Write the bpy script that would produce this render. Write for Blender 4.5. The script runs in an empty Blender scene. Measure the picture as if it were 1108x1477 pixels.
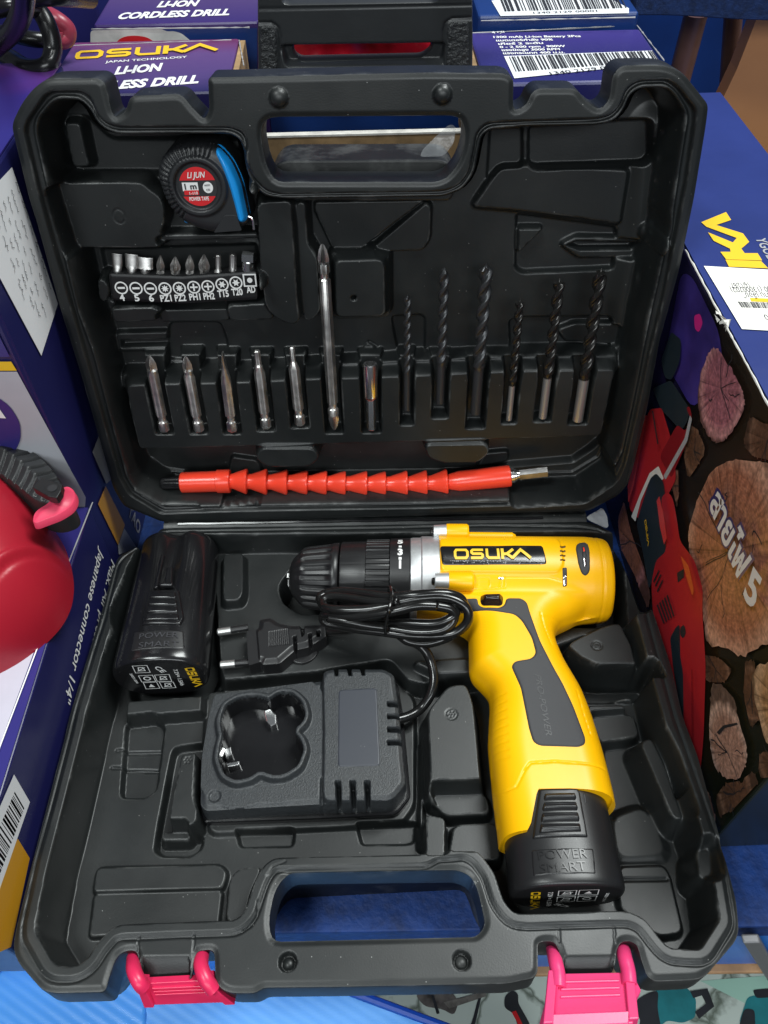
import bpy, math, random
import numpy as np
from mathutils import Matrix, Vector

rng = random.Random(7)
nrng = np.random.default_rng(7)
sc = bpy.context.scene
col = sc.collection
A = np.array

# ------------------------------------------------------------------ camera
CAM = A([0.00724, -0.29181, 0.35281])
PITCH, YAW, ROLL, FPX = 0.85615, -0.00173, -0.0159, 1144.8
CX, CY, PW, PH = 554.0, 738.5, 1108, 1477
_f = A([math.sin(YAW)*math.cos(PITCH), math.cos(YAW)*math.cos(PITCH), -math.sin(PITCH)])
_r = np.cross(_f, [0, 0, 1]); _r /= np.linalg.norm(_r)
_u = np.cross(_r, _f)
CR = _r*math.cos(ROLL) + _u*math.sin(ROLL)
CU = -_r*math.sin(ROLL) + _u*math.cos(ROLL)
CF = _f
cd = bpy.data.cameras.new('camera')
cd.sensor_fit = 'VERTICAL'; cd.sensor_height = 36.0
cd.lens = FPX/PH*36.0
cd.clip_start = 0.01; cd.clip_end = 50
cam = bpy.data.objects.new('camera', cd); col.objects.link(cam)
M = np.eye(4); M[:3, 0] = CR; M[:3, 1] = CU; M[:3, 2] = -CF; M[:3, 3] = CAM
cam.matrix_world = Matrix(M.tolist())
sc.camera = cam

# ------------------------------------------------------------------ light
w = bpy.data.worlds.new('World'); sc.world = w; w.use_nodes = True
bgn = w.node_tree.nodes['Background']
bgn.inputs[0].default_value = (0.80, 0.88, 1.0, 1); bgn.inputs[1].default_value = 0.08

def area(name, loc, target, sx, sy, power, color):
    l = bpy.data.lights.new(name, 'AREA'); l.shape = 'RECTANGLE'; l.size = sx; l.size_y = sy
    l.energy = power; l.color = color
    o = bpy.data.objects.new(name, l); col.objects.link(o)
    o.location = loc
    d = Vector(target) - Vector(loc)
    o.rotation_euler = d.to_track_quat('-Z', 'Y').to_euler()
    return o
area('ceiling_tube_lamp', (-0.62, -0.62, 1.75), (0, -0.05, 0), 0.45, 0.30, 16.5, (0.94, 1.0, 0.99))
area('ceiling_panel_lamp', (0.80, 0.42, 1.9), (0.0, 0.0, 0), 0.70, 0.85, 48, (0.95, 1.0, 0.985))
area('shop_front_lamp', (0.1, -1.45, 1.0), (0, 0.0, 0.12), 1.5, 0.4, 15, (0.92, 0.98, 1.0))

sc.view_settings.view_transform = 'Standard'
sc.view_settings.look = 'None'
sc.view_settings.exposure = 0.0
sc.view_settings.gamma = 1.0
try: sc.view_settings.use_curve_mapping = False
except Exception: pass
try:
    sc.cycles.use_denoising = True
    sc.cycles.max_bounces = 8
except Exception: pass

# ------------------------------------------------------------------ frames
def ray(x, y):
    return CF + CR*((x-CX)/FPX) + CU*((CY-y)/FPX)

class Frame:
    """A local coordinate system (origin, u, v, n); px() puts a pixel of the photo onto its plane n = h."""
    def __init__(s, o, U, V):
        s.o = A(o, float); s.U = A(U, float)/np.linalg.norm(U)
        V = A(V, float); V = V - s.U*(V @ s.U); s.V = V/np.linalg.norm(V)
        s.N = np.cross(s.U, s.V)
    def px(s, x, y, h=0.0):
        d = ray(x, y); t = ((s.o + s.N*h - CAM) @ s.N)/(d @ s.N)
        P = CAM + d*t - s.o
        return (float(P @ s.U), float(P @ s.V))
    def P(s, pts, h=0.0):
        return [s.px(p[0], p[1], p[2] if len(p) > 2 else h) for p in pts]
    def p3(s, x, y, h=0.0):
        a = s.px(x, y, h); return A([a[0], a[1], h])
    def world(s, q):
        return s.o + s.U*q[0] + s.V*q[1] + s.N*q[2]
    def sub(s, u, v, h=0.0, ang=0.0):
        c, n = math.cos(ang), math.sin(ang)
        return Frame(s.world((u, v, h)), s.U*c + s.V*n, -s.U*n + s.V*c)
    def mat(s):
        m = np.eye(4); m[:3, 0] = s.U; m[:3, 1] = s.V; m[:3, 2] = s.N; m[:3, 3] = s.o
        return Matrix(m.tolist())

def thing(name, label, cat, frame, group=None):
    o = bpy.data.objects.new(name, None); col.objects.link(o)
    o.empty_display_size = 0.01
    o.matrix_world = frame.mat(); o['label'] = label; o['category'] = cat
    if group: o['group'] = group
    return o

def tag(o, label, cat, frame=None, group=None, kind=None):
    if frame is not None: o.matrix_world = frame.mat()
    if label: o['label'] = label
    if cat: o['category'] = cat
    if group: o['group'] = group
    if kind: o['kind'] = kind
    return o

def mesh(name, V, F, mat, parent=None, sharp=35, smooth=True, loc=None):
    me = bpy.data.meshes.new(name)
    V = np.asarray(V, dtype=float)
    if isinstance(F, np.ndarray) and F.ndim == 2:
        n, k = F.shape
        me.vertices.add(len(V)); me.vertices.foreach_set('co', V.astype(np.float32).ravel())
        me.loops.add(n*k); me.loops.foreach_set('vertex_index', F.astype(np.int32).ravel())
        me.polygons.add(n); me.polygons.foreach_set('loop_start', np.arange(0, n*k, k, dtype=np.int32))
        try: me.polygons.foreach_set('loop_total', np.full(n, k, dtype=np.int32))
        except Exception: pass
        me.update(calc_edges=True)
    else:
        me.from_pydata(V.tolist(), [], [list(f) for f in F]); me.update()
    me.validate()
    if smooth:
        me.polygons.foreach_set('use_smooth', np.ones(len(me.polygons), dtype=bool))
        if sharp:
            me.set_sharp_from_angle(angle=math.radians(sharp))
    me.materials.append(mat)
    o = bpy.data.objects.new(name, me); col.objects.link(o)
    if parent is not None: o.parent = parent
    if loc is not None: o.location = loc
    return o

# ------------------------------------------------------------------ materials
def mat(name, c, rough=0.5, metal=0.0, bump=None, var=0.0, vscale=30, rvar=0.0, spec=0.5, coat=0.0,
        dust=0.0, c2=None, c2scale=20, c2pos=(0.45, 0.6), trans=0.0, alpha=1.0, scratch=0.0, sss=0.0, wear=0.0):
    m = bpy.data.materials.new(name); m.use_nodes = True
    nt = m.node_tree; N = nt.nodes; L = nt.links
    b = N['Principled BSDF']
    b.inputs['Base Color'].default_value = (*c, 1); b.inputs['Roughness'].default_value = rough
    b.inputs['Metallic'].default_value = metal
    b.inputs['Specular IOR Level'].default_value = spec
    if coat: b.inputs['Coat Weight'].default_value = coat; b.inputs['Coat Roughness'].default_value = 0.08
    if trans: b.inputs['Transmission Weight'].default_value = trans
    if alpha < 1: b.inputs['Alpha'].default_value = alpha
    if sss:
        b.inputs['Subsurface Weight'].default_value = sss; b.inputs['Subsurface Radius'].default_value = (0.004, 0.002, 0.001)
        b.inputs['Subsurface Scale'].default_value = 1.0
    tc = N.new('ShaderNodeTexCoord')
    def noise(scale, detail=3, rough_=0.55):
        n = N.new('ShaderNodeTexNoise'); n.inputs['Scale'].default_value = scale
        n.inputs['Detail'].default_value = detail; n.inputs['Roughness'].default_value = rough_
        L.new(tc.outputs['Object'], n.inputs['Vector']); return n
    cur = None
    def mix(fac, ca, cb):
        x = N.new('ShaderNodeMix'); x.data_type = 'RGBA'
        if isinstance(fac, float): x.inputs[0].default_value = fac
        else: L.new(fac, x.inputs[0])
        for i, cc in ((6, ca), (7, cb)):
            if isinstance(cc, tuple): x.inputs[i].default_value = (*cc, 1)
            else: L.new(cc, x.inputs[i])
        return x.outputs[2]
    def ramp(src, a, b_):
        r = N.new('ShaderNodeMapRange'); r.inputs[1].default_value = a; r.inputs[2].default_value = b_
        L.new(src, r.inputs[0]); return r.outputs[0]
    if c2 is not None:
        cur = mix(ramp(noise(c2scale, 4).outputs['Fac'], *c2pos), tuple(c), tuple(c2))
    if var:
        n = noise(vscale, 5)
        lo = tuple(max(0, x*(1-var)) for x in c); hi = tuple(x*(1+var) for x in c)
        v = mix(ramp(n.outputs['Fac'], 0.3, 0.7), lo, hi)
        cur = v if cur is None else mix(0.5, cur, v)
    if dust:
        vo = N.new('ShaderNodeTexVoronoi'); vo.inputs['Scale'].default_value = 330
        L.new(tc.outputs['Object'], vo.inputs['Vector'])
        pick = ramp(vo.outputs['Color'], 0.70, 0.74)
        dot = ramp(vo.outputs['Distance'], 0.085, 0.03)
        mu = N.new('ShaderNodeMath'); mu.operation = 'MULTIPLY'; L.new(pick, mu.inputs[0]); L.new(dot, mu.inputs[1])
        m2 = N.new('ShaderNodeMath'); m2.operation = 'MULTIPLY'; L.new(mu.outputs[0], m2.inputs[0]); m2.inputs[1].default_value = dust
        base = cur if cur is not None else tuple(c)
        cur = mix(m2.outputs[0], base, (0.32, 0.32, 0.31))
        film = noise(9, 6, 0.7)
        fm = N.new('ShaderNodeMath'); fm.operation = 'MULTIPLY'; L.new(ramp(film.outputs['Fac'], 0.45, 0.8), fm.inputs[0]); fm.inputs[1].default_value = 0.06*dust
        cur = mix(fm.outputs[0], cur, (0.25, 0.25, 0.24))
    if wear:
        ge = N.new('ShaderNodeNewGeometry'); wn = noise(55, 5, 0.65)
        wm = N.new('ShaderNodeMath'); wm.operation = 'MULTIPLY'
        L.new(ramp(ge.outputs['Pointiness'], 0.515, 0.57), wm.inputs[0]); L.new(ramp(wn.outputs['Fac'], 0.50, 0.66), wm.inputs[1])
        w2 = N.new('ShaderNodeMath'); w2.operation = 'MULTIPLY'; L.new(wm.outputs[0], w2.inputs[0]); w2.inputs[1].default_value = wear
        cur = mix(w2.outputs[0], cur if cur is not None else tuple(c), (0.22, 0.225, 0.22))
    if cur is not None: L.new(cur, b.inputs['Base Color'])
    if rvar:
        n = noise(vscale*0.7, 5)
        r = N.new('ShaderNodeMapRange'); r.inputs[1].default_value = 0.3; r.inputs[2].default_value = 0.7
        r.inputs[3].default_value = max(0.02, rough-rvar); r.inputs[4].default_value = min(1, rough+rvar)
        L.new(n.outputs['Fac'], r.inputs[0]); L.new(r.outputs[0], b.inputs['Roughness'])
    if bump:
        n = noise(bump[0], 3); bp = N.new('ShaderNodeBump'); bp.inputs['Strength'].default_value = bump[1]
        bp.inputs['Distance'].default_value = bump[2] if len(bump) > 2 else 0.0003
        last = bp
        L.new(n.outputs['Fac'], bp.inputs['Height'])
        if scratch:
            mp = N.new('ShaderNodeMapping'); mp.inputs['Scale'].default_value = (40, 900, 40); mp.inputs['Rotation'].default_value = (0, 0, 0.4)
            L.new(tc.outputs['Object'], mp.inputs[0])
            sn = N.new('ShaderNodeTexNoise'); sn.inputs['Scale'].default_value = 1.0; L.new(mp.outputs[0], sn.inputs['Vector'])
            b2 = N.new('ShaderNodeBump'); b2.inputs['Strength'].default_value = scratch; b2.inputs['Distance'].default_value = 0.0002
            L.new(sn.outputs['Fac'], b2.inputs['Height']); L.new(bp.outputs[0], b2.inputs['Normal']); last = b2
        L.new(last.outputs[0], b.inputs['Normal'])
    return m

def grad_mat(name, stops, axis, lo, hi, rough=0.3, noise_amt=0.15, nscale=12, spec=0.5):
    """printed ink that runs from one colour to another across a carton's face (object coordinates)"""
    m = bpy.data.materials.new(name); m.use_nodes = True
    nt = m.node_tree; N = nt.nodes; L = nt.links; b = N['Principled BSDF']
    b.inputs['Roughness'].default_value = rough; b.inputs['Specular IOR Level'].default_value = spec
    tc = N.new('ShaderNodeTexCoord'); sp = N.new('ShaderNodeSeparateXYZ'); L.new(tc.outputs['Object'], sp.inputs[0])
    mr = N.new('ShaderNodeMapRange'); mr.inputs[1].default_value = lo; mr.inputs[2].default_value = hi
    L.new(sp.outputs[axis], mr.inputs[0])
    n = N.new('ShaderNodeTexNoise'); n.inputs['Scale'].default_value = nscale; n.inputs['Detail'].default_value = 2
    L.new(tc.outputs['Object'], n.inputs['Vector'])
    s1 = N.new('ShaderNodeMath'); s1.operation = 'SUBTRACT'; L.new(n.outputs['Fac'], s1.inputs[0]); s1.inputs[1].default_value = 0.5
    s2 = N.new('ShaderNodeMath'); s2.operation = 'MULTIPLY_ADD'; L.new(s1.outputs[0], s2.inputs[0]); s2.inputs[1].default_value = noise_amt*2
    L.new(mr.outputs[0], s2.inputs[2])
    cr = N.new('ShaderNodeValToRGB'); L.new(s2.outputs[0], cr.inputs[0])
    e = cr.color_ramp.elements
    while len(e) < len(stops): e.new(0.5)
    for i, (p, c) in enumerate(stops): e[i].position = p; e[i].color = (*c, 1)
    L.new(cr.outputs[0], b.inputs['Base Color'])
    n2 = N.new('ShaderNodeTexNoise'); n2.inputs['Scale'].default_value = 25; n2.inputs['Detail'].default_value = 4
    L.new(tc.outputs['Object'], n2.inputs['Vector'])
    bp = N.new('ShaderNodeBump'); bp.inputs['Strength'].default_value = 0.25; bp.inputs['Distance'].default_value = 0.0012
    L.new(n2.outputs['Fac'], bp.inputs['Height']); L.new(bp.outputs[0], b.inputs['Normal'])
    return m

MT = {}
MT['shell'] = mat('black_moulded_plastic', (0.0085, 0.0102, 0.0105), 0.415, bump=(1500, 0.20, 0.00018), wear=0.5, var=0.2, vscale=25, rvar=0.06, dust=1.0, scratch=0.0)
MT['gloss_black'] = mat('glossy_black_plastic', (0.008, 0.008, 0.009), 0.17, var=0.2, rvar=0.05, bump=(300, 0.05, 0.0001), dust=0.25)
MT['satin_black'] = mat('satin_black_plastic', (0.011, 0.011, 0.012), 0.36, bump=(1500, 0.15, 0.0001), dust=0.4)
MT['charger'] = mat('grained_charcoal_plastic', (0.024, 0.027, 0.030), 0.40, bump=(1700, 0.6, 0.0003), var=0.35, vscale=900, dust=0.3)
MT['charger_panel'] = mat('smooth_slate_panel', (0.030, 0.034, 0.045), 0.42, bump=(400, 0.04), dust=0.4)
MT['yellow'] = mat('yellow_abs_plastic', (0.92, 0.47, 0.0005), 0.32, spec=0.4, bump=(1400, 0.10, 0.0001), var=0.03, vscale=14, rvar=0.05, dust=0.05)
MT['rubber'] = mat('dark_grey_rubber', (0.033, 0.033, 0.036), 0.62, bump=(2200, 0.3, 0.0001), dust=0.25)
MT['gold'] = mat('gold_print', (0.82, 0.50, 0.015), 0.4)
MT['gold_dark'] = mat('ochre_print', (0.55, 0.26, 0.015), 0.35)
MT['silver'] = mat('cast_silver_metal', (0.62, 0.63, 0.64), 0.42, metal=0.75, bump=(900, 0.2, 0.0001), var=0.08, vscale=400)
MT['steel'] = mat('grey_bit_steel', (0.80, 0.78, 0.75), 0.38, metal=1.0, bump=(900, 0.15, 0.0001), var=0.25, vscale=160, rvar=0.1)
MT['dull_steel'] = mat('dull_grey_steel', (0.42, 0.41, 0.40), 0.40, metal=1.0, bump=(900, 0.2, 0.0001), var=0.25, vscale=200)
MT['chrome'] = mat('polished_chrome', (0.78, 0.78, 0.78), 0.22, metal=1.0)
MT['bright_steel'] = mat('bright_shank_steel', (0.52, 0.52, 0.51), 0.34, metal=0.85, bump=(700, 0.15, 0.0001))
MT['black_steel'] = mat('black_oxide_steel', (0.07, 0.072, 0.076), 0.34, metal=0.7, bump=(900, 0.2, 0.0001))
MT['black_gloss_steel'] = mat('polished_black_steel', (0.05, 0.048, 0.046), 0.2, metal=0.75)
MT['red_flex'] = mat('orange_red_plastic', (0.93, 0.062, 0.028), 0.28, var=0.05, vscale=30, bump=(500, 0.06), sss=0.12)
MT['white_ink'] = mat('white_print', (0.78, 0.78, 0.77), 0.5)
MT['grey_ink'] = mat('grey_print', (0.35, 0.35, 0.36), 0.5)
MT['black_ink'] = mat('black_print', (0.02, 0.02, 0.022), 0.5)
MT['red_ink'] = mat('red_print', (0.62, 0.02, 0.025), 0.35)
MT['paper'] = mat('white_label_paper', (0.72, 0.73, 0.75), 0.6, var=0.04, vscale=18)
MT['cream_paper'] = mat('cream_sticker_paper', (0.85, 0.82, 0.76), 0.55, var=0.03, vscale=18)
MT['tape_blue'] = mat('sky_blue_plastic', (0.012, 0.30, 0.78), 0.28, var=0.04, bump=(400, 0.05))
MT['tape_black'] = mat('black_rubberised_plastic', (0.014, 0.015, 0.017), 0.42, bump=(1800, 0.25, 0.0001), dust=0.3)
MT['strip'] = mat('black_strip_rubber', (0.006, 0.006, 0.007), 0.45, bump=(900, 0.1), dust=0.3)
MT['pink'] = mat('hot_pink_plastic', (0.80, 0.050, 0.19), 0.36, var=0.05, vscale=30, bump=(500, 0.06), sss=0.1)
MT['pink_deep'] = mat('crimson_pink_plastic', (0.68, 0.022, 0.095), 0.35, var=0.05, vscale=30, bump=(500, 0.06))
MT['crimson'] = mat('crimson_tank_plastic', (0.36, 0.008, 0.022), 0.42, var=0.08, vscale=9, bump=(700, 0.12))
MT['ribbed'] = mat('black_ribbed_cap', (0.016, 0.017, 0.018), 0.42, bump=(900, 0.2), dust=0.3)
MT['cord'] = mat('glossy_black_pvc', (0.008, 0.008, 0.008), 0.20, bump=(300, 0.05), rvar=0.05)
MT['film'] = mat('crumpled_clear_film', (0.85, 0.88, 0.90), 0.08, trans=0.0, alpha=0.30, bump=(120, 0.8, 0.002))
MT['table'] = mat('blue_painted_board', (0.005, 0.038, 0.19), 0.66, var=0.45, vscale=60, bump=(220, 0.7, 0.0012), c2=(0.003, 0.020, 0.10), c2scale=150)
MT['fascia'] = mat('bright_blue_board', (0.03, 0.20, 0.68), 0.35, var=0.12, vscale=20)
MT['wood_edge'] = mat('bare_wood_edge', (0.42, 0.24, 0.12), 0.6, var=0.3, vscale=80)
MT['card'] = mat('brown_cardboard', (0.30, 0.19, 0.09), 0.85, var=0.3, vscale=90, bump=(300, 0.4))
MT['card_white'] = mat('torn_white_card', (0.62, 0.60, 0.56), 0.8, var=0.2, vscale=200)
MT['sheet'] = mat('blue_corrugated_plastic', (0.13, 0.40, 0.86), 0.5, var=0.10, vscale=8)
MT['sheet_edge'] = mat('dark_blue_sheet_edge', (0.008, 0.06, 0.36), 0.4)
MT['cloth'] = mat('navy_felt_cloth', (0.006, 0.022, 0.085), 0.9, var=0.4, vscale=200, bump=(500, 0.6, 0.001))
MT['rod'] = mat('brown_table_leg', (0.13, 0.065, 0.05), 0.30, var=0.2, vscale=20)
MT['orange_panel'] = mat('orange_brown_laminate', (0.50, 0.225, 0.085), 0.40, var=0.12, vscale=6)
MT['navy'] = mat('navy_printed_carton', (0.013, 0.014, 0.085), 0.30, var=0.15, vscale=10, bump=(30, 0.25, 0.001))
MT['navy2'] = mat('violet_navy_printed_carton', (0.030, 0.026, 0.165), 0.30, var=0.12, vscale=12, bump=(25, 0.25, 0.0012))
MT['blue_card'] = mat('blue_printed_carton', (0.008, 0.035, 0.16), 0.32, var=0.15, vscale=14)
MT['silver_card'] = mat('silver_grey_print', (0.42, 0.43, 0.47), 0.35, var=0.15, vscale=12)
MT['teal'] = mat('teal_print', (0.015, 0.19, 0.22), 0.5, var=0.2, vscale=60)
MT['dark_ink'] = mat('charcoal_print', (0.022, 0.024, 0.030), 0.45, var=0.3, vscale=40)
MT['saw_red'] = mat('red_saw_print', (0.48, 0.022, 0.030), 0.35, var=0.12, vscale=14)
MT['saw_red_dark'] = mat('dark_red_saw_print', (0.27, 0.010, 0.018), 0.35, var=0.15, vscale=20)
MT['saw_slate'] = mat('slate_saw_print', (0.020, 0.032, 0.042), 0.35, var=0.2, vscale=20)
MT['mint'] = mat('pale_mint_print', (0.36, 0.60, 0.50), 0.5)
MT['led'] = mat('grey_led_lens', (0.10, 0.105, 0.11), 0.15)
MT['red_fabric'] = mat('crimson_folded_plastic', (0.42, 0.006, 0.02), 0.35, var=0.5, vscale=30)

# ------------------------------------------------------------------ geometry helpers
def fillet(poly, r=0.003, k=4):
    P = [A(p[:2], float) for p in poly]; n = len(P); out = []
    for i in range(n):
        a, b, c = P[i-1], P[i], P[(i+1) % n]
        la, lc = np.linalg.norm(a-b), np.linalg.norm(c-b)
        if la < 1e-7 or lc < 1e-7: continue
        d = min(r, la*0.48, lc*0.48)
        p, q = b+(a-b)/la*d, b+(c-b)/lc*d
        for t in np.linspace(0, 1, k):
            out.append(p*(1-t)**2 + b*2*t*(1-t) + q*t*t)
    return np.array(out)

def sdf_pts(poly, x, y):
    d2 = np.full(x.shape, 1e9); ins = np.zeros(x.shape, bool)
    n = len(poly)
    for i in range(n):
        ax, ay = poly[i-1]; bx, by = poly[i]
        ex, ey = bx-ax, by-ay; l2 = ex*ex+ey*ey
        if l2 < 1e-16: continue
        wx, wy = x-ax, y-ay
        t = np.clip((wx*ex+wy*ey)/l2, 0, 1)
        d2 = np.minimum(d2, (wx-ex*t)**2+(wy-ey*t)**2)
        c = ((ay > y) != (by > y))
        with np.errstate(divide='ignore', invalid='ignore'):
            xi = ax + (y-ay)*ex/(ey if ey != 0 else 1e-12)
        ins ^= (c & (x < xi))
    d = np.sqrt(d2)
    return np.where(ins, -d, d)

def S(t):
    t = np.clip(t, 0, 1); return 0.6*t + 0.4*t*t*(3-2*t)

class HF:
    """A fine height field: moulded shapes are pressed into it or raised out of it."""
    def __init__(s, x0, x1, y0, y1, step, h=0.0):
        s.x = np.arange(x0, x1+step, step); s.y = np.arange(y0, y1+step, step); s.step = step
        s.X, s.Y = np.meshgrid(s.x, s.y); s.H = np.full(s.X.shape, float(h))
    def win(s, poly, m):
        lo, hi = poly.min(0)-m, poly.max(0)+m
        i0, i1 = np.searchsorted(s.x, [lo[0], hi[0]]); j0, j1 = np.searchsorted(s.y, [lo[1], hi[1]])
        return slice(max(0, j0-1), j1+1), slice(max(0, i0-1), i1+1)
    def sd(s, poly, m=None):
        poly = np.asarray(poly)[:, :2]
        if m is None: return sdf_pts(poly, s.X, s.Y)
        w = s.win(poly, m); out = np.full(s.X.shape, 1.0)
        out[w] = sdf_pts(poly, s.X[w], s.Y[w]); return out
    def pit(s, poly, h, w=0.003, r=0.003):
        w *= 0.72; poly = fillet(poly, r*0.8); k = s.win(poly, w*2); d = sdf_pts(poly, s.X[k], s.Y[k])
        t = S(-d/w); s.H[k] = s.H[k] + (h-s.H[k])*t
    def pad(s, poly, h, w=0.003, r=0.003, mode='lerp'):
        if not callable(h): w *= 0.72
        poly = fillet(poly, r if callable(h) else r*0.8); k = s.win(poly, w*2); d = sdf_pts(poly, s.X[k], s.Y[k])
        t = S(1-d/w)
        hh = h(s.X[k], s.Y[k]) if callable(h) else h
        new = s.H[k] + (hh-s.H[k])*t
        if mode == 'max': new = np.maximum(s.H[k], new)
        s.H[k] = new
    def groove(s, line, depth, w):
        line = np.asarray(line)[:, :2]; k = s.win(line, w*2); d = np.full(s.X[k].shape, 1e9)
        for a, b in zip(line[:-1], line[1:]):
            e = b-a; l2 = e @ e
            if l2 < 1e-14: continue
            t = np.clip(((s.X[k]-a[0])*e[0]+(s.Y[k]-a[1])*e[1])/l2, 0, 1)
            d = np.minimum(d, np.hypot(s.X[k]-a[0]-e[0]*t, s.Y[k]-a[1]-e[1]*t))
        s.H[k] -= depth*S(1-d/(w/2))
    def dome(s, c, r, h):
        k = s.win(A([c, c], float), r*1.2); d = np.hypot(s.X[k]-c[0], s.Y[k]-c[1])/r
        s.H[k] += h*np.sqrt(np.clip(1-d*d, 0, 1))
    def dimple(s, c, r, depth, w=0.0006):
        k = s.win(A([c, c], float), r*1.3); d = np.hypot(s.X[k]-c[0], s.Y[k]-c[1])-r
        s.H[k] -= depth*S(-d/w)
    def blur(s, n=1):
        for _ in range(n):
            H = np.pad(s.H, 1, mode='edge')
            s.H = (H[1:-1, 1:-1]*2 + H[:-2, 1:-1]+H[2:, 1:-1]+H[1:-1, :-2]+H[1:-1, 2:])/6
    def at(s, x, y):
        fx = np.clip((np.asarray(x)-s.x[0])/s.step, 0, len(s.x)-1.001); fy = np.clip((np.asarray(y)-s.y[0])/s.step, 0, len(s.y)-1.001)
        i, j = fx.astype(int), fy.astype(int); a, b = fx-i, fy-j; H = s.H
        return H[j, i]*(1-a)*(1-b)+H[j, i+1]*a*(1-b)+H[j+1, i]*(1-a)*b+H[j+1, i+1]*a*b
    def faces(s, keep):
        ny, nx = s.X.shape
        idx = np.arange(ny*nx).reshape(ny, nx)
        q = keep[:-1, :-1] & keep[1:, :-1] & keep[:-1, 1:] & keep[1:, 1:]
        F = np.stack([idx[:-1, :-1][q], idx[:-1, 1:][q], idx[1:, 1:][q], idx[1:, :-1][q]], -1)
        used = np.zeros(ny*nx, bool); used[F.ravel()] = True
        remap = np.cumsum(used)-1
        return used, remap[F]
    def build(s, name, mat, parent, sd, hb, w=0.003, sharp=None):
        """solid: the field inside sd < 0, its border exact, with drafted side walls down to hb"""
        X, Y, used, F = s.snapped(sd); Z = s.at(X, Y)
        gy, gx = np.gradient(sd, s.step); g = np.sqrt(gx*gx+gy*gy)+1e-9
        V = np.stack([X.ravel(), Y.ravel(), Z.ravel()], -1)[used]
        G = np.stack([(gx/g).ravel(), (gy/g).ravel()], -1)[used]; n = len(V)
        E = np.concatenate([F[:, [0, 1]], F[:, [1, 2]], F[:, [2, 3]], F[:, [3, 0]]]); key = np.sort(E, axis=1)
        _, inv, cnt = np.unique(key[:, 0].astype(np.int64)*n+key[:, 1], return_inverse=True, return_counts=True)
        bd = E[cnt[inv.ravel()] == 1]; ids = np.unique(bd); rm = np.full(n, -1); rm[ids] = np.arange(len(ids)); m = len(ids)
        rows = [V[ids]]
        for t in (0.06, 1.0):
            W = V[ids].copy(); W[:, :2] += G[ids]*w*0.35*(0.35+0.65*t); W[:, 2] += (hb-W[:, 2])*t; rows.append(W)
        S_ = []
        for r in range(2):
            a, b = n+r*m+rm[bd[:, 1]], n+r*m+rm[bd[:, 0]]; S_.append(np.stack([a, b, b+m, a+m], -1))
        return mesh(name, np.concatenate([V]+rows), np.concatenate([F]+S_), mat, parent, sharp=sharp)
    def snapped(s, sd):
        gy, gx = np.gradient(sd, s.step); g = np.sqrt(gx*gx+gy*gy)+1e-9
        out = sd > 0
        X = np.where(out, s.X-sd*gx/g, s.X); Y = np.where(out, s.Y-sd*gy/g, s.Y)
        ins = ~out
        q = ins[:-1, :-1] | ins[1:, :-1] | ins[:-1, 1:] | ins[1:, 1:]
        ny, nx = s.X.shape; idx = np.arange(ny*nx).reshape(ny, nx)
        F = np.stack([idx[:-1, :-1][q], idx[:-1, 1:][q], idx[1:, 1:][q], idx[1:, :-1][q]], -1)
        used = np.zeros(ny*nx, bool); used[F.ravel()] = True; remap = np.cumsum(used)-1
        return X, Y, used, remap[F]
    def hull(s, name, mat, parent, sd, z0=0.0):
        """the field closed down to z0 exactly along sd = 0"""
        X, Y, used, F = s.snapped(sd)
        Z = np.where(sd >= 0, z0, s.at(X, Y))
        return mesh(name, np.stack([X.ravel(), Y.ravel(), Z.ravel()], -1)[used], F, mat, parent, sharp=None)
    def patch(s, name, mat, parent, poly, off=0.0006, r=0.002, w=0.0008, dip=0.0012, rounded=True):
        """a skin laid over the field inside poly, raised by off with a rolled edge"""
        poly = fillet(poly, r) if rounded else np.asarray(poly)
        sd = s.sd(poly, 0.01)
        X, Y, used, F = s.snapped(sd)
        t = S(-sd/w)
        Z = s.at(X, Y) + (off+dip)*t - dip
        V = np.stack([X.ravel(), Y.ravel(), Z.ravel()], -1)[used]
        return mesh(name, V, F, mat, parent, sharp=None)

def px_on(fr, hf, x, y, z0=0.0, it=30):
    """pixel -> point on a height field, in the frame's own coordinates"""
    z = z0
    for _ in range(it):
        u, v = fr.px(x, y, z); z = z*0.6 + 0.4*float(hf.at(u, v))
    u, v = fr.px(x, y, z); return A([u, v, z])

def ring(c, ax, ref, r, n=24, ph=0.0, fn=None):
    ax = A(ax)/np.linalg.norm(ax); ref = A(ref) - ax*(A(ref) @ ax); ref = ref/np.linalg.norm(ref); b = np.cross(ax, ref)
    th = np.arange(n)*2*math.pi/n
    rr = np.full(n, r) if fn is None else r*fn(th+ph)
    return c + np.outer(rr*np.cos(th), ref) + np.outer(rr*np.sin(th), b)

def rings_mesh(rings, cap0=True, cap1=True):
    n = len(rings[0]); V = np.concatenate(rings); F = []
    for i in range(len(rings)-1):
        for j in range(n):
            k = (j+1) % n
            F.append((i*n+j, i*n+k, (i+1)*n+k, (i+1)*n+j))
    if cap0: F.append(tuple(range(n-1, -1, -1)))
    if cap1: F.append(tuple((len(rings)-1)*n+j for j in range(n)))
    return V, F

def lathe(name, mat, parent, p0, p1, prof, n=32, ref=(0, 0, 1), sharp=30, caps=(True, True), fn=None):
    """prof: list of (s along p0->p1 in metres, radius[, fn(theta)])"""
    p0, p1 = A(p0, float), A(p1, float); ax = (p1-p0)/np.linalg.norm(p1-p0)
    R = []
    for q in prof:
        f = q[2] if len(q) > 2 else fn
        R.append(ring(p0+ax*q[0], ax, ref, q[1], n, 0, f))
    V, F = rings_mesh(R, *caps)
    return mesh(name, V, F, mat, parent, sharp=sharp)

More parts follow.
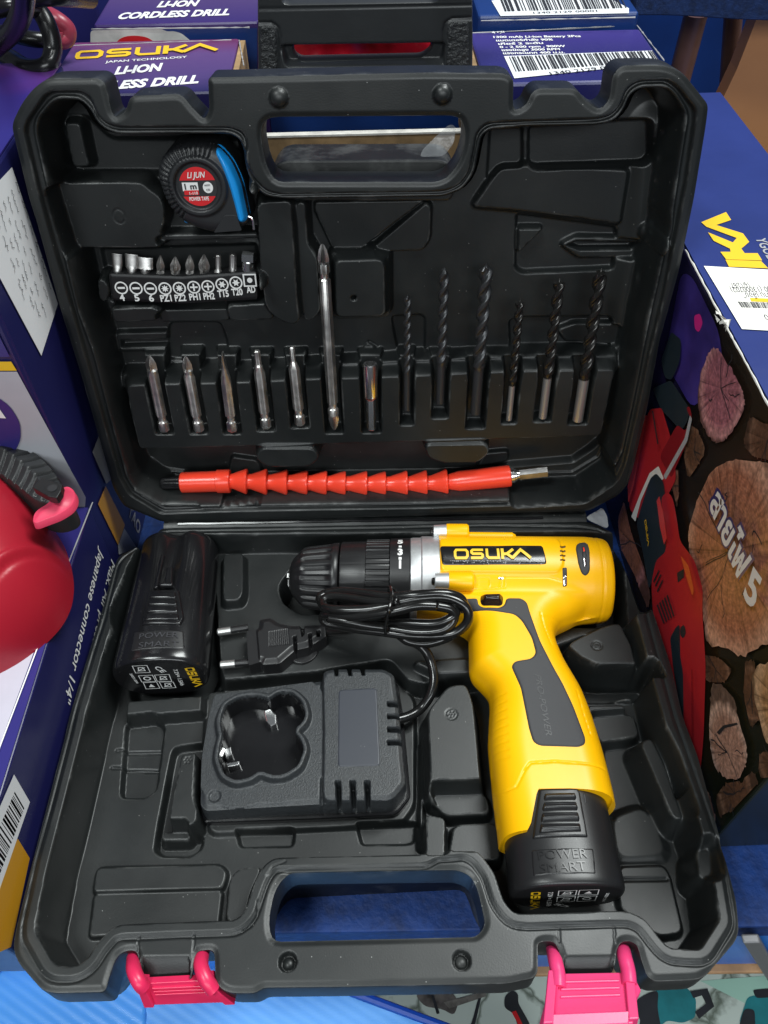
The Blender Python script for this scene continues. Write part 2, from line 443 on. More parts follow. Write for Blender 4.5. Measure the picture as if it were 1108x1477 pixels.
def hexf(th): return 0.9/np.cos(((th+math.pi/6) % (math.pi/3))-math.pi/6)
def starf(th): return 1-0.42*np.abs(np.sin(2*th))**0.7
def torxf(th): return 1-0.16*(0.5+0.5*np.cos(6*th))

def join(parts):
    V, F, k = [], [], 0
    for v, f in parts:
        V.append(np.asarray(v, float)); F += [tuple(i+k for i in q) for q in f]; k += len(v)
    return np.concatenate(V), F

def box_vf(x0, x1, y0, y1, z0, z1):
    V = [(x, y, z) for z in (z0, z1) for y in (y0, y1) for x in (x0, x1)]
    return V, [(0, 2, 3, 1), (4, 5, 7, 6), (0, 1, 5, 4), (2, 6, 7, 3), (0, 4, 6, 2), (1, 3, 7, 5)]

def prism_vf(poly, z0, z1):
    n = len(poly); V = [(p[0], p[1], z0) for p in poly]+[(p[0], p[1], z1) for p in poly]
    ar = sum(poly[i-1][0]*poly[i][1]-poly[i][0]*poly[i-1][1] for i in range(n))
    F = [tuple(range(n-1, -1, -1)), tuple(range(n, 2*n))]+[(i, (i+1) % n, n+(i+1) % n, n+i) for i in range(n)]
    if ar < 0: F = [tuple(reversed(f)) for f in F]
    return V, F

def bevel(o, wd=0.001, seg=2, ang=30):
    m = o.modifiers.new('bevel', 'BEVEL'); m.width = wd; m.segments = seg; m.limit_method = 'ANGLE'; m.angle_limit = math.radians(ang)
    return o

def catmull(P, k=8):
    P = [A(p, float) for p in P]; P = [2*P[0]-P[1]]+P+[2*P[-1]-P[-2]]; out = []
    for i in range(1, len(P)-2):
        a, b, c, d = P[i-1:i+3]
        for t in np.linspace(0, 1, k, endpoint=False):
            out.append(0.5*((2*b)+(c-a)*t+(2*a-5*b+4*c-d)*t*t+(3*b-a-3*c+d)*t**3))
    out.append(P[-2]); return np.array(out)

def tube_vf(P, r, n=12, caps=True, squash=1.0):
    P = np.asarray(P); T = np.gradient(P, axis=0); T /= np.linalg.norm(T, axis=1)[:, None]
    ref = A([0, 0, 1.0]) if abs(T[0][2]) < 0.9 else A([1.0, 0, 0]); R = []
    rr = r if hasattr(r, '__len__') else [r]*len(P)
    for p, t, q in zip(P, T, rr):
        ref = ref - t*(ref @ t); ref /= np.linalg.norm(ref); b = np.cross(t, ref)
        th = np.arange(n)*2*math.pi/n
        R.append(p + q*np.outer(np.cos(th)*squash, ref)+q*np.outer(np.sin(th), b))
    return rings_mesh(R, caps, caps)

def stroke_vf(line, wd, closed=False):
    """flat mitred stroke in the plane"""
    L = [A(p, float) for p in line]; n = len(L); le, ri = [], []
    for i in range(n):
        if closed: a, c = L[i-1], L[(i+1) % n]
        else: a, c = (L[i-1] if i else None), (L[i+1] if i < n-1 else None)
        b = L[i]
        d1 = (b-a)/np.linalg.norm(b-a) if a is not None else None
        d2 = (c-b)/np.linalg.norm(c-b) if c is not None else None
        if d1 is None: d1 = d2
        if d2 is None: d2 = d1
        n1, n2 = A([-d1[1], d1[0]]), A([-d2[1], d2[0]]); m = n1+n2; m /= max(1e-6, np.linalg.norm(m))
        k = min(2.2, 1/max(0.3, m @ n1)); le.append(b+m*wd/2*k); ri.append(b-m*wd/2*k)
    V = le+ri; F = []
    for i in range(n if closed else n-1):
        j = (i+1) % n; F.append((n+i, n+j, j, i))
    return np.array([(v[0], v[1], 0) for v in V]), F

def subdiv(vf, n=4):
    V, F = vf; O, G = [], []
    for f in F:
        a, b, c, d = (np.asarray(V[i], float) for i in f); k = len(O)
        for i in range(n+1):
            for j in range(n+1):
                s, t = i/n, j/n; O.append((a*(1-s)+b*s)*(1-t)+(d*(1-s)+c*s)*t)
        for i in range(n):
            for j in range(n): G.append((k+i*(n+1)+j, k+(i+1)*(n+1)+j, k+(i+1)*(n+1)+j+1, k+i*(n+1)+j+1))
    return np.array(O), G

def logo_vf():
    """the maker's name in wide angular letters, unit height, starts at x = 0; returns verts, faces, width"""
    P = []; t = 0.24
    def add(line, closed=False, wd=t): P.append(stroke_vf(line, wd, closed))
    add([(0.2, .12), (1.15, .12), (1.3, .3), (1.3, .7), (1.15, .88), (0.25, .88), (0.12, .7), (0.12, .3)], True)
    x = 1.62
    add([(x+1.2, .88), (x+.2, .88), (x+.08, .76), (x+.08, .6), (x+.2, .5), (x+1.0, .5), (x+1.12, .4), (x+1.12, .24), (x+1.0, .12), (x, .12)])
    x = 3.05
    add([(x+.12, 1), (x+.12, .28), (x+.28, .12), (x+1.2, .12)]); add([(x+1.2, 1), (x+1.2, 0)])
    x = 4.5
    add([(x+.14, 1), (x+.14, 0)], wd=.28); add([(x+.2, .46), (x+.55, .46), (x+1.2, .93)], wd=.26); add([(x+.5, .5), (x+1.1, .07)], wd=.26)
    x = 5.55
    add([(x, .06), (x+.85, .86), (x+1.75, .06)], wd=.27)
    for i, (v, f) in enumerate(P): v[:, 2] = i*0.00007
    V, F = join(P); return V, F, 7.4

_tc = {}
def text_vf(s, bold=0.0, shear=0.0, space=1.0):
    key = (s, bold, shear, space)
    if key not in _tc:
        c = bpy.data.curves.new('lettering', 'FONT'); c.body = s; c.offset = bold; c.shear = shear; c.space_character = space; c.resolution_u = 3
        o = bpy.data.objects.new('lettering', c); col.objects.link(o)
        dg = bpy.context.evaluated_depsgraph_get(); dg.update()
        me = bpy.data.meshes.new_from_object(o.evaluated_get(dg))
        V = np.array([v.co[:] for v in me.vertices]).reshape(-1, 3); F = [tuple(p.vertices) for p in me.polygons]
        bpy.data.objects.remove(o); bpy.data.curves.remove(c); bpy.data.meshes.remove(me)
        if len(V): V = V - A([V[:, 0].min(), 0, 0])
        _tc[key] = (V, F)
    V, F = _tc[key]; return V.copy(), F

def lay(vf, a, b, h, hs=1.0, ysize=None, width=None):
    """put a flat lettering mesh on a plane: baseline from a to b (local 2-D), height h"""
    V, F = vf; a, b = A(a[:2], float), A(b[:2], float); e = b-a; L = np.linalg.norm(e); e /= L; n = A([-e[1], e[0]])
    wd = width or V[:, 0].max(); k = L/wd; ky = (ysize if ysize else k*hs)
    X = a[None] + np.outer(V[:, 0]*k, e)+np.outer(V[:, 1]*ky, n)
    return np.c_[X, h+V[:, 2]], F

def text(fr, s, pa, pb, h, hs=1.0, bold=0.0, shear=0.0, ysize=None, lift=0.0003):
    return lay(text_vf(s, bold, shear), fr.px(*pa, h), fr.px(*pb, h), h+lift, hs, ysize)

def drape(hf, vf, off=0.0002):
    V, F = vf; V = V.copy(); V[:, 2] += hf.at(V[:, 0], V[:, 1])+off; return V, F

def poly_vf(pts, h): return [(p[0], p[1], h) for p in pts], [tuple(range(len(pts)))]

def decal(name, fr, pts, h, mat, parent, lift=0.0003, r=None):
    P = fr.P(pts, h)
    if r: P = [tuple(q) for q in fillet(P, r)]
    ar = sum(P[i-1][0]*P[i][1]-P[i][0]*P[i-1][1] for i in range(len(P)))
    if ar < 0: P = P[::-1]
    V, F = poly_vf(P, h+lift); return mesh(name, V, F, mat, parent, smooth=False)

def barcode_vf(a, b, c, d, h, n=60, seed=1, lift=0.0005):
    """bars across the quad a-b (start edge bottom->...): a,b bottom corners, d,c top corners (local 2-D)"""
    rg = random.Random(seed); a, b, c, d = (A(q[:2], float) for q in (a, b, c, d)); P = []; t = 0.0
    ws = [rg.choice((1, 1, 1, 2, 2, 3)) for _ in range(n)]; tot = float(sum(ws)); on = True
    for q in ws:
        t2 = t+q/tot
        if on: P.append(([(*(a+(b-a)*t), h+lift), (*(a+(b-a)*t2), h+lift), (*(d+(c-d)*t2), h+lift), (*(d+(c-d)*t), h+lift)], [(0, 1, 2, 3)]))
        on = not on; t = t2
    return join(P)

def flat(name, vf, mat, parent): return mesh(name, vf[0], vf[1], mat, parent, smooth=False)

BASE = Frame((0, 0, 0), (1, 0, 0), (0, 1, 0))
LTH = 1.36510
LID = Frame((0, 0.00705, 0.00705), (1, 0, 0), (0, math.cos(LTH), math.sin(LTH)))

# ------------------------------------------------------------------ surroundings
TZ = -0.047
def gbox(name, x0, x1, y0, y1, z0, z1, m, parent=None, bev=0.001):
    V, F = box_vf(x0, x1, y0, y1, z0, z1)
    o = mesh(name, V, F, m, parent, smooth=False)
    if bev: bevel(o, bev)
    return o

fl = gbox('ground', -3, 3, -2.5, 3, -0.96, -0.95, mat('grey_shop_floor', (0.10, 0.10, 0.10), 0.5, var=0.3, vscale=5), None, 0); fl['kind'] = 'structure'

TABF = Frame((0, 0, TZ), (1, 0, 0), (0, 1, 0))
tb = thing('display_table', 'blue painted display table carrying the open tool case', 'table', TABF)
gbox('table_top', -0.6, 0.75, -0.199, 0.40, -0.018, 0.0, MT['table'], tb)
gbox('fascia', -0.6, 0.75, -0.1975, -0.185, -0.085, -0.0185, MT['fascia'], tb)
gbox('edge_trim', -0.6, 0.75, -0.2015, -0.184, -0.089, -0.0855, MT['wood_edge'], tb)
BRF = Frame((0.2, -0.203, 0.0), (1, 0, 0), (0, 0, 1))
b0, b1 = BRF.p3(1082, 1350), BRF.p3(1136, 1440); b0[2] = b1[2] = 0
bq = [(b0[0]-.004, b0[1]), (b0[0]+.004, b0[1]), (b1[0]+.004, b1[1]), (b1[0]-.004, b1[1])]
V, F = prism_vf(bq, -0.001, 0.003); o = mesh('brace', V, F, mat('grey_metal_brace', (0.20, 0.20, 0.21), 0.45, metal=0.4), tb, smooth=False); bevel(o, .0008)
o.matrix_local = TABF.mat().inverted() @ BRF.mat()
for lx in (-0.55, 0.7):
    for ly in (-0.15, 0.36):
        gbox('leg', lx-0.02, lx+0.02, ly-0.02, ly+0.02, -0.95-TZ, -0.0185, MT['rod'], tb)

# blue corrugated sheet leaning out below the case
sh = Frame((-0.1, -0.30, -0.125), (1, 0, 0), (0, 1, 0))
shp = sh.P([(30, 1370), (340, 1395), (513, 1430), (690, 1495), (640, 1700), (-120, 1700), (-60, 1470)])
hf = HF(min(p[0] for p in shp)-.01, max(p[0] for p in shp)+.01, min(p[1] for p in shp)-.01, max(p[1] for p in shp)+.01, 0.0011)
hf.H = 0.00012*np.cos((hf.X*0.55+hf.Y)*2*math.pi/0.0052)
cs = thing('corrugated_sheet', 'bright blue corrugated plastic sheet under the front edge of the case', 'plastic sheet', sh)
hf.build('sheet_face', MT['sheet'], cs, hf.sd(A(shp)), -0.004, 0.0012)
e0, e1 = sh.p3(505, 1430, 0.001), sh.p3(700, 1503, 0.001)
V, F = tube_vf(np.array([e0, e1]), 0.0022, 8); mesh('edge_strip', V, F, MT['sheet_edge'], cs)
dk = sh.P([(30, 1370), (200, 1385), (213, 1430), (208, 1700), (-120, 1700), (-60, 1470)])
hf.patch('dark_fold', mat('mid_blue_plastic', (0.10, 0.38, 0.88), 0.3, var=0.1, vscale=9), cs, dk, 0.0018, 0.001)

# printed poster lower down, in front of the table
PO = Frame((0.1, -0.32, -0.34), (1, 0, 0), (0, 1, 0))
po = thing('tool_poster', 'pale poster printed with teal power tools, below the front right of the case', 'poster', PO)
pm = bpy.data.materials.new('cracked_pale_print'); pm.use_nodes = True
nt = pm.node_tree; b = nt.nodes['Principled BSDF']; b.inputs['Roughness'].default_value = 0.35
tcn = nt.nodes.new('ShaderNodeTexCoord'); vo = nt.nodes.new('ShaderNodeTexVoronoi'); vo.feature = 'DISTANCE_TO_EDGE'; vo.inputs['Scale'].default_value = 26
nz = nt.nodes.new('ShaderNodeTexNoise'); nz.inputs['Scale'].default_value = 30; nz.inputs['Detail'].default_value = 5
va = nt.nodes.new('ShaderNodeVectorMath'); va.operation = 'MULTIPLY_ADD'; va.inputs[1].default_value = (0.03,)*3
nt.links.new(tcn.outputs['Object'], nz.inputs['Vector']); nt.links.new(nz.outputs['Color'], va.inputs[0]); nt.links.new(tcn.outputs['Object'], va.inputs[2])
nt.links.new(va.outputs[0], vo.inputs['Vector'])
cr = nt.nodes.new('ShaderNodeValToRGB'); cr.color_ramp.elements[0].position = 0.0; cr.color_ramp.elements[0].color = (0.13, 0.16, 0.13, 1)
cr.color_ramp.elements[1].position = 0.07; cr.color_ramp.elements[1].color = (0.55, 0.63, 0.58, 1)
nt.links.new(vo.outputs['Distance'], cr.inputs[0]); nt.links.new(cr.outputs[0], b.inputs['Base Color'])
flat('paper', poly_vf(PO.P([(420, 1330), (1300, 1330), (1400, 1650), (380, 1650)]), 0), pm, po)
def pdec(name, pts, m, lift=0.0003, r=None): return decal(name, PO, pts, 0.0, m, po, lift, r)
pdec('mint_corner', [(1010, 1415), (1200, 1400), (1200, 1490), (1080, 1450)], MT['mint'])
pdec('teal_tool_print', [(948, 1424), (990, 1424), (1004, 1440), (1003, 1468), (985, 1476), (962, 1472), (950, 1482), (935, 1470), (940, 1440)], MT['teal'], 0.0005, 0.003)
pdec('tool_shadow_print', [(905, 1450), (935, 1432), (950, 1428), (948, 1455), (955, 1490), (915, 1500), (925, 1470)], MT['dark_ink'], 0.0006, 0.004)
pdec('tool_handle_print', [(995, 1430), (1020, 1426), (1030, 1452), (1008, 1470), (1002, 1460), (1018, 1448), (1012, 1436), (1000, 1440)], MT['dark_ink'], 0.0008)
pdec('teal_tool_print', [(1078, 1438), (1130, 1428), (1150, 1500), (1075, 1500), (1066, 1474)], MT['teal'], 0.0005, 0.003)
pdec('tool_shadow_print', [(1085, 1428), (1130, 1424), (1130, 1438), (1090, 1440)], MT['dark_ink'], 0.0008, 0.002)
pdec('tool_shadow_print', [(1073, 1455), (1088, 1456), (1090, 1500), (1060, 1500)], MT['dark_ink'], 0.0009, 0.003)
pdec('drill_print', [(728, 1436), (740, 1428), (748, 1434), (747, 1446), (766, 1480), (750, 1490), (741, 1462), (727, 1454)], MT['dark_ink'], 0.0005, 0.003)
pdec('drill_stripe_print', [(738, 1460), (744, 1458), (755, 1480), (750, 1483)], MT['red_ink'], 0.0008)
pdec('grey_machine_print', [(598, 1434), (650, 1428), (662, 1445), (655, 1466), (640, 1456), (612, 1452)], mat('grey_brown_print', (0.10, 0.09, 0.085), 0.5, var=0.6, vscale=120), 0.0005, 0.004)
pdec('grey_machine_print', [(640, 1446), (700, 1430), (702, 1437), (648, 1455)], mat('warm_grey_print', (0.17, 0.16, 0.145), 0.5, var=0.5, vscale=120), 0.0006)
pdec('cable_print', [(690, 1440), (694, 1440), (686, 1475), (677, 1500), (672, 1500), (682, 1470)], MT['dark_ink'], 0.0006)
pdec('cable_print', [(622, 1436), (626, 1436), (634, 1462), (630, 1463)], MT['dark_ink'], 0.0008)

# ---- the two boxed kits standing behind the lid
def carton_mat(nm): return grad_mat(nm, [(0.0, (0.016, 0.014, 0.075)), (0.25, (0.070, 0.042, 0.15)), (0.7, (0.105, 0.052, 0.175)), (1.0, (0.15, 0.025, 0.09))], 1, -0.005, 0.075, 0.3, 0.12, 9)
def blob(fr, q, z0, z1):
    P = [tuple(x) for x in q]; return prism_vf(P, z0, z1)

K1 = Frame((0.02, 0.15, 0.186), (math.cos(0.022), math.sin(0.022), 0), (-math.sin(0.022), math.cos(0.022), 0))
k1 = thing('drill_carton', 'purple drill carton right behind the open lid, with a gold name over white lettering', 'carton', K1)
def loc1(x, y): return K1.px(x, y, 0)
bl, br = loc1(103, 66), loc1(919, 36)
d1 = 0.5*(bl[1]+br[1]); x0, x1 = bl[0], br[0]
xa, xb = loc1(345, 57)[0], loc1(677, 48)[0]
yf = -0.004
def flap(x0, x1, name, m):
    return gbox(name, x0, x1, yf, d1, -0.235, 0.0, m, k1, 0.0015)
flap(x0, xa, 'left_panel', carton_mat('purple_carton_print'))
flap(xb, x1, 'right_panel', grad_mat('navy_violet_carton_print', [(0.0, (0.02, 0.02, 0.12)), (0.5, (0.026, 0.022, 0.13)), (1.0, (0.05, 0.035, 0.21))], 1, -0.005, 0.075, 0.3, 0.1, 10))
gbox('front_wall', xa, xb, yf, yf+0.003, -0.235, -0.0245, MT['card'], k1, 0)
gbox('cut_edge', xa+0.0005, xa+0.0035, yf+0.002, d1-0.002, -0.05, -0.0006, MT['card'], k1, 0)
gbox('cut_edge', xb-0.0035, xb-0.0005, yf+0.002, d1-0.002, -0.05, -0.0006, MT['card'], k1, 0)
gbox('torn_edge', xa, xb, yf-0.0006, yf+0.0036, -0.0246, -0.0236, MT['card_white'], k1, 0)
V, F, Wl = logo_vf()
a, b_ = K1.px(107, 86.5, 0), K1.px(316, 75, 0)
flat('brand_lettering', lay((V, F), a, b_, 0.0004, ysize=0.0125, width=Wl), MT['gold'], k1)
P = [text(K1, 'JAPAN TECHNOLOGY', (152, 91.5), (270, 84), 0, bold=0.015, ysize=0.0042)]
P.append(text(K1, 'LI-ION', (165, 108), (236, 102), 0, bold=0.045, shear=0.28, ysize=0.0145))
P.append(text(K1, 'CORDLESS DRILL', (82, 135), (287, 120), 0, bold=0.045, shear=0.28, ysize=0.0145))
flat('white_lettering', join(P), MT['white_ink'], k1)
# right half: specification lines, white barcode panel
sp = ['4 ชุด', '1300 mAh Li-ion Battery 2Pcs', 'แบตเตอรี่กำลัง 90%', 'เกียร์ 2 ระดับ', '0 - 2 500 rpm , 900W', 'แรงบิดสูง 3000 RPM', 'แรงกระแทก 400 น.ม.']
P = []
yy = [49, 55.5, 60.5, 65.5, 70, 74.5, 79]
xs = [(710, 728), (712, 838), (716, 798), (719, 784), (721, 816), (724, 808), (726, 815)]
for s_, y_, (xl, xr) in zip(sp, yy, xs):
    P.append(text(K1, s_, (xl, y_), (xr, y_-1.5), 0, bold=0.03, ysize=0.0042))
flat('white_lettering', join(P), MT['white_ink'], k1)
lb = decal('barcode_label', K1, [(727, 82), (941, 74), (952, 92), (742, 114)], 0.0, MT['paper'], k1, 0.0004)
q = [K1.px(*p, 0) for p in ((744, 105), (951, 90), (941, 75), (734, 83.5))]
flat('barcode', barcode_vf(*q, 0.0, 95, 3, 0.0007), MT['black_ink'], lb)
flat('barcode_digits', text(K1, '1340 2129 00001', (795, 109.5), (905, 98), 0, ysize=0.0055, lift=0.0007), MT['black_ink'], lb)

# the case's own handle sticking out of the carton
HY = 0.024
K1H = K1.sub((xa+xb)/2, HY, 0)
kh = thing('case_handle', 'black carrying handle poking out of the carton behind the lid', 'handle', K1H)
HFR = Frame(K1H.world((0, -0.012, 0)), K1H.U, (0, 0, 1))      # vertical front face of the handle
def hp(pts): return HFR.P(pts, 0)
hb = HF(-0.085, 0.085, -0.06, 0.10, 0.0007, 0.0)
outer = fillet(hp([(373, -30), (680, -30), (681, 60), (680, 130), (374, 132), (373, 60)]), 0.003)
hole = fillet(hp([(421, 64), (625, 62), (627, 76), (612, 90), (432, 94), (420, 84)]), 0.004)
hole2 = fillet(hp([(404, -60), (640, -60), (636, 4), (405, 8)]), 0.004)
sdo = np.maximum(np.maximum(hb.sd(outer), -hb.sd(hole)), -hb.sd(hole2))
hb.pit(hp([(402, 64), (645, 60), (642, 96), (412, 98)]), -0.006, 0.003, 0.004)
hb.groove(hp([(372, 33), (392, 33), (401, 40), (404, 52), (404, 130)]), 0.0016, 0.0016)
hb.groove(hp([(682, 26), (652, 27), (643, 33), (640, 45), (640, 130)]), 0.0016, 0.0016)
hb.groove(hp([(373, 13), (680, 7)]), 0.0008, 0.0012)
o = hb.build('handle_bar', mat('dark_grip_plastic', (0.022, 0.024, 0.026), 0.38, bump=(900, 0.2), var=0.2), kh, sdo, -0.011, 0.003)
o.matrix_local = Matrix(np.linalg.inv(np.array(K1H.mat()))).normalized() @ HFR.mat() if False else K1H.mat().inverted() @ HFR.mat()
gm = mat('leather_grain_plastic', (0.022, 0.024, 0.026), 0.42, bump=(420, 1.0, 0.0018))
for pts in ([(374, 35), (391, 35), (399, 42), (401, 54), (402, 128), (375, 128)], [(678, 29), (655, 29), (646, 35), (643, 47), (643, 128), (678, 128)]):
    g = hb.patch('grip_pad', gm, kh, hp(pts), 0.0008, 0.002); g.matrix_local = K1H.mat().inverted() @ HFR.mat()
# crimson wrapped part seen through the handle
CRF = K1.sub((xa+xb)/2, 0.058, 0)
hb = HF(-0.055, 0.055, -0.05, 0.03, 0.001)
VF = Frame(CRF.o, CRF.U, (0, 0, 1))
hb.H = 0.004*np.sin(hb.X*90+hb.Y*130)*np.cos(hb.X*40-hb.Y*60)+0.003*np.sin(hb.X*210+hb.Y*60)
cp = hb.build('plastic_bag', MT['red_fabric'], None, hb.sd(fillet(A([(-.045, -.008), (.045, -.008), (.045, .03), (-.045, .03)]), .008)), -0.008, 0.006)
tag(cp, 'crumpled crimson plastic glimpsed through the handle behind the lid', 'plastic bag', VF)

K2 = Frame((0.02, 0.226, 0.193), (math.cos(0.02), math.sin(0.02), 0), (-math.sin(0.02), math.cos(0.02), 0))
k2 = thing('drill_carton', 'purple drill carton in the second row, with a red disc on its front', 'carton', K2)
x0 = K2.px(131, 41)[0]; xa2 = K2.px(372, 38)[0]; xb2 = K2.px(693, 33)[0]; x12 = K2.px(927, 24)[0]; d2 = 0.10
gbox('left_panel', x0, xa2, 0, d2, -0.24, 0, grad_mat('purple_carton_print', [(0, (0.04, 0.022, 0.13)), (0.5, (0.080, 0.045, 0.15)), (1, (0.15, 0.06, 0.15))], 1, 0, 0.09, 0.3, 0.08, 9), k2, 0.0015)
gbox('right_panel', xb2, x12, 0, d2, -0.24, 0, MT['blue_card'], k2, 0.0015)
gbox('centre_wall', xa2, xb2, 0, d2-0.01, -0.24, -0.045, MT['blue_card'], k2, 0)
P = [text(K2, 'LI-ION', (226, 11), (287, 9), 0, bold=0.045, shear=0.28, ysize=0.0145), text(K2, 'CORDLESS DRILL', (170, 28), (331, 22), 0, bold=0.045, shear=0.28, ysize=0.0145)]
flat('white_lettering', join(P), MT['white_ink'], k2)
K2F = Frame(K2.o, K2.U, (0, 0, 1))
def onf(o, fr, root): o.matrix_local = root.mat().inverted() @ fr.mat(); return o
onf(decal('blue_front_print', K2F, [(131, 43), (371, 40), (371, 110), (131, 112)], 0.0, MT['blue_card'], k2, 0.0004), K2F, K2)
onf(decal('white_flag_print', K2F, [(131, 43), (233, 41), (242, 45), (250, 44), (262, 47), (280, 62), (290, 120), (131, 120)], 0.0, mat('white_cloth_print', (0.62, 0.64, 0.60), 0.4, var=0.25, vscale=60), k2, 0.0008, 0.002), K2F, K2)
onf(decal('red_disc_print', K2F, [(166, 66), (171, 56), (182, 51), (198, 50), (214, 53), (224, 60), (230, 68), (228, 100), (170, 100)], 0.0, MT['red_ink'], k2, 0.0012, 0.004), K2F, K2)
lb = decal('barcode_label', K2, [(709, 2), (840, -22), (907, 13), (907, 20), (722, 24)], 0.0, MT['paper'], k2, 0.0004)
q = [K2.px(*p, 0) for p in ((728, 18), (905, 13), (893, -12), (718, -8))]
flat('barcode', barcode_vf(*q, 0.0, 80, 5, 0.0007), MT['black_ink'], lb)
flat('barcode_digits', text(K2, '1340 2129 00001', (770, 21.5), (862, 18.5), 0, ysize=0.0045, lift=0.0007), MT['black_ink'], lb)

# ---- box at the far left with a shipping sheet, and its pink-violet top
LFR = Frame((-0.152, -0.012, 0.20), (0, 1, 0), (0, 0, 1))      # its right face
lbx = thing('tall_carton', 'tall navy carton left of the open lid with a white sheet stuck on its side', 'carton', Frame((-0.24, -0.012, TZ), (1, 0, 0), (0, 1, 0)))
LB0 = Frame((-0.24, -0.012, TZ), (1, 0, 0), (0, 1, 0))
gbox('carton_body', -0.12, 0.088, 0.0, 0.155, 0.0, 0.247, MT['navy'], lbx, 0.0015)
pk = grad_mat('violet_pink_print', [(0, (0.020, 0.022, 0.15)), (0.45, (0.035, 0.022, 0.17)), (0.75, (0.14, 0.02, 0.10)), (1, (0.04, 0.02, 0.13))], 1, 0.0, 0.25, 0.3, 0.5, 9)
gbox('top_print', -0.12, 0.0875, 0.001, 0.1545, 0.2473, 0.248, pk, lbx, 0)
def L(o): return onf(o, LFR, LB0)
lsheet = L(decal('paper_sheet', LFR, [(15.5, 241), (82, 438), (58, 513), (-40, 330), (-40, 300)], 0.0, MT['paper'], lbx, 0.0006))
P = []
rgs = random.Random(4)
for i, (xa_, ya_, xb_, yb_) in enumerate([(20, 262, 76, 432), (13, 274, 72, 448), (8, 284, 62, 452), (2, 290, 52, 450), (-4, 300, 44, 440), (-8, 316, 36, 440)]):
    a, b_ = LFR.px(xa_, ya_), LFR.px(xb_, yb_); a, b_ = A(a), A(b_); e = (b_-a); Ln = np.linalg.norm(e); e /= Ln; n_ = A([-e[1], e[0]])
    t = 0.0
    while t < Ln*0.93:
        k = rgs.uniform(0.004, 0.011); pts = []
        for j in range(int(k/0.0007)): pts.append(a+e*(t+j*0.0007)+n_*(rgs.uniform(-0.0007, 0.0008)+(0.0011 if rgs.random() < .12 else 0)))
        if len(pts) > 2: P.append(stroke_vf(pts, 0.00026))
        t += k+0.0022
V, F = join(P); V[:, 2] = 0.0009; flat('handwriting', (V, F), MT['black_ink'], lsheet)
L(decal('gold_band', LFR, [(151, 701), (179, 757), (169, 786), (140, 727)], 0.0, MT['gold_dark'], lbx, 0.0006))
L(decal('grey_band', LFR, [(178, 762), (196, 790), (170, 800), (169, 787)], 0.0, MT['silver_card'], lbx, 0.0006))
L(decal('code_sheet', LFR, [(141, 629), (161, 690), (152, 698), (132, 652)], 0.0, MT['grey_ink'], lbx, 0.0006))
L(flat('white_lettering', join([text(LFR, 'TAO', (184, 742), (200, 772), 0, bold=0.02)]), MT['grey_ink'], lbx))
LFF = Frame((-0.152, -0.012, 0.20), (1, 0, 0), (0, 0, 1))      # its near face
def L2(o): return onf(o, LFF, LB0)
L2(decal('silver_print', LFF, [(-130, 535), (25, 535), (124, 716), (118, 830), (-130, 850)], 0.0, MT['silver_card'], lbx, 0.0005))
L2(decal('gold_stripe', LFF, [(-130, 520), (17, 520), (25, 533), (-130, 533)], 0.0, MT['gold'], lbx, 0.0008))
L2(decal('violet_print', LFF, [(-130, 420), (-22, 440), (15, 513), (-130, 513)], 0.0, MT['navy2'], lbx, 0.0008))
L2(decal('round_badge', LFF, [(-40, 575), (-10, 566), (15, 583), (30, 608), (31, 632), (20, 655), (-40, 690)], 0.0, MT['navy2'], lbx, 0.0009, 0.004))
L2(decal('white_mark', LFF, [(-6, 578), (10, 601), (-6, 600)], 0.0, MT['white_ink'], lbx, 0.0012))

# black cable hanging in coils over the far left box
CFR = Frame((-0.235, 0.10, 0.192), (1, 0, 0), (0, 1, 0))
cb = thing('cable_coil', 'coiled thick black cable lying on the violet box top at the upper left', 'cable', CFR)
def cz(pts): return [CFR.p3(x, y, z) for x, y, z in pts]
cm = mat('rubbery_black_cable', (0.010, 0.010, 0.011), 0.28, bump=(300, 0.1), rvar=0.08)
for pts, r in (([( -40, 95, .012), (-10, 70, .016), (18, 45, .03), (32, 15, .045), (36, -25, .06)], .0046),
               ([(-40, 20, .03), (20, 8, .035), (55, 15, .03), (72, 45, .022), (76, 75, .014), (66, 96, .010), (40, 98, .008), (15, 84, .007), (-30, 60, .006)], .0044),
               ([(-40, 50, .01), (5, 48, .01), (45, 56, .008), (70, 58, .006)], .0040),
               ([(-40, -8, .03), (30, -4, .036), (80, -6, .04), (130, -2, .03)], .0044)):
    V, F = tube_vf(catmull(cz(pts), 8), r, 14); mesh('cable_strand', V, F, cm, cb)
V, F = tube_vf(catmull(cz([(66, 20, .016), (84, 30, .014), (97, 42, .010), (96, 55, .006), (84, 58, .006), (80, 46, .01)]), 8), .0045, 12)
mesh('pink_clip', V, F, mat('dull_pink_plastic', (0.28, 0.035, 0.06), 0.35), cb)

# box behind, upper left (navy side, pink top edge)
bb = Frame((-0.30, 0.29, TZ), (1, 0, 0), (0, 1, 0))
rb = thing('rear_carton', 'blue carton with a pink top at the rear left, beside the cordless drill cartons', 'carton', bb)
gbox('carton_body', -0.02, 0.127, 0.0, 0.2, 0.0, 0.24, mat('violet_blue_carton', (0.018, 0.018, 0.115), 0.35, var=0.2, vscale=14), rb, 0.0015)
gbox('pink_top', -0.02, 0.1265, 0.001, 0.199, 0.2403, 0.241, mat('deep_pink_print', (0.16, 0.008, 0.05), 0.35, var=0.2, vscale=14), rb, 0)

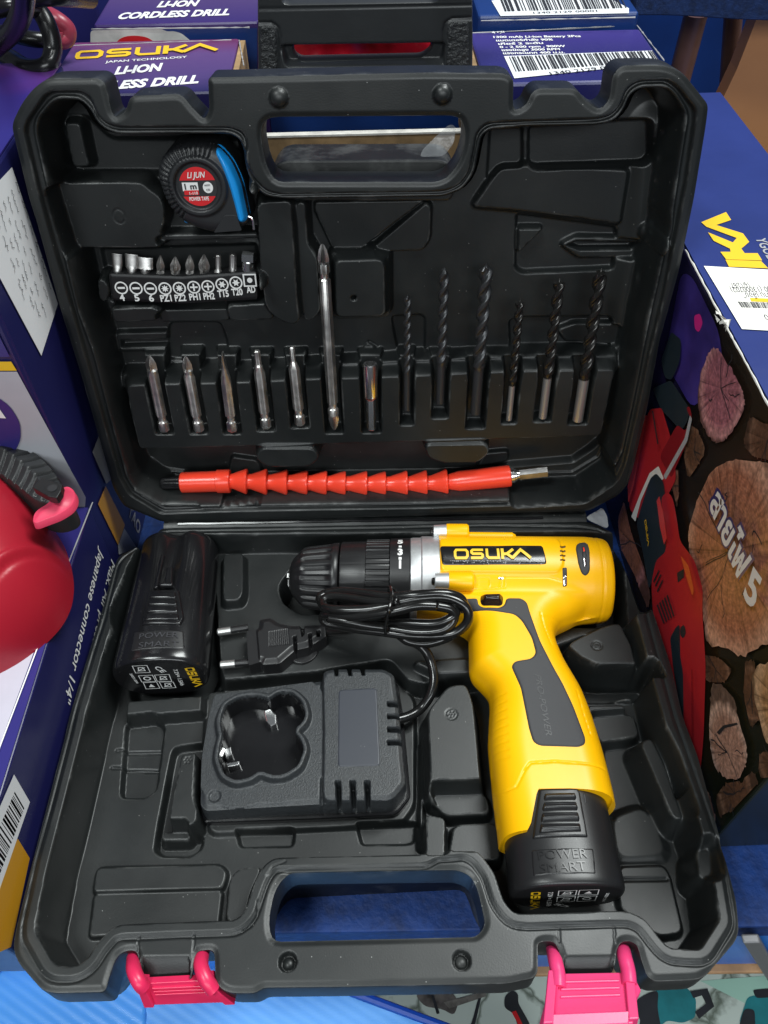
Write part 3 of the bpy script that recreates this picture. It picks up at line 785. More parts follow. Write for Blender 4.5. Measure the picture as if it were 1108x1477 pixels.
# ---- front-left box with text, and the crimson tank lying on it
FLT = 0.0385
C0 = Frame((-0.149, -0.013, TZ), (1, 0, 0), (0, 1, 0))
fc = thing('long_carton', 'long navy carton with upside-down white lettering, left of the lower case half', 'carton', C0)
gbox('carton_body', -0.22, 0.0, -0.20, 0.0, 0.0, FLT-TZ, MT['navy'], fc, 0.001)
gbox('top_print', -0.22, -0.0006, -0.20, -0.0006, FLT-TZ+0.0002, FLT-TZ+0.0008, MT['navy2'], fc, 0)
CTF = Frame((-0.149, -0.013, FLT+0.0008), (1, 0, 0), (0, 1, 0))
CSF = Frame((-0.149, -0.013, FLT), (0, 1, 0), (0, 0, 1))
def C_(o, fr): return onf(o, fr, C0)
C_(decal('silver_print', CTF, [(60, 864), (77, 864), (70, 885), (0, 1075), (-90, 1318), (-500, 1318), (-300, 864)], 0.0, mat('pale_lilac_print', (0.50, 0.48, 0.56), 0.35, var=0.12, vscale=14), fc, 0.0003), CTF)
C_(decal('gold_stripe', CTF, [(-200, 849), (85, 849), (80, 862), (-200, 862)], 0.0, MT['gold'], fc, 0.0005), CTF)
C_(flat('white_rule', join([(np.c_[stroke_vf(CTF.P([(79, 872), (40, 975), (2, 1075), (-60, 1250)]), 0.0006)[0][:, :2], np.full(8, .0008)], stroke_vf([(0, 0), (1, 0), (2, 0), (3, 0)], 1)[1])]), MT['white_ink'], fc), CTF)
C_(decal('violet_badge', CTF, [(10, 902), (24, 905), (23, 925), (8, 950), (-20, 965), (-20, 930)], 0.0, mat('violet_print', (0.07, 0.035, 0.22), 0.3), fc, 0.0005, 0.003), CTF)
P = [text(CSF, 'Japanese connector 1/4"', (143, 790), (92, 1008), 0, bold=0.008, ysize=0.0115),
     text(CSF, 'Max. Air pressure: 1/4', (160, 806), (116, 1000), 0, bold=0.008, ysize=0.0115)]
P.append(text(CSF, 'Inlet size: 1/4', (171, 838), (130, 985), 0, bold=0.008, ysize=0.0115))
C_(flat('white_lettering', join(P), MT['white_ink'], fc), CSF)
lb = C_(decal('barcode_label', CSF, [(19, 1117), (42, 1157), (-12, 1312), (-50, 1275)], 0.0, MT['paper'], fc, 0.0004), CSF)
q = [CSF.px(*p, 0) for p in ((20, 1142), (-38, 1276), (-16, 1300), (34, 1166))]
o = flat('barcode', barcode_vf(*q, 0.0, 60, 9, 0.0004), MT['black_ink'], lb)
C_(decal('gold_band', CSF, [(25, 1210), (42, 1238), (15, 1366), (-28, 1385), (-50, 1290)], 0.0, MT['gold_dark'], fc, 0.0003), CSF)
C_(flat('edge_wear', join([(np.c_[stroke_vf(CTF.P([(134, 725), (113, 778), (91, 833)]), 0.0007)[0][:, :2], np.full(6, .0004)], stroke_vf([(0, 0), (1, 0), (2, 0)], 1)[1])]), MT['grey_ink'], fc), CTF)

# crimson tank
TKF = Frame((-0.22, -0.09, FLT+0.0012), (1, 0, 0), (0, 1, 0))
tk = thing('paint_tank', 'crimson plastic tank with a black ribbed cap lying on the long navy carton', 'tank', TKF)
outl = [(-160, 610), (-60, 628), (5, 655), (40, 698), (72, 745), (80, 772), (84, 800), (80, 830), (66, 858), (40, 885), (0, 915), (-60, 945), (-160, 960)]
zt = 0.024
po_ = A(TKF.P(outl, zt))
hf = HF(po_[:, 0].min()-.004, po_[:, 0].max()+.012, po_[:, 1].min()-.01, po_[:, 1].max()+.01, 0.001)
sd = hf.sd(fillet(po_, 0.02, 8)); Rr = 0.034
hf.H = 0.052*np.sqrt(np.clip(1-(1-np.clip(-sd, 0, Rr)/Rr)**2, 0, 1))
hf.groove(TKF.P([(78, 738), (40, 772), (0, 812), (-60, 870)], zt+.018), -0.0022, 0.0045); hf.groove(TKF.P([(82, 744), (44, 777), (4, 817), (-56, 875)], zt+.018), 0.0016, 0.0022)
hf.hull('tank_body', MT['crimson'], tk, sd, -0.001)
tabp = [(48, 735), (70, 722), (86, 702), (96, 698), (105, 704), (107, 715), (101, 727), (84, 738), (62, 746), (46, 752)]
z2 = 0.046; tp = A(TKF.P(tabp, z2)); ht = HF(tp[:, 0].min()-.006, tp[:, 0].max()+.006, tp[:, 1].min()-.006, tp[:, 1].max()+.006, 0.0006, z2)
sdt = ht.sd(fillet(tp, 0.006, 6)); ht.H -= 0.0015*S((sdt+0.004)/0.004)
ht.build('tab', mat('rosy_plastic', (0.66, 0.05, 0.11), 0.35, bump=(700, .1)), tk, sdt, z2-0.0055, 0.002)
# ribbed cap: a short drum seen from its side
cz0 = 0.036
ca, cb_ = TKF.p3(-60, 700, cz0), TKF.p3(20, 645, cz0)
capo = [(-60, 600), (0, 611), (30, 624), (62, 652), (80, 680), (86, 698), (60, 706), (40, 700), (15, 678), (-20, 655), (-60, 640)]
z3 = 0.050; cp_ = A(TKF.P(capo, z3)); hc = HF(cp_[:, 0].min()-.006, cp_[:, 0].max()+.006, cp_[:, 1].min()-.006, cp_[:, 1].max()+.006, 0.0006, z3)
sdc = hc.sd(fillet(cp_, 0.008, 6)); hc.H = z3 - 0.010*S((sdc+0.016)/0.016)
for i in range(13):
    fx = -52+i*10.5
    hc.groove(TKF.P([(fx+20+i*2.6, 596+i*7.0), (fx-12+i*1.2, 640+i*6.0)], z3), 0.0022, 0.0022)
hc.build('ribbed_cap', MT['ribbed'], tk, sdc, 0.02, 0.004)
br_ = [(47, 703), (60, 688), (90, 698), (88, 708), (82, 718), (70, 716)]
z4 = 0.0535; V, F = prism_vf(TKF.P(br_, z4), z4-0.0042, z4); o = mesh('bracket', V, F, MT['satin_black'], tk, smooth=False); bevel(o, .0004)
hole_c = TKF.px(76, 704.5, z4); th = np.linspace(0, 2*math.pi, 17)[:-1]
flat('bolt_hole', poly_vf([(hole_c[0]+.0022*math.cos(t), hole_c[1]+.0022*math.sin(t)) for t in th], z4+.0003), MT['black_ink'], tk)

# ---- chainsaw carton on the right
dv = A([-0.003, 0.1086, 0]); dv /= np.linalg.norm(dv)
RO = A([0.1612, -0.164, 0.1436])
RS = Frame(RO, -dv, (0, 0, 1))                                   # the picture side, faces the case
RT = Frame(RO + A([0, 0, 0.0]), (dv[1], -dv[0], 0), dv)           # top
R0 = Frame((RO[0], RO[1], TZ), (dv[1], -dv[0], 0), dv)
rbx = thing('chainsaw_carton', 'violet carton with a red chainsaw and logs printed on its side', 'carton', R0)
Lr = 0.403; Wr = 0.076; Hr = 0.1436-TZ
gbox('carton_body', 0.0, Wr, 0.0, Lr, 0.0, Hr-0.0012, grad_mat('dark_photo_print', [(0, (0.010, 0.014, 0.008)), (0.3, (0.030, 0.018, 0.008)), (0.6, (0.008, 0.008, 0.012)), (0.8, (0.03, 0.022, 0.10)), (1, (0.04, 0.03, 0.2))], 1, 0.0, 0.30, 0.25, 0.2, 12), rbx, 0.0012)
gbox('top_flap', 0.0012, Wr-0.001, 0.001, Lr-0.001, Hr-0.0008, Hr, mat('violet_blue_gloss_print', (0.022, 0.036, 0.16), 0.28, var=0.15, vscale=12, bump=(22, 0.35, 0.0016)), rbx, 0)
def R_(o, fr): return onf(o, fr, R0)
zk = 0
def rs(name, pts, m, r=None):
    global zk; zk += 1
    return R_(decal(name, RS, pts, 0.0, m, rbx, 0.0004+0.00012*zk, r), RS)
# log slices
def log_mat(name, c1, c2, c3, rad):
    m = bpy.data.materials.new(name); m.use_nodes = True; nt = m.node_tree; N = nt.nodes; Lk = nt.links; b = N['Principled BSDF']; b.inputs['Roughness'].default_value = 0.35
    tc = N.new('ShaderNodeTexCoord'); wv = N.new('ShaderNodeTexWave'); wv.wave_type = 'RINGS'; wv.rings_direction = 'Z'
    wv.inputs['Scale'].default_value = 190; wv.inputs['Distortion'].default_value = 7; wv.inputs['Detail'].default_value = 4; wv.inputs['Detail Scale'].default_value = 1.2
    Lk.new(tc.outputs['Object'], wv.inputs['Vector'])
    nz = N.new('ShaderNodeTexNoise'); nz.inputs['Scale'].default_value = 70; nz.inputs['Detail'].default_value = 6; nz.inputs['Roughness'].default_value = 0.7; Lk.new(tc.outputs['Object'], nz.inputs['Vector'])
    mx = N.new('ShaderNodeMix'); mx.data_type = 'RGBA'; mx.inputs[6].default_value = (*c1, 1); mx.inputs[7].default_value = (*c2, 1)
    ad = N.new('ShaderNodeMath'); ad.operation = 'MULTIPLY_ADD'; Lk.new(wv.outputs['Fac'], ad.inputs[0]); ad.inputs[1].default_value = 0.35
    sc_ = N.new('ShaderNodeMapRange'); sc_.inputs[1].default_value = 0.3; sc_.inputs[2].default_value = 0.75; sc_.inputs[4].default_value = 0.65; Lk.new(nz.outputs['Fac'], sc_.inputs[0]); Lk.new(sc_.outputs[0], ad.inputs[2])
    Lk.new(ad.outputs[0], mx.inputs[0])
    # pale sapwood towards the rim
    ln = N.new('ShaderNodeVectorMath'); ln.operation = 'LENGTH'; Lk.new(tc.outputs['Object'], ln.inputs[0])
    mr = N.new('ShaderNodeMapRange'); mr.inputs[1].default_value = rad*0.72; mr.inputs[2].default_value = rad*0.95; Lk.new(ln.outputs['Value'], mr.inputs[0])
    m2 = N.new('ShaderNodeMix'); m2.data_type = 'RGBA'; Lk.new(mr.outputs[0], m2.inputs[0]); Lk.new(mx.outputs[2], m2.inputs[6]); m2.inputs[7].default_value = (*c3, 1)
    nr = N.new('ShaderNodeVectorMath'); nr.operation = 'NORMALIZE'; Lk.new(tc.outputs['Object'], nr.inputs[0])
    rn = N.new('ShaderNodeTexNoise'); rn.inputs['Scale'].default_value = 7; rn.inputs['Detail'].default_value = 6; rn.inputs['Roughness'].default_value = 0.75; Lk.new(nr.outputs[0], rn.inputs['Vector'])
    rr_ = N.new('ShaderNodeMapRange'); rr_.inputs[1].default_value = 0.36; rr_.inputs[2].default_value = 0.52; rr_.inputs[3].default_value = 0.75; rr_.inputs[4].default_value = 0.0; Lk.new(rn.outputs['Fac'], rr_.inputs[0])
    m3 = N.new('ShaderNodeMix'); m3.data_type = 'RGBA'; Lk.new(rr_.outputs[0], m3.inputs[0]); Lk.new(m2.outputs[2], m3.inputs[6]); m3.inputs[7].default_value = tuple(x*0.35 for x in c2)+(1,)
    bk_ = N.new('ShaderNodeMapRange'); bk_.inputs[1].default_value = rad*0.98; bk_.inputs[2].default_value = rad*1.12; bk_.inputs[4].default_value = 0.8
    nb = N.new('ShaderNodeTexNoise'); nb.inputs['Scale'].default_value = 140; nb.inputs['Detail'].default_value = 5; Lk.new(tc.outputs['Object'], nb.inputs['Vector'])
    ab = N.new('ShaderNodeMath'); ab.operation = 'MULTIPLY_ADD'; Lk.new(nb.outputs['Fac'], ab.inputs[0]); ab.inputs[1].default_value = rad*0.35; Lk.new(ln.outputs['Value'], ab.inputs[2]); 
    s5 = N.new('ShaderNodeMath'); s5.operation = 'SUBTRACT'; Lk.new(ab.outputs[0], s5.inputs[0]); s5.inputs[1].default_value = rad*0.17; Lk.new(s5.outputs[0], bk_.inputs[0])
    m4 = N.new('ShaderNodeMix'); m4.data_type = 'RGBA'; Lk.new(bk_.outputs[0], m4.inputs[0]); Lk.new(m3.outputs[2], m4.inputs[6]); m4.inputs[7].default_value = (0.05, 0.028, 0.018, 1)
    nf = N.new('ShaderNodeTexNoise'); nf.inputs['Scale'].default_value = 420; nf.inputs['Detail'].default_value = 4; Lk.new(tc.outputs['Object'], nf.inputs['Vector'])
    fr_ = N.new('ShaderNodeMapRange'); fr_.inputs[1].default_value = 0.3; fr_.inputs[2].default_value = 0.7; fr_.inputs[3].default_value = 0.55; fr_.inputs[4].default_value = 1.3; Lk.new(nf.outputs['Fac'], fr_.inputs[0])
    m5 = N.new('ShaderNodeVectorMath'); m5.operation = 'SCALE'; Lk.new(m4.outputs[2], m5.inputs[0]); Lk.new(fr_.outputs[0], m5.inputs['Scale'])
    Lk.new(m5.outputs[0], b.inputs['Base Color']); return m
def log(pts, c, cols, cracks=7, r=0.006, seed=0):
    global zk; zk += 1
    rg = random.Random(seed)
    P = fillet(RS.P(pts), r, 6); cx_, cy_ = RS.px(*c); rad = np.linalg.norm(P-A([cx_, cy_]), axis=1).mean()
    P = P + np.array([[rg.uniform(-.0007, .0007), rg.uniform(-.0007, .0007)] for _ in P])
    ar = sum(P[i-1][0]*P[i][1]-P[i][0]*P[i-1][1] for i in range(len(P)))
    if ar < 0: P = P[::-1]
    Q = [(p[0]-cx_, p[1]-cy_) for p in P]
    fr = RS.sub(cx_, cy_, 0.0004+0.00012*zk)
    o = R_(flat('log_print', poly_vf(Q, 0), log_mat('log_print_ink', *cols, rad), rbx), fr)
    S_ = []
    for i in range(cracks):
        a = rg.uniform(0, 6.28); k0 = 0.0 if i < 4 else rg.uniform(.3, .6)*rad; k1 = rg.uniform(.45, .85)*rad; pts_ = []
        for t in np.linspace(k0, k1, 6): a += rg.uniform(-.10, .10); pts_.append((t*math.cos(a), t*math.sin(a)))
        S_.append(stroke_vf(pts_, rg.uniform(.0003, .0007)))
    V, F = join(S_); V[:, 2] = 0.00015; flat('crack_print', (V, F), MT['dark_ink'], o)
    return o
rs('sky_glow_print', [(984, 392), (1000, 398), (1040, 480), (1046, 545), (1000, 590), (960, 520)], mat('dusk_violet_print', (0.055, 0.035, 0.23), 0.3, var=0.5, vscale=30), 0.008)
rs('pink_flare_print', [(1003, 455), (1012, 452), (1016, 466), (1010, 480), (1004, 474)], mat('magenta_print', (0.75, 0.03, 0.28), 0.3), 0.002)
for pts_, c_, sd_ in (([(1084, 600), (1108, 610), (1150, 640), (1130, 668), (1092, 660), (1074, 640)], (1110, 635), 21), ([(1000, 610), (1012, 625), (1020, 650), (1010, 672), (994, 690), (988, 650)], (1004, 650), 22), ([(1012, 945), (1040, 948), (1060, 965), (1048, 985), (1026, 984), (1014, 970)], (1036, 966), 23),
                         ([(1078, 955), (1092, 950), (1096, 985), (1100, 1040), (1086, 1050), (1076, 1000)], (1088, 1000), 24), ([(1050, 1130), (1075, 1128), (1090, 1110), (1100, 1130), (1060, 1170), (1042, 1180), (1036, 1150)], (1064, 1145), 25), ([(1100, 1085), (1140, 1080), (1140, 1120), (1100, 1120)], (1120, 1100), 26)):
    log(pts_, c_, ((0.20, 0.10, 0.06), (0.10, 0.05, 0.03), (0.26, 0.14, 0.09)), 6, 0.003, seed=sd_)
log([(1040, 500), (1062, 535), (1078, 565), (1080, 585), (1060, 625), (1045, 640), (1030, 635), (1015, 610), (1010, 575), (1016, 535), (1028, 505)], (1045, 560), ((0.56, 0.20, 0.23), (0.36, 0.13, 0.18), (0.68, 0.32, 0.33)), 7, seed=1)
log([(1108, 665), (1060, 662), (1030, 680), (1010, 720), (996, 770), (1000, 800), (1018, 880), (1024, 930), (1050, 935), (1076, 948), (1108, 930), (1180, 900), (1190, 700)], (1058, 795), ((0.54, 0.22, 0.13), (0.32, 0.12, 0.075), (0.70, 0.40, 0.28)), 12, seed=2)
log([(1032, 985), (1045, 985), (1064, 1005), (1072, 1040), (1083, 1080), (1082, 1105), (1070, 1125), (1050, 1122), (1034, 1105), (1028, 1060), (1030, 1010)], (1055, 1085), ((0.60, 0.36, 0.28), (0.36, 0.2, 0.15), (0.66, 0.46, 0.38)), 5, seed=3)
log([(1090, 968), (1108, 955), (1180, 960), (1180, 1100), (1112, 1075), (1095, 1010)], (1140, 1020), ((0.62, 0.36, 0.17), (0.36, 0.19, 0.09), (0.7, 0.46, 0.28)), 5, seed=4)
log([(975, 672), (984, 678), (985, 710), (982, 732), (974, 700)], (979, 700), ((0.25, 0.11, 0.08), (0.15, 0.07, 0.05), (0.3, 0.16, 0.12)), 3, 0.002, seed=5)
rs('bark_print', [(1040, 1056), (1050, 1046), (1070, 1042), (1071, 1045), (1052, 1050), (1044, 1060)], MT['dark_ink'], 0.001)
log([(905, 722), (915, 765), (938, 830), (944, 862), (940, 880), (925, 840), (900, 790), (896, 750)], (915, 780), ((0.36, 0.14, 0.085), (0.2, 0.08, 0.06), (0.42, 0.18, 0.19)), 6, 0.004, seed=6)
log([(1022, 1130), (1032, 1150), (1040, 1180), (1036, 1200), (1024, 1170)], (1030, 1165), ((0.35, 0.2, 0.17), (0.2, 0.1, 0.09), (0.45, 0.3, 0.27)), 2, 0.002, seed=7)
# the printed saw
rs('guard_print', [(975, 478), (990, 490), (988, 520), (976, 548), (966, 545), (960, 520)], MT['saw_slate'], 0.003)
rs('guard_print', [(948, 560), (975, 548), (1003, 590), (1000, 606), (990, 622), (975, 605), (960, 590)], MT['saw_slate'], 0.003)
rs('saw_body_print', [(944, 590), (962, 588), (978, 640), (983, 690), (968, 720), (950, 752), (938, 758), (915, 735), (912, 700), (922, 655)], MT['saw_red'], 0.003)
rs('saw_body_print', [(962, 652), (985, 612), (997, 622), (1005, 604), (998, 588), (1003, 585), (1007, 600), (998, 640), (976, 690), (960, 660)], MT['saw_red_dark'], 0.003)
rs('chain_print', [(1004, 598), (1007, 604), (1000, 636), (968, 692), (965, 686), (996, 632)], MT['silver_card'], 0.001)
rs('bar_print', [(918, 745), (930, 715), (945, 682), (958, 672), (966, 690), (960, 694), (954, 684), (944, 695), (932, 722), (924, 752)], MT['white_ink'], 0.001)
rs('saw_grip_print', [(930, 740), (946, 690), (955, 682), (966, 695), (968, 714), (982, 760), (976, 790), (966, 815), (956, 822), (944, 850), (936, 800), (926, 755)], MT['saw_slate'], 0.003)
rs('saw_handle_print', [(962, 718), (972, 708), (980, 718), (986, 750), (990, 780), (1012, 808), (1024, 850), (1023, 880), (1028, 960), (1025, 1060), (1020, 1115), (1012, 1112), (990, 1030), (960, 940), (950, 880), (948, 840), (955, 808), (970, 795), (968, 760)], MT['saw_red'], 0.004)
rs('saw_opening_print', [(976, 920), (984, 905), (990, 900), (991, 948), (995, 970), (996, 1040), (990, 1020), (980, 960)], MT['saw_slate'], 0.002)
rs('saw_button_print', [(991, 905), (997, 900), (1000, 912), (996, 921), (991, 916)], MT['dark_ink'], 0.002)
rs('saw_badge_print', [(987, 826), (997, 820), (997, 832), (988, 840)], MT['dark_ink'])
for i, (xa_, ya_) in enumerate(((954, 838), (957, 844), (960, 852))):
    rs('vent_print', [(xa_-2, ya_), (xa_+6, ya_-16), (xa_+7.5, ya_-15), (xa_-.5, ya_+2)], MT['dark_ink'])
for i in range(5):
    rs('vent_print', [(958+i*4, 873-i*3.5+0), (960+i*4, 871-i*3.5), (970+i*4, 898-i*2.5), (968+i*4, 899-i*2.5)], MT['dark_ink'])
V, F, Wl = logo_vf()
zk += 1
R_(flat('brand_lettering', lay((V, F), RS.px(941.5, 751), RS.px(948, 788), 0.0004+.00012*zk, ysize=0.003, width=Wl), MT['gold'], rbx), RS)
zk += 1
vf = text(RS, 'สายไฟ', (1037, 726), (1085, 842), 0, hs=1.25, bold=0.075, lift=0.0004+.00012*zk)
R_(flat('lettering_outline', (vf[0], vf[1]), MT['navy2'], rbx), RS)
zk += 1
R_(flat('white_lettering', join([text(RS, 'สายไฟ', (1039, 729), (1083, 838), 0, hs=1.25, bold=0.03, lift=0.0004+.00012*zk), text(RS, '5', (1089, 857), (1104, 880), 0, bold=0.03, lift=0.0004+.00012*zk)]), MT['white_ink'], rbx), RS)
# top print: part of the gold name, sticker
def rt(name, pts, m, lift=0.0004, r=None): return R_(decal(name, RT, pts, 0.0, m, rbx, lift, r), RT)
def zz(p): return [(930+x/6.152, 280+y/6.152) for x, y in p]
rt('gold_letter_print', zz([(500, 255), (720, 165), (765, 235), (632, 280), (870, 355), (925, 430), (855, 490), (885, 530), (1000, 530), (1040, 595), (720, 585), (670, 518), (760, 518), (755, 490), (610, 420), (560, 345), (780, 435), (815, 395), (545, 295)]), MT['gold'])
rt('gold_letter_print', zz([(715, 588), (1030, 600), (1090, 660), (1095, 665), (745, 650)]), MT['gold'])
R_(flat('white_lettering', text(RT, 'YGOLON', (1089, 344), (1118, 392), 0, bold=0.02, ysize=0.007), MT['grey_ink'], rbx), RT)
stk = rt('sticker', zz([(522, 645), (1300, 690), (1300, 1230), (860, 1205)]), MT['cream_paper'], 0.0005)
q = [RT.px(*p, 0) for p in zz([(855, 1015), (1200, 1030), (1180, 975), (820, 962)])]
flat('barcode', barcode_vf(*q, 0.0, 70, 12, 0.0006), MT['black_ink'], stk)
lf = []
for s_, a, b_ in (('16/12/67', (905, 790), (750, 800)), ('CS-3000 (13000702)', (1250, 825), (748, 835)), ('สายพาน เลื่อย"', (1200, 880), (860, 885)), ('M-10', (1200, 1072), (1045, 1078))):
    pa, pb = zz([a])[0], zz([b_])[0]; lf.append(text(RT, s_, pa, pb, 0, ysize=0.0062, lift=0.0006))
flat('sticker_lettering', join(lf), MT['black_ink'], stk)
ym = decal('yellow_mark', RT, zz([(930, 930), (1200, 940), (1210, 975), (940, 962)]), 0.0, MT['gold'], stk, 0.0006)
# worn white edge with a torn corner
E_ = RS.P([(983, 380), (1005, 425), (1034, 480), (1050, 510), (1068, 562), (1108, 610), (1200, 760)])
Pt = []
for a, b_ in zip(E_[:-1], E_[1:]):
    for t in np.linspace(0, 1, 8, endpoint=False): Pt.append((a[0]*(1-t)+b_[0]*t, nrng.uniform(-.0002, .0001)-0.0001, nrng.uniform(-.0002, .0001)))
V, F = tube_vf(np.array(Pt), list(nrng.uniform(.0003, .0006, len(Pt))), 6); R_(mesh('worn_edge', V, F, MT['card_white'], rbx), RS)
e = RS.px(1036, 482); V = nrng.normal(0, 1, (40, 3)); V /= np.linalg.norm(V, axis=1)[:, None]
tf = []
for i in range(9):
    c = nrng.uniform(-.003, .003, 3)*A([1.3, .6, .5]); q = A([nrng.uniform(-.003, .003, 3) for _ in range(4)]); tf.append((q*A([1, .5, .5])+c+A([e[0], 0.0005, 0.001]), [(0, 1, 2, 3)]))
R_(flat('torn_corner', join(tf), MT['card_white'], rbx), RS)

for i in range(9):
    y0_ = 965+i*16
    rs('saw_crease_print', [(1012+i*.4, y0_), (1013.6+i*.4, y0_), (1014+i*.4, y0_+15), (1012.6+i*.4, y0_+15)], MT['saw_red_dark'])
rs('saw_highlight_print', [(964, 722), (968, 715), (974, 740), (979, 775), (975, 785), (969, 760)], mat('light_red_saw_print', (0.62, 0.05, 0.055), 0.35))
rs('saw_highlight_print', [(1000, 800), (1012, 815), (1020, 850), (1018, 860), (1008, 830)], mat('orange_saw_print', (0.62, 0.10, 0.03), 0.35), .002)
rs('saw_highlight_print', [(946, 600), (950, 598), (930, 700), (922, 725), (921, 700)], mat('light_red_saw_print', (0.60, 0.05, 0.055), 0.35), .001)
rs('saw_crease_print', [(958, 592), (960, 592), (968, 640), (966, 640)], MT['dark_ink'])
def edge_line(name, fr, pts, h, root, rad=.0005, m='card_white'):
    P_ = [fr.p3(x, y, h) for x, y in pts]; Q_ = []
    for a, b_ in zip(P_[:-1], P_[1:]):
        for t in np.linspace(0, 1, 24, endpoint=False): Q_.append(a*(1-t)+b_*t)
    V, F = tube_vf(np.array(Q_), list(rad*nrng.uniform(.2, 1.1, len(Q_))), 6); o = mesh(name, V, F, MT[m], root); return o
bpy.context.view_layer.update()
for fr_, root_, pts_ in ((K2, k2, [(132, 42), (370, 39.5)]), (K2, k2, [(694, 30), (926, 25)]), (K1, k1, [(104, 66), (344, 57.5)]), (K1, k1, [(678, 48), (918, 36.5)]), (K1, k1, [(345, 58), (352, 96)]), (K1, k1, [(919, 36.5), (960, 90)])):
    edge_line('worn_edge', fr_, pts_, -0.0001, root_, .0005, 'grey_ink')
# ---- things at the far right: cloth-covered shelf, stand legs, orange panel
C9 = Frame((0.33, 0.44, 0.0), (1, 0, 0), (0, 0, 1))
cl = thing('felt_cloth', 'dark blue felt cloth hanging at the top right corner behind the cartons', 'cloth', C9)
cp_ = C9.P([(918, 21), (1010, 24), (1130, 27), (1500, 30), (1500, -400), (918, -400)], 0.0)
g = HF(min(p[0] for p in cp_)-.01, max(p[0] for p in cp_)+.01, min(p[1] for p in cp_)-.01, max(p[1] for p in cp_)+.01, 0.003)
g.H = 0.003*np.sin(g.X*45+2*np.sin(g.Y*12)); g.build('cloth_sheet', MT['cloth'], cl, g.sd(A(cp_)), -0.012, 0.006)
bk = gbox('rear_board', -0.6, 1.2, 0.86, 0.88, -0.94, 1.0, mat('deep_blue_board', (0.006, 0.035, 0.19), 0.4, var=0.3, vscale=6)); tag(bk, 'deep blue board standing upright behind the table at the top right', 'board')
for i, (p0, p1) in enumerate((((1004, 20), (968, 160)), ((1058, 20), (1042, 240)))):
    WF = Frame((0.4, 0.55+0.04*i, 0), (1, 0, 0), (0, 0, 1)); a, b_ = WF.p3(*p0), WF.p3(*p1); bb_ = b_+(b_-a)*2.2
    V, F = tube_vf(np.array([a, bb_]), 0.011 if i == 0 else 0.009, 16)
    o = mesh('stand_leg', V, F, MT['rod']); tag(o, ('thicker glossy brown tube leaning left behind the lid corner', 'thinner dark brown tube beside the orange panel')[i], 'tube', WF, 'brown tubes at the upper right')
OFr = Frame((0.5, 0.50, 0), (1, 0, 0), (0, 0, 1))
pts = OFr.P([(1092, 26), (1400, 26), (1400, 420), (1108, 245), (1000, 170), (1040, 148), (1063, 100)])
V, F = prism_vf(pts, -0.02, 0); o = mesh('laminate_panel', V, F, MT['orange_panel'], smooth=False); tag(o, 'orange brown laminate panel at the right edge above the violet carton', 'panel', OFr)

# ------------------------------------------------------------------ the open tool case
case = thing('tool_case', 'open black moulded plastic tool case with two pink latches, lid tilted back', 'tool case', Frame((0, -0.11, TZ), (1, 0, 0), (0, 1, 0)))
CASEF = Frame((0, -0.11, TZ), (1, 0, 0), (0, 1, 0))
def incase(o, fr): o.matrix_local = CASEF.mat().inverted() @ fr.mat(); return o
STEP = 0.0005
BF = -0.027                                     # floor of the lower half
B = lambda pts, h=0.0: A(BASE.P(pts, h))
out = B([(233, 760), (216, 779), (186, 794), (171, 801), (163, 820), (150, 870), (122, 960), (100, 1032), (94, 1060), (42, 1260), (22, 1342), (18, 1366), (25, 1387), (61, 1428), (78, 1432), (152, 1430), (156, 1412), (163, 1390), (170, 1377), (180, 1371), (198, 1370), (202, 1417), (275, 1417), (281, 1380), (284, 1372), (292, 1370), (309, 1369), (311, 1420), (330, 1432), (368, 1432), (380, 1424), (480, 1423), (730, 1418), (737, 1417), (770, 1410), (776, 1400), (776, 1360), (784, 1357), (800, 1357), (808, 1372), (814, 1405), (886, 1405), (890, 1368), (896, 1358), (908, 1356), (920, 1362), (926, 1385), (934, 1408), (945, 1415), (1014, 1412), (1067, 1350), (1063, 1300), (1038, 1205), (1007, 1090), (985, 1033), (970, 965), (942, 880), (931, 860), (925, 845), (908, 794), (900, 779), (889, 770), (862, 756), (845, 751)])
hb = HF(out[:, 0].min()-.006, out[:, 0].max()+.006, out[:, 1].min()-.006, out[:, 1].max()+.006, STEP, 0.0)
sdo = hb.sd(fillet(out, 0.004))
hole = fillet(B([(392, 1358), (387, 1328), (395, 1288), (405, 1270), (418, 1259), (430, 1257), (660, 1254), (680, 1263), (690, 1283), (700, 1330), (697, 1340), (687, 1351)]), 0.004)
sdh = hb.sd(hole); sda = np.maximum(sdo, -sdh)
# rim: rounded outer edge, raised inner lip, line round the lip
inner = B([(183, 818), (187, 811), (216, 789), (238, 777), (320, 776), (537, 772), (700, 768), (835, 770), (862, 774), (888, 792), (902, 825), (931, 935), (958, 1037), (992, 1135), (1022, 1226), (1030, 1274), (1038, 1325), (1034, 1333), (1010, 1371), (964, 1368), (950, 1352), (930, 1326), (907, 1315), (875, 1315), (757, 1319), (740, 1317), (725, 1298), (712, 1258), (692, 1231), (670, 1220), (652, 1222), (625, 1224), (612, 1233), (480, 1236), (395, 1238), (380, 1250), (370, 1268), (360, 1296), (354, 1315), (340, 1328), (277, 1330), (175, 1334), (160, 1340), (140, 1362), (125, 1386), (110, 1394), (85, 1394), (75, 1387), (51, 1345), (52, 1330), (70, 1242), (92, 1160), (117, 1060), (125, 1025), (150, 940), (166, 889)])
lip = fillet(inner, 0.003)
sdl = hb.sd(lip)
hb.H += 0.0006*(S((0.0042-sdl)/0.0008)-0.0)*(sdl > -0.02)      # inner lip stands a little proud
hb.H -= 0.0009*S(1-np.abs(sdl-0.0054)/0.0007)                     # dark line outside the lip
hb.H -= 0.0007*S((sda+0.0022)/0.0022)                             # soft outer edge
# cavity
hb.pit(inner, BF, 0.0055, 0.003)
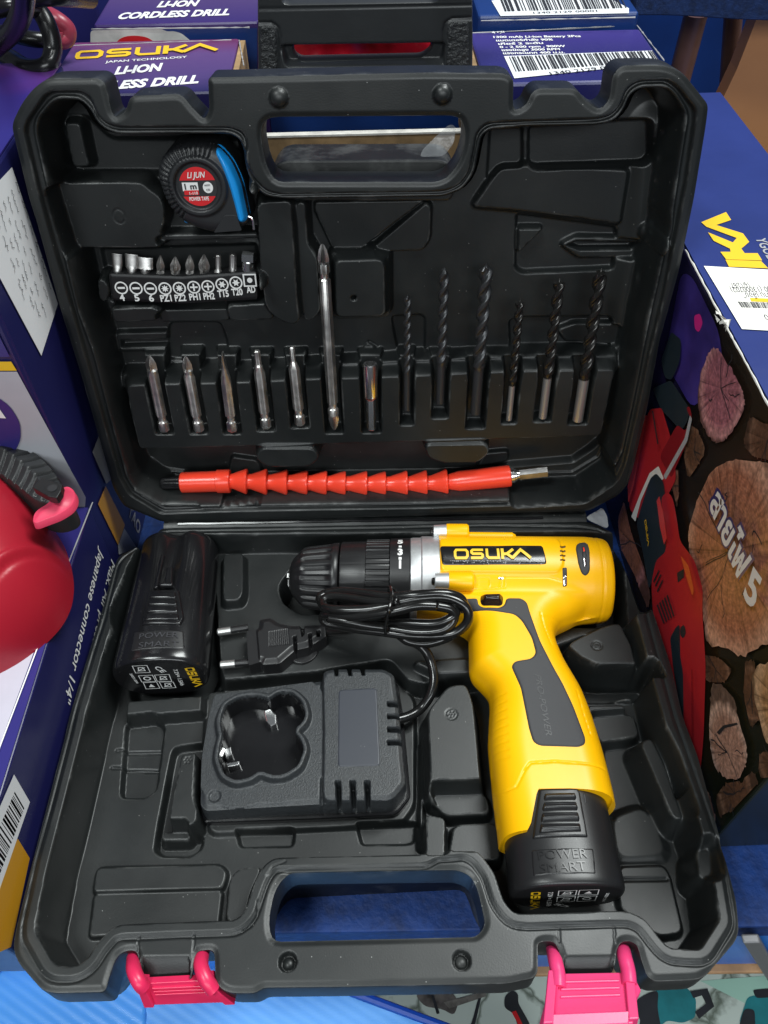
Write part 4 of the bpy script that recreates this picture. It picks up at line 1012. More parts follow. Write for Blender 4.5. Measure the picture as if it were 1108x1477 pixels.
# second facet at the foot of the side walls
def shelf(pts, h, w=0.003, r=0.003, hp=None): hb.pad(B(pts, h if hp is None else hp), h, w, r)
def dig(pts, h, w=0.003, r=0.003, hp=None): hb.pit(B(pts, (BF if hp is None else hp)), h, w, r)
# back shelf under the chuck and the drill bed
SHF = -0.0150
shelf([(240, 800), (905, 796), (925, 900), (880, 905), (830, 920), (690, 975), (610, 985), (560, 972), (460, 978), (330, 998), (300, 900)], SHF, 0.004, 0.004)
shelf([(323, 800), (350, 798), (350, 852), (346, 864), (323, 866)], -0.0085, 0.0035, 0.003)
dig([(400, 846), (423, 815), (450, 799), (640, 797), (900, 797), (907, 905), (700, 908), (640, 898), (470, 887), (434, 887), (406, 870)], -0.033, 0.005, 0.006, SHF)
# battery bay
dig([(168, 900), (212, 800), (308, 800), (320, 960), (300, 1000), (180, 1000)], -0.033, 0.006, 0.006, SHF)
# ledge in front of battery
shelf([(185, 1012), (310, 1003), (312, 1022), (183, 1032)], -0.018, 0.003, 0.002)
# left steps
dig([(180, 1043), (228, 1037), (240, 1048), (234, 1092), (228, 1140), (210, 1153), (172, 1153)], BF-0.004, 0.0022, 0.004)
hb.groove(B([(172, 1087), (233, 1086)], BF-.004), 0.0018, 0.002); hb.groove(B([(165, 1112), (230, 1113)], BF-.004), 0.0018, 0.002)
dig([(248, 1076), (296, 1070), (300, 1080), (294, 1225), (275, 1238), (232, 1238), (220, 1228), (226, 1190)], BF-0.005, 0.003, 0.006)
shelf([(262, 1088), (289, 1086), (290, 1100), (283, 1184), (275, 1190), (247, 1190), (244, 1184)], -0.0115, 0.0028, 0.003)
shelf([(236, 1201), (274, 1200), (273, 1211), (234, 1212)], -0.024, 0.003, 0.003)
for i in range(7):
    a = i*math.pi/3
    c = BASE.px(271, 1096, -0.0115); rr = 0 if i == 6 else 0.0014
    hb.dimple((c[0]+rr*math.cos(a), c[1]+rr*math.sin(a)), 0.0005, 0.0009, 0.0004)
shelf([(140, 1252), (316, 1248), (327, 1258), (319, 1282), (135, 1287)], BF+0.0035, 0.002, 0.003)
shelf([(137, 1291), (319, 1286), (313, 1340), (130, 1350)], BF+0.0022, 0.002, 0.002)
shelf([(327, 1330), (331, 1268), (344, 1253), (378, 1250), (360, 1290), (352, 1330)], -0.016, 0.003, 0.004)
# charger bed
shelf([(300, 1000), (460, 985), (560, 968), (596, 1010), (596, 1160), (578, 1186), (306, 1200), (292, 1165)], -0.0245, 0.003, 0.004)
dig([(338, 1197), (428, 1195), (424, 1222), (345, 1224)], BF-0.004, 0.0022, 0.003)
dig([(512, 1188), (603, 1184), (601, 1214), (590, 1219), (520, 1220)], BF-0.004, 0.0022, 0.003)
hb.groove(B([(609, 1080), (607, 1225)], BF), -0.006, 0.0045)
# raised blocks between charger and grip
shelf([(618, 1025), (646, 990), (672, 986), (682, 1015), (694, 1140), (622, 1142)], -0.0065, 0.0055, 0.004)
shelf([(622, 1148), (700, 1146), (706, 1172), (640, 1175)], -0.019, 0.004, 0.004)
shelf([(616, 1176), (642, 1180), (641, 1240), (614, 1240)], -0.012, 0.003, 0.003)
shelf([(655, 1190), (716, 1187), (722, 1240), (646, 1240)], -0.0175, 0.003, 0.004)
for i in range(7):
    a = i*math.pi/3
    c = BASE.px(651, 1030, -0.0065); rr = 0 if i == 6 else 0.0014
    hb.dimple((c[0]+rr*math.cos(a), c[1]+rr*math.sin(a)), 0.0005, 0.0009, 0.0004)
th = np.linspace(0, 2*math.pi, 25); c = BASE.px(651, 1030, -0.0065)
hb.groove(np.array([(c[0]+.0027*math.cos(t), c[1]+.0027*math.sin(t)) for t in th]), 0.0004, 0.0008)
shelf([(600, 955), (676, 950), (680, 968), (632, 970)], -0.0105, 0.004, 0.003)
# right of the grip
shelf([(820, 930), (832, 922), (868, 905), (893, 898), (910, 930), (922, 980), (893, 976), (858, 962)], -0.0065, 0.0055, 0.004)
c = BASE.px(861, 931, -0.0065)
hb.groove(np.array([(c[0]+.0025*math.cos(t), c[1]+.0025*math.sin(t)) for t in th]), 0.0005, 0.0008)
hb.groove(np.array([(c[0]+.0012*math.cos(t), c[1]+.0012*math.sin(t)) for t in th[:18]]), 0.0004, 0.0006)
dig([(800, 960), (850, 985), (930, 985), (945, 1015), (850, 1015), (815, 1010)], BF-0.006, 0.004, 0.004)
shelf([(848, 1018), (900, 1017), (904, 1027), (852, 1032)], -0.0165, 0.0025, 0.002)
shelf([(852, 1036), (912, 1031), (921, 1061), (866, 1069)], -0.0215, 0.0028, 0.003)
dig([(866, 1076), (925, 1068), (975, 1170), (880, 1190)], BF-0.003, 0.003, 0.004)
hb.pad(B([(925, 1070), (940, 1063), (958, 1100), (985, 1180), (972, 1178)], -0.010), -0.011, 0.007, 0.003)
shelf([(885, 1180), (928, 1165), (945, 1190), (960, 1232), (893, 1236)], BF+0.002, 0.006, 0.006)
shelf([(893, 1251), (958, 1249), (966, 1264), (985, 1345), (950, 1350), (895, 1310)], BF+0.004, 0.0022, 0.004)
hb.groove(B([(895, 1269), (962, 1268)], BF+.004), 0.0016, 0.002)
hb.pad(B([(1010, 1225), (1026, 1218), (1030, 1260), (1012, 1262)], -0.004), -0.008, 0.006, 0.003)
# rim details on top: hinge tube saddles, stud holes, small groove lines
for x, y, r in ((415, 1387, 0.0036), (666, 1385, 0.0037)):
    c = BASE.px(x, y, 0); hb.dimple(c, r, 0.005, 0.0008); hb.dome(c, r*0.72, 0.002)
hb.groove(B([(200, 1352), (199, 1372), (200, 1384)]), 0.0008, 0.0008); hb.groove(B([(280, 1349), (279, 1370)]), 0.0008, 0.0008)
hb.groove(B([(806, 1338), (808, 1358)]), 0.0006, 0.0008); hb.groove(B([(886, 1336), (887, 1360)]), 0.0006, 0.0008)
hb.groove(B([(372, 1300), (371, 1322), (362, 1336), (350, 1343)]), 0.0008, 0.0009)
hb.groove(B([(385, 1263), (394, 1250), (412, 1243)]), 0.0005, 0.0008)
for x0_, x1_ in ((203, 273), (815, 885)):
    k = B([(x0_, 1376), (x1_, 1375), (x1_, 1430), (x0_, 1431)])
    kk = fillet(k, 0.001); d = hb.sd(kk, 0.004); yv = BASE.px((x0_+x1_)/2, 1378, 0)[1]
    hb.H -= np.where(d < 0, 1.0, 0.0)*0.010*S((yv-hb.Y)/0.014)
o = hb.build('base_shell', MT['shell'], case, sda, -0.0165, 0.0014); incase(o, BASE)

bo = fillet(inner, 0.004, 3); bo = bo[::1]; ctr = bo.mean(0)
tr_ = fillet(B([(176, 812), (216, 781), (890, 763), (912, 800), (985, 1000), (1046, 1210), (1056, 1350), (1010, 1392), (945, 1392), (905, 1340), (740, 1338), (700, 1290), (680, 1236), (400, 1250), (366, 1300), (345, 1346), (165, 1352), (135, 1400), (85, 1412), (38, 1350), (75, 1180), (150, 890)]), .004)
V, F = prism_vf([tuple(p) for p in tr_], -0.0468, -0.034); V2, F2 = prism_vf([tuple(p) for p in tr_], -0.034, -0.0160)
incase(mesh('base_underside', V, F, MT['shell'], case, smooth=False), BASE)
incase(mesh('base_underside_wall', V2, F2[2:], MT['shell'], case, smooth=False), BASE)
# ---- lid
LFz = -0.029
hl_pts = [(17, 186), (18.5, 175), (30, 151), (46, 130), (63.5, 117), (76, 114), (140, 113), (150, 119), (161, 163), (166, 170), (181, 163), (187, 139), (262, 136), (275, 154), (295, 174), (302, 160), (300, 116), (304, 112), (340, 111.5), (617, 105), (728, 106), (741, 113), (740, 162), (760, 152), (767, 135), (776, 128), (832, 128), (842, 143), (864, 160), (880, 146), (885, 107), (897, 95), (945, 94), (967, 96), (986, 106), (1021, 150), (1022, 157), (1019, 182), (1002, 285), (982, 382), (977, 402), (952, 492), (935, 585), (915, 670), (906, 700), (893, 715), (850, 738), (720, 741), (617, 744), (490, 748), (340, 752), (234, 754), (178, 731), (163, 705), (140.6, 625.5), (129, 584), (116, 539), (84.5, 438.6), (54, 326), (41, 285), (31, 243)]
Lp = lambda pts, h=0.0: A(LID.P(pts, h))
out = Lp(hl_pts)
hl = HF(out[:, 0].min()-.006, out[:, 0].max()+.006, out[:, 1].min()-.006, out[:, 1].max()+.006, STEP, 0.0)
sdo = hl.sd(fillet(out, 0.003))
hole = fillet(Lp([(376, 200), (377, 181), (386, 171), (400, 169), (652, 167), (665, 171), (672, 187), (670, 215), (660, 240), (645, 257), (630, 263), (397, 263), (383, 238)]), 0.004)
sdh = hl.sd(hole); sda = np.maximum(sdo, -sdh)
hl.H -= 0.0008*S((sda+0.002)/0.002)
hl.pit(Lp([(34, 190), (36, 177), (62, 138), (72, 131), (117, 130), (131, 139), (140, 163), (152, 177), (171, 182), (332, 182), (352, 190), (357, 205), (357, 232), (367, 256), (385, 275), (405, 279), (515, 277), (617, 276), (645, 274), (663, 265), (675, 248), (682, 216), (686, 192), (700, 177), (720, 175), (860, 170), (880, 166), (895, 150), (903, 127), (920, 115), (965, 113), (980, 125), (1005, 157), (1005, 172), (992, 260), (975, 345), (958, 430), (938, 510), (921, 590), (902, 672), (892, 694), (842, 727), (617, 733), (340, 738), (232, 742), (186, 714), (172, 690), (148, 605), (124, 520), (100, 438), (69, 330), (50, 260)]), -0.0028, 0.0014, 0.003)
Cp = [(55, 192), (57, 172), (76, 150), (86, 144), (117, 145), (131, 160), (138, 175), (152, 188), (170, 194), (330, 193), (345, 200), (352, 217), (354, 240), (363, 265), (381, 283), (405, 287), (515, 286), (640, 284), (668, 273), (684, 250), (691, 215), (695, 196), (708, 187), (760, 183), (862, 181), (886, 175), (901, 158), (909, 137), (923, 127), (957, 126), (971, 136), (988, 165), (977, 235), (966, 308), (966, 330), (955, 362), (942, 420), (932, 465), (915, 555), (895, 650), (885, 670), (876, 688), (835, 714), (617, 722), (340, 726), (237, 727), (196, 704), (187, 690), (163, 605), (139, 510), (116, 446), (95, 358), (72, 266)]
sdc = hl.sd(fillet(Lp(Cp, -0.002), 0.003))
hl.H += 0.0014*S(1-np.abs(sdc-0.0010)/0.0012)           # ridge round the cavity
hl.pit(Lp(Cp, -0.002), LFz, 0.005, 0.003)
def lpad(pts, h, w=0.003, r=0.003, hp=None): hl.pad(Lp(pts, h if hp is None else hp), h, w, r)
def lpit(pts, h, w=0.003, r=0.003, hp=None): hl.pit(Lp(pts, LFz if hp is None else hp), h, w, r)
# right-hand facet at the foot of the wall
hl.pad(Lp([(938, 180), (985, 180), (975, 235), (955, 330), (930, 420), (905, 525), (890, 525), (905, 425), (925, 330)], -0.022), lambda x, y: np.clip(hl.H[hl.win(fillet(Lp([(938, 180), (985, 180), (975, 235), (955, 330), (930, 420), (905, 525), (890, 525), (905, 425), (925, 330)], -0.022), .003), .018)]+0.004, None, -0.020), 0.009, 0.003, 'max')
# upper left: deep corner with a rib, panel beside the tape
lpit([(90, 165), (130, 165), (160, 195), (352, 195), (352, 255), (232, 255), (100, 255)], LFz-0.003, 0.004, 0.004)
lpad([(94, 178), (114, 178), (128, 240), (106, 240)], -0.023, 0.003, 0.002)
lpad([(84, 262), (100, 264), (205, 264), (217, 275), (232, 285), (237, 305), (236, 322), (231, 332), (234, 352), (227, 357), (113, 357)], -0.0165, 0.003, 0.004)
c = LID.px(172, 312, -0.0165); th = np.linspace(0, 2*math.pi, 25)
hl.groove(np.array([(c[0]+.0027*math.cos(t), c[1]+.0032*math.sin(t)) for t in th]), 0.0004, 0.0008)
lpad([(232, 340), (372, 337), (374, 343), (232, 347)], -0.021, 0.0022, 0.002)
# strip recess
lpit([(135, 365), (368, 358), (384, 442), (152, 447)], -0.031, 0.003, 0.003, -0.02)
lpad([(141, 404), (150, 404), (157, 414), (157, 428), (150, 436), (143, 430)], -0.016, 0.0022, 0.003)
lpad([(160, 446), (222, 444), (233, 450), (233, 462), (165, 465)], -0.0165, 0.0028, 0.003)
lpad([(233, 448), (330, 446), (330, 462), (233, 464)], -0.022, 0.003, 0.002)
lpad([(328, 442), (386, 438), (396, 460), (332, 463)], -0.0165, 0.0028, 0.003)
# upright column right of the tape
lpad([(371, 293), (420, 289), (426, 330), (433, 430), (437, 455), (424, 470), (397, 459), (383, 440), (376, 380)], -0.0115, 0.003, 0.004)
lpad([(428, 292), (440, 292), (443, 350), (457, 372), (462, 448), (452, 460), (440, 462), (436, 430)], -0.0175, 0.003, 0.003)
hl.dome(LID.px(365, 266, -0.012), 0.0036, 0.016); hl.dome(LID.px(374, 402, -0.012), 0.0042, 0.012)
# square pad with hole
lpad([(478, 364), (561, 362), (562, 458), (480, 460)], -0.020, 0.003, 0.005)
lpad([(484, 377), (553, 375), (555, 455), (486, 457)], -0.0145, 0.0035, 0.004)
hl.dimple(LID.px(510.5, 430, -0.0145), 0.0014, 0.006, 0.0005)
# faceted floor between handle and bits
lpad([(455, 292), (610, 290), (522, 357), (480, 357), (455, 305)], -0.0255, 0.0012, 0.001)
lpad([(540, 357), (614, 294), (621, 298), (619, 345), (610, 360), (560, 362)], -0.0245, 0.002, 0.003)
lpit([(500, 520), (532, 490), (572, 515), (560, 524)], LFz-0.003, 0.002, 0.001)
lpad([(500, 526), (531, 495), (575, 520), (570, 528)], LFz+0.001, 0.001, 0.001)
lpit([(562, 455), (608, 452), (615, 458), (615, 520), (575, 520)], LFz-0.002, 0.0018, 0.004)
# right upper shapes
lpad([(685, 297), (722, 243), (757, 240), (905, 247), (893, 322), (837, 313), (745, 302)], lambda x, y: -0.0255, 0.0025, 0.002, -0.0255)
lpit([(760, 180), (940, 168), (941, 225), (930, 238), (770, 244), (760, 238)], LFz-0.004, 0.0025, 0.004)
lpit([(705, 182), (756, 180), (756, 232), (750, 240), (722, 241), (700, 265)], LFz-0.002, 0.002, 0.003)
lpit([(743, 306), (893, 326), (887, 390), (752, 396), (741, 388)], LFz-0.0035, 0.0024, 0.004)
lpad([(749, 331), (781, 331), (749, 363)], LFz+0.0015, 0.002, 0.001)
lpad([(811, 353), (831, 343), (917, 345), (912, 369), (836, 371)], LFz-0.0002, 0.0022, 0.002)
lpit([(815, 354), (833, 347), (917, 349), (912, 361), (836, 362)], LFz-0.0045, 0.002, 0.001)
lpit([(732, 462), (745, 456), (885, 454), (880, 515), (735, 515)], LFz-0.003, 0.0022, 0.004)
lpad([(806, 476), (828, 468), (892, 468), (887, 495), (818, 491)], LFz+0.0005, 0.0022, 0.002)
lpad([(168, 482), (242, 480), (269, 489), (246, 504), (174, 506)], LFz+0.003, 0.0025, 0.002)
lpit([(175, 487), (240, 485), (258, 490), (243, 497), (177, 499)], LFz-0.001, 0.0018, 0.001)
lpit([(242, 463), (320, 463), (332, 500), (322, 520), (300, 522), (240, 520)], LFz-0.002, 0.0018, 0.005)
# the bank that grips the bits
LB = -0.0115
lpad([(176, 541), (350, 536), (480, 526), (700, 515), (889, 513), (891, 535), (178, 560)], -0.0195, 0.0028, 0.002)
lpad([(184, 557), (240, 555), (340, 553), (440, 548), (550, 545), (650, 540), (752, 536), (886, 534), (872, 600), (866, 628), (817, 630), (620, 636), (480, 640), (330, 644), (202, 647), (188, 590)], LB, 0.0052, 0.003)
lpad([(376, 648), (453, 648), (461, 660), (446, 673), (385, 673), (368, 661)], -0.0095, 0.0045, 0.004)
lpad([(613, 643), (701, 641), (706, 652), (690, 667), (640, 668), (618, 660)], -0.0095, 0.0045, 0.004)
# lower shelf facets
hl.groove(Lp([(215, 672), (232, 686), (262, 690)], -0.022), -0.002, 0.004)
lpad([(733, 676), (828, 668), (855, 650), (866, 640), (868, 660), (830, 686), (735, 692)], -0.0245, 0.004, 0.002)
lpad([(335, 660), (370, 665), (382, 690), (330, 695)], -0.026, 0.002, 0.002)
lpad([(700, 655), (732, 652), (732, 664), (690, 672)], -0.026, 0.002, 0.002)
for line in ([(196, 704), (234, 725), (282, 724)], [(290, 727), (617, 722), (757, 717)], [(800, 712), (836, 711), (875, 688), (885, 668)], [(760, 720), (770, 712), (790, 711)]):
    hl.groove(Lp(line, -0.003), -0.0014, 0.0020)
hl.groove(Lp([(204, 714), (238, 733), (290, 731)], -0.003), -0.0010, 0.0016)
hl.groove(Lp([(802, 720), (840, 718), (880, 694)], -0.003), -0.0010, 0.0016)
hl.groove(Lp([(700, 715), (745, 712), (752, 718), (720, 721)], -0.003), -0.0012, 0.0020)
# wall bosses at right
hl.dome(LID.px(944, 345, -0.012), 0.0045, 0.004)
# slots are cut from the tool axes further down (TOOLS)
TOOLS = {}
def slot(p0, p1, r, up=0.004, dn=0.0022, depth=-0.0215, h=-0.0125):
    a, b_ = A(LID.px(*p0, h)), A(LID.px(*p1, h)); e = (b_-a)/np.linalg.norm(b_-a); n = A([-e[1], e[0]])
    yt = LID.px(p0[0], 536, LB)[1]+0.006
    t = (yt-a[1])/e[1] if abs(e[1]) > 1e-6 else 0
    top = a+e*t; bot = b_+e*dn
    P = np.array([top+n*(r+.0035), top-n*(r+.0035), top+e*0.012-n*(r+.0022), bot-n*(r+.0022), bot+n*(r+.0022), top+e*0.012+n*(r+.0022)])
    hl.pit(P, depth, 0.0022, 0.002)
SHORT = [((215, 512.5), (237.5, 621)), ((267.5, 514), (287.5, 621)), ((321, 509), (335.5, 621)), ((370.5, 505), (384, 616.5)), ((421, 500), (433, 612))]
LONG = ((465, 352), (482.5, 620)); NUT = ((534, 524), (536, 619))
TW = [((588, 425), (587, 592), .0019, .67, .0017), ((641, 386), (634.5, 582), .0026, .685, .0021), ((702, 380), (685.5, 597), .0034, .67, .0027)]
WD = [((750.5, 431), (734, 606), .0023, .67, .0016), ((807.5, 402), (782.5, 603), .0029, .665, .0022), ((867.5, 387), (833, 607), .0034, .68, .0028)]
for p in SHORT: slot(*p, 0.0032)
slot(*LONG, 0.0032); slot(*NUT, 0.0036)
for p0, p1, r, s_, rs_ in TW: slot(p0, (p1[0]-(p1[0]-p1[0]), p1[1]+16), r)
for p0, p1, r, s_, rs_ in WD: slot(p0, p1, r)
# guide rivet studs on the lid's handle band
for x, y in ((402, 141), (638, 136)):
    c = LID.px(x, y, 0); hl.dome(c, 0.0038, 0.0030)
o = hl.build('lid_shell', MT['shell'], case, sda, -0.0165, 0.0014); incase(o, LID)
# the lid's bulging back, behind the cavity, and the inner lip behind the hand hole
bo = fillet(Lp(Cp, -0.0165), 0.004, 3); ctr = bo.mean(0); bo2 = bo+(bo-ctr)/np.linalg.norm(bo-ctr, axis=1)[:, None]*0.0015
V, F = prism_vf([tuple(p) for p in bo2], -0.039, -0.0345); V2, F2 = prism_vf([tuple(p) for p in bo2], -0.0345, -0.0160)
incase(mesh('lid_back', V, F, MT['shell'], case, smooth=False), LID)
incase(mesh('lid_back_wall', V2, F2[2:], MT['shell'], case, smooth=False), LID)
lp_ = Lp([(386, 255), (400, 236), (412, 231.5), (632, 230.5), (646, 234), (660, 252), (652, 290), (408, 290)], -0.020)
V, F = prism_vf([tuple(p) for p in fillet(lp_, .003)], -0.052, -0.0200); incase(bevel(mesh('handle_lip', V, F, MT['shell'], case, smooth=False), .001), LID)
# hinge: rolled plastic strip between the halves
a, b_ = BASE.p3(236, 758, 0), BASE.p3(846, 748, 0)
hp_ = [a*(1-t)+b_*t+A([0, nrng.uniform(-.0002, .0002), nrng.uniform(-.0002, .0002)-0.001]) for t in np.linspace(0, 1, 30)]
V, F = tube_vf(np.array(hp_)+A([0, 0.0035, -0.0062]), 0.0085, 20); incase(mesh('hinge_strip', V, F, MT['shell'], case), BASE)
V, F = tube_vf(np.array(hp_)[1:-3]+A([0, 0.0005, 0.0016]), 0.0009, 6); incase(mesh('hinge_seam', V, F, MT['gloss_black'], case), BASE)

# ---- pink latches on the front edge
def slab_vf(q, n, t):
    V = [*q, *[p-n*t for p in q]]
    return V, [(0, 1, 2, 3), (7, 6, 5, 4), (0, 4, 5, 1), (1, 5, 6, 2), (2, 6, 7, 3), (3, 7, 4, 0)]
def lerp2(q, s, t): return (q[0]*(1-s)+q[1]*s)*(1-t)+(q[3]*(1-s)+q[2]*s)*t
def make_latch(armL, armR, q, name, m, t=0.003, wing=None):
    q = [BASE.p3(*p) for p in q]
    n = np.cross(q[3]-q[0], q[1]-q[0]); n /= np.linalg.norm(n)
    if (CAM-q[0]) @ n < 0: n = -n
    P = [slab_vf(q, n, t)]
    for k in (.16, .3, .44):                        # finger ribs
        P.append(slab_vf([lerp2(q, .12, k)+n*.0008, lerp2(q, .88, k)+n*.0008, lerp2(q, .88, k+.05)+n*.0008, lerp2(q, .12, k+.05)+n*.0008], n, .001))
    P.append(slab_vf([lerp2(q, -.06, .0)+n*.0025, lerp2(q, .06, .0)+n*.0025, lerp2(q, .06, .96)+n*.0015, lerp2(q, -.06, .96)+n*.0015], n, .007))
    P.append(slab_vf([lerp2(q, .94, .0)+n*.0025, lerp2(q, 1.06, .0)+n*.0025, lerp2(q, 1.06, .96)+n*.0015, lerp2(q, .94, .96)+n*.0015], n, .007))
    if wing:
        for wq in wing: P.append(slab_vf([BASE.p3(*p) for p in wq], n, .003))
        P.append(slab_vf([lerp2(q, .02, .80)+n*.0016, lerp2(q, .98, .80)+n*.0016, lerp2(q, .94, 1.02)+n*.0004, lerp2(q, .06, 1.02)+n*.0004], n, .003))
    V, F = join(P); root = mesh(name, V, F, m, case, smooth=False); incase(root, BASE); bevel(root, 0.0009, 3)
    for arm in (armL, armR):
        pts = catmull([BASE.p3(*p) for p in arm], 6)
        V, F = tube_vf(pts, [0.0029]*len(pts), 14); o = mesh('latch_arm', V, F, m, root)
    return root
make_latch([(193, 1382, -.006), (193, 1398, .000), (200, 1415, .001), (207, 1424, -.002)], [(292, 1374, -.006), (290, 1392, .000), (297, 1412, .001), (308, 1428, -.002)],
           [(206, 1419, -.002), (300, 1414, -.001), (334, 1446, -.010), (217, 1450, -.012)], 'latch', MT['pink_deep'])
make_latch([(798, 1368, -.010), (801, 1385, -.002), (805, 1405, 0.0), (806, 1425, 0.001)], [(898, 1366, -.010), (901, 1380, -.002), (906, 1400, 0.0), (908, 1420, 0.001)],
           [(797, 1404, -.001), (906, 1402, -.001), (914, 1476, .006), (790, 1482, .006)], 'latch', MT['pink'],
           wing=[[(797, 1406, .000), (806, 1408, .002), (802, 1484, .007), (777, 1480, .001)], [(903, 1402, .002), (913, 1404, .001), (925, 1428, .001), (914, 1450, .004)]])

# scraps of clear film caught in the handle and the hinge
def film(name, fr, pts, h, label, seed, amp=0.004):
    rg = np.random.default_rng(seed); P = fillet(A(fr.P(pts, h)), 0.002); hf = HF(P[:, 0].min()-.004, P[:, 0].max()+.004, P[:, 1].min()-.004, P[:, 1].max()+.004, 0.0009)
    R_ = rg.normal(0, 1, hf.X.shape)
    from_f = np.zeros_like(R_)
    for k in range(7):
        a = rg.uniform(0, 6.28); from_f += np.abs(np.sin((hf.X*math.cos(a)+hf.Y*math.sin(a))*rg.uniform(150, 420)+rg.uniform(0, 6)))
    hf.H = h + amp*(from_f/7-0.5)
    X, Y, used, F = hf.snapped(hf.sd(P)); V = np.stack([X.ravel(), Y.ravel(), hf.at(X, Y).ravel()], -1)[used]
    o = mesh(name, V, F, MT['film'], None, sharp=None, smooth=False); return tag(o, label, 'plastic scrap', fr)
film('plastic_film', LID, [(610, 215), (648, 178), (658, 182), (655, 205), (640, 225), (605, 226)], -0.020, "crumpled clear film stuck in the right corner of the lid's handle opening", 3)
film('plastic_film', BASE, [(845, 748), (868, 732), (876, 745), (878, 762), (862, 757), (850, 752)], 0.002, 'torn clear film at the right end of the hinge', 5, 0.003)

# ------------------------------------------------------------------ bits and drills in the lid
TH = -0.0125
def tool_frame(p0, p1, h=TH):
    a, b_ = A([*LID.px(*p0, h), h]), A([*LID.px(*p1, h), h]); L_ = np.linalg.norm(b_-a)
    d = (b_-a)/L_
    fr = Frame(LID.world(b_), LID.U*(-d[0])+LID.V*(-d[1]), LID.U*d[1]-LID.V*d[0])   # x runs from the end towards the tip
    return fr, L_
def bar(name, fr, prof, m, parent=None, n=36, sharp=28):
    return lathe(name, m, parent, (0, 0, 0), (1, 0, 0), prof, n, (0, 0, 1), sharp)
R6 = 0.0028
def hexshank(L0): return [(0, R6*.86, hexf), (.0008, R6, hexf), (.0058, R6, hexf), (.0066, R6*.76), (.0090, R6*.76), (.0098, R6, hexf), (L0, R6, hexf)]
def phillips(L0, L1, r): return [(L0+.0012, r*.93), (L0+.002, r*.95), (L0+.003, r, starf), (L1-.0045, r*.95, starf), (L1-.002, r*.62, starf), (L1-.0003, r*.25, starf), (L1, r*.12)]
blade = lambda asp: (lambda th: 1/np.sqrt(np.cos(th)**2/asp**2+np.sin(th)**2))
SL = ['shiny cross-tip bit, leftmost in the row of slots in the lid', 'cross-tip bit with a narrower neck, second from the left in the row of slots', 'slotted bit seen edge-on, in the slot between the cross-tip and star-tip bits',
      'larger star-tip bit with a shoulder, fourth slot from the left', 'thinner star-tip bit in the slot left of the long double-ended bit']
for i, (p0, p1) in enumerate(SHORT):
    fr, L_ = tool_frame(p0, p1)
    hx = L_-0.0135
    if i == 0: prof = hexshank(hx+.003)+phillips(hx+.003, L_, R6*1.02)
    elif i == 1: prof = hexshank(hx+.002)+[(hx+.0035, R6*.8)]+phillips(hx+.0035, L_, R6*.9)
    elif i == 2:
        prof = hexshank(hx-.004)+[(hx-.001, R6*.95, blade(.95)), (hx+.004, R6*.9, blade(.62)), (L_-.0035, R6*.9, blade(.34)), (L_, R6*.9, blade(.20))]
    else:
        k = R6*(.62 if i == 3 else .5)
        prof = hexshank(hx+.001)+[(hx+.003, R6*.78), (hx+.0045, k*1.25), (hx+.0055, k, torxf), (L_-.0006, k, torxf), (L_, k*.75, torxf)]
    o = bar('screwdriver_bit', fr, prof, MT['steel'])
    if i == 2: o.data.transform(Matrix.Rotation(math.radians(90), 4, 'X'))
    tag(o, SL[i], 'screwdriver bit', fr, 'short bits in the lid slots')
fr, L_ = tool_frame(*LONG)
def mir(p, L_): return [(L_-q[0],)+tuple(q[1:]) for q in p[::-1]]
tip = [(0, R6*.12), (.0004, R6*.3, starf), (.003, R6*.7, starf), (.007, R6*.98, starf), (.0085, R6*.95, starf), (.0095, R6*.93), (.0102, R6, hexf), (.0135, R6, hexf), (.0142, R6*.78), (.0165, R6*.78), (.0172, R6, hexf)]
o = bar('long_screwdriver_bit', fr, tip+mir(tip, L_), MT['steel']); tag(o, 'long double-ended cross-tip bit reaching far above the row of slots', 'screwdriver bit', fr)
fr, L_ = tool_frame(*NUT, -0.0115)
nd = thing('nut_driver', 'short chrome magnetic bit holder with a hexagonal shank, right of the long bit', 'bit holder', fr)
o = bar('shank', fr, [(0, .0021, hexf), (.0006, .0026, hexf), (L_*.5, .0026, hexf), (L_*.5+.0006, .0022)], MT['chrome'], nd)
o = bar('socket', fr, [(L_*.47, .0026), (L_*.5, .0033), (L_*.54, .0038), (L_-.0012, .0038), (L_-.0002, .0035), (L_, .0031), (L_-.0001, .0027, hexf), (L_-.006, .0026, hexf)], MT['chrome'], nd, 40)
o = bar('spring_ring', fr, [(L_*.5-.0002, .0031), (L_*.5, .0034), (L_*.5+.001, .0035), (L_*.5+.0012, .0032)], mat('copper_ring', (0.45, 0.12, 0.05), .3, metal=1.0), nd, 28)

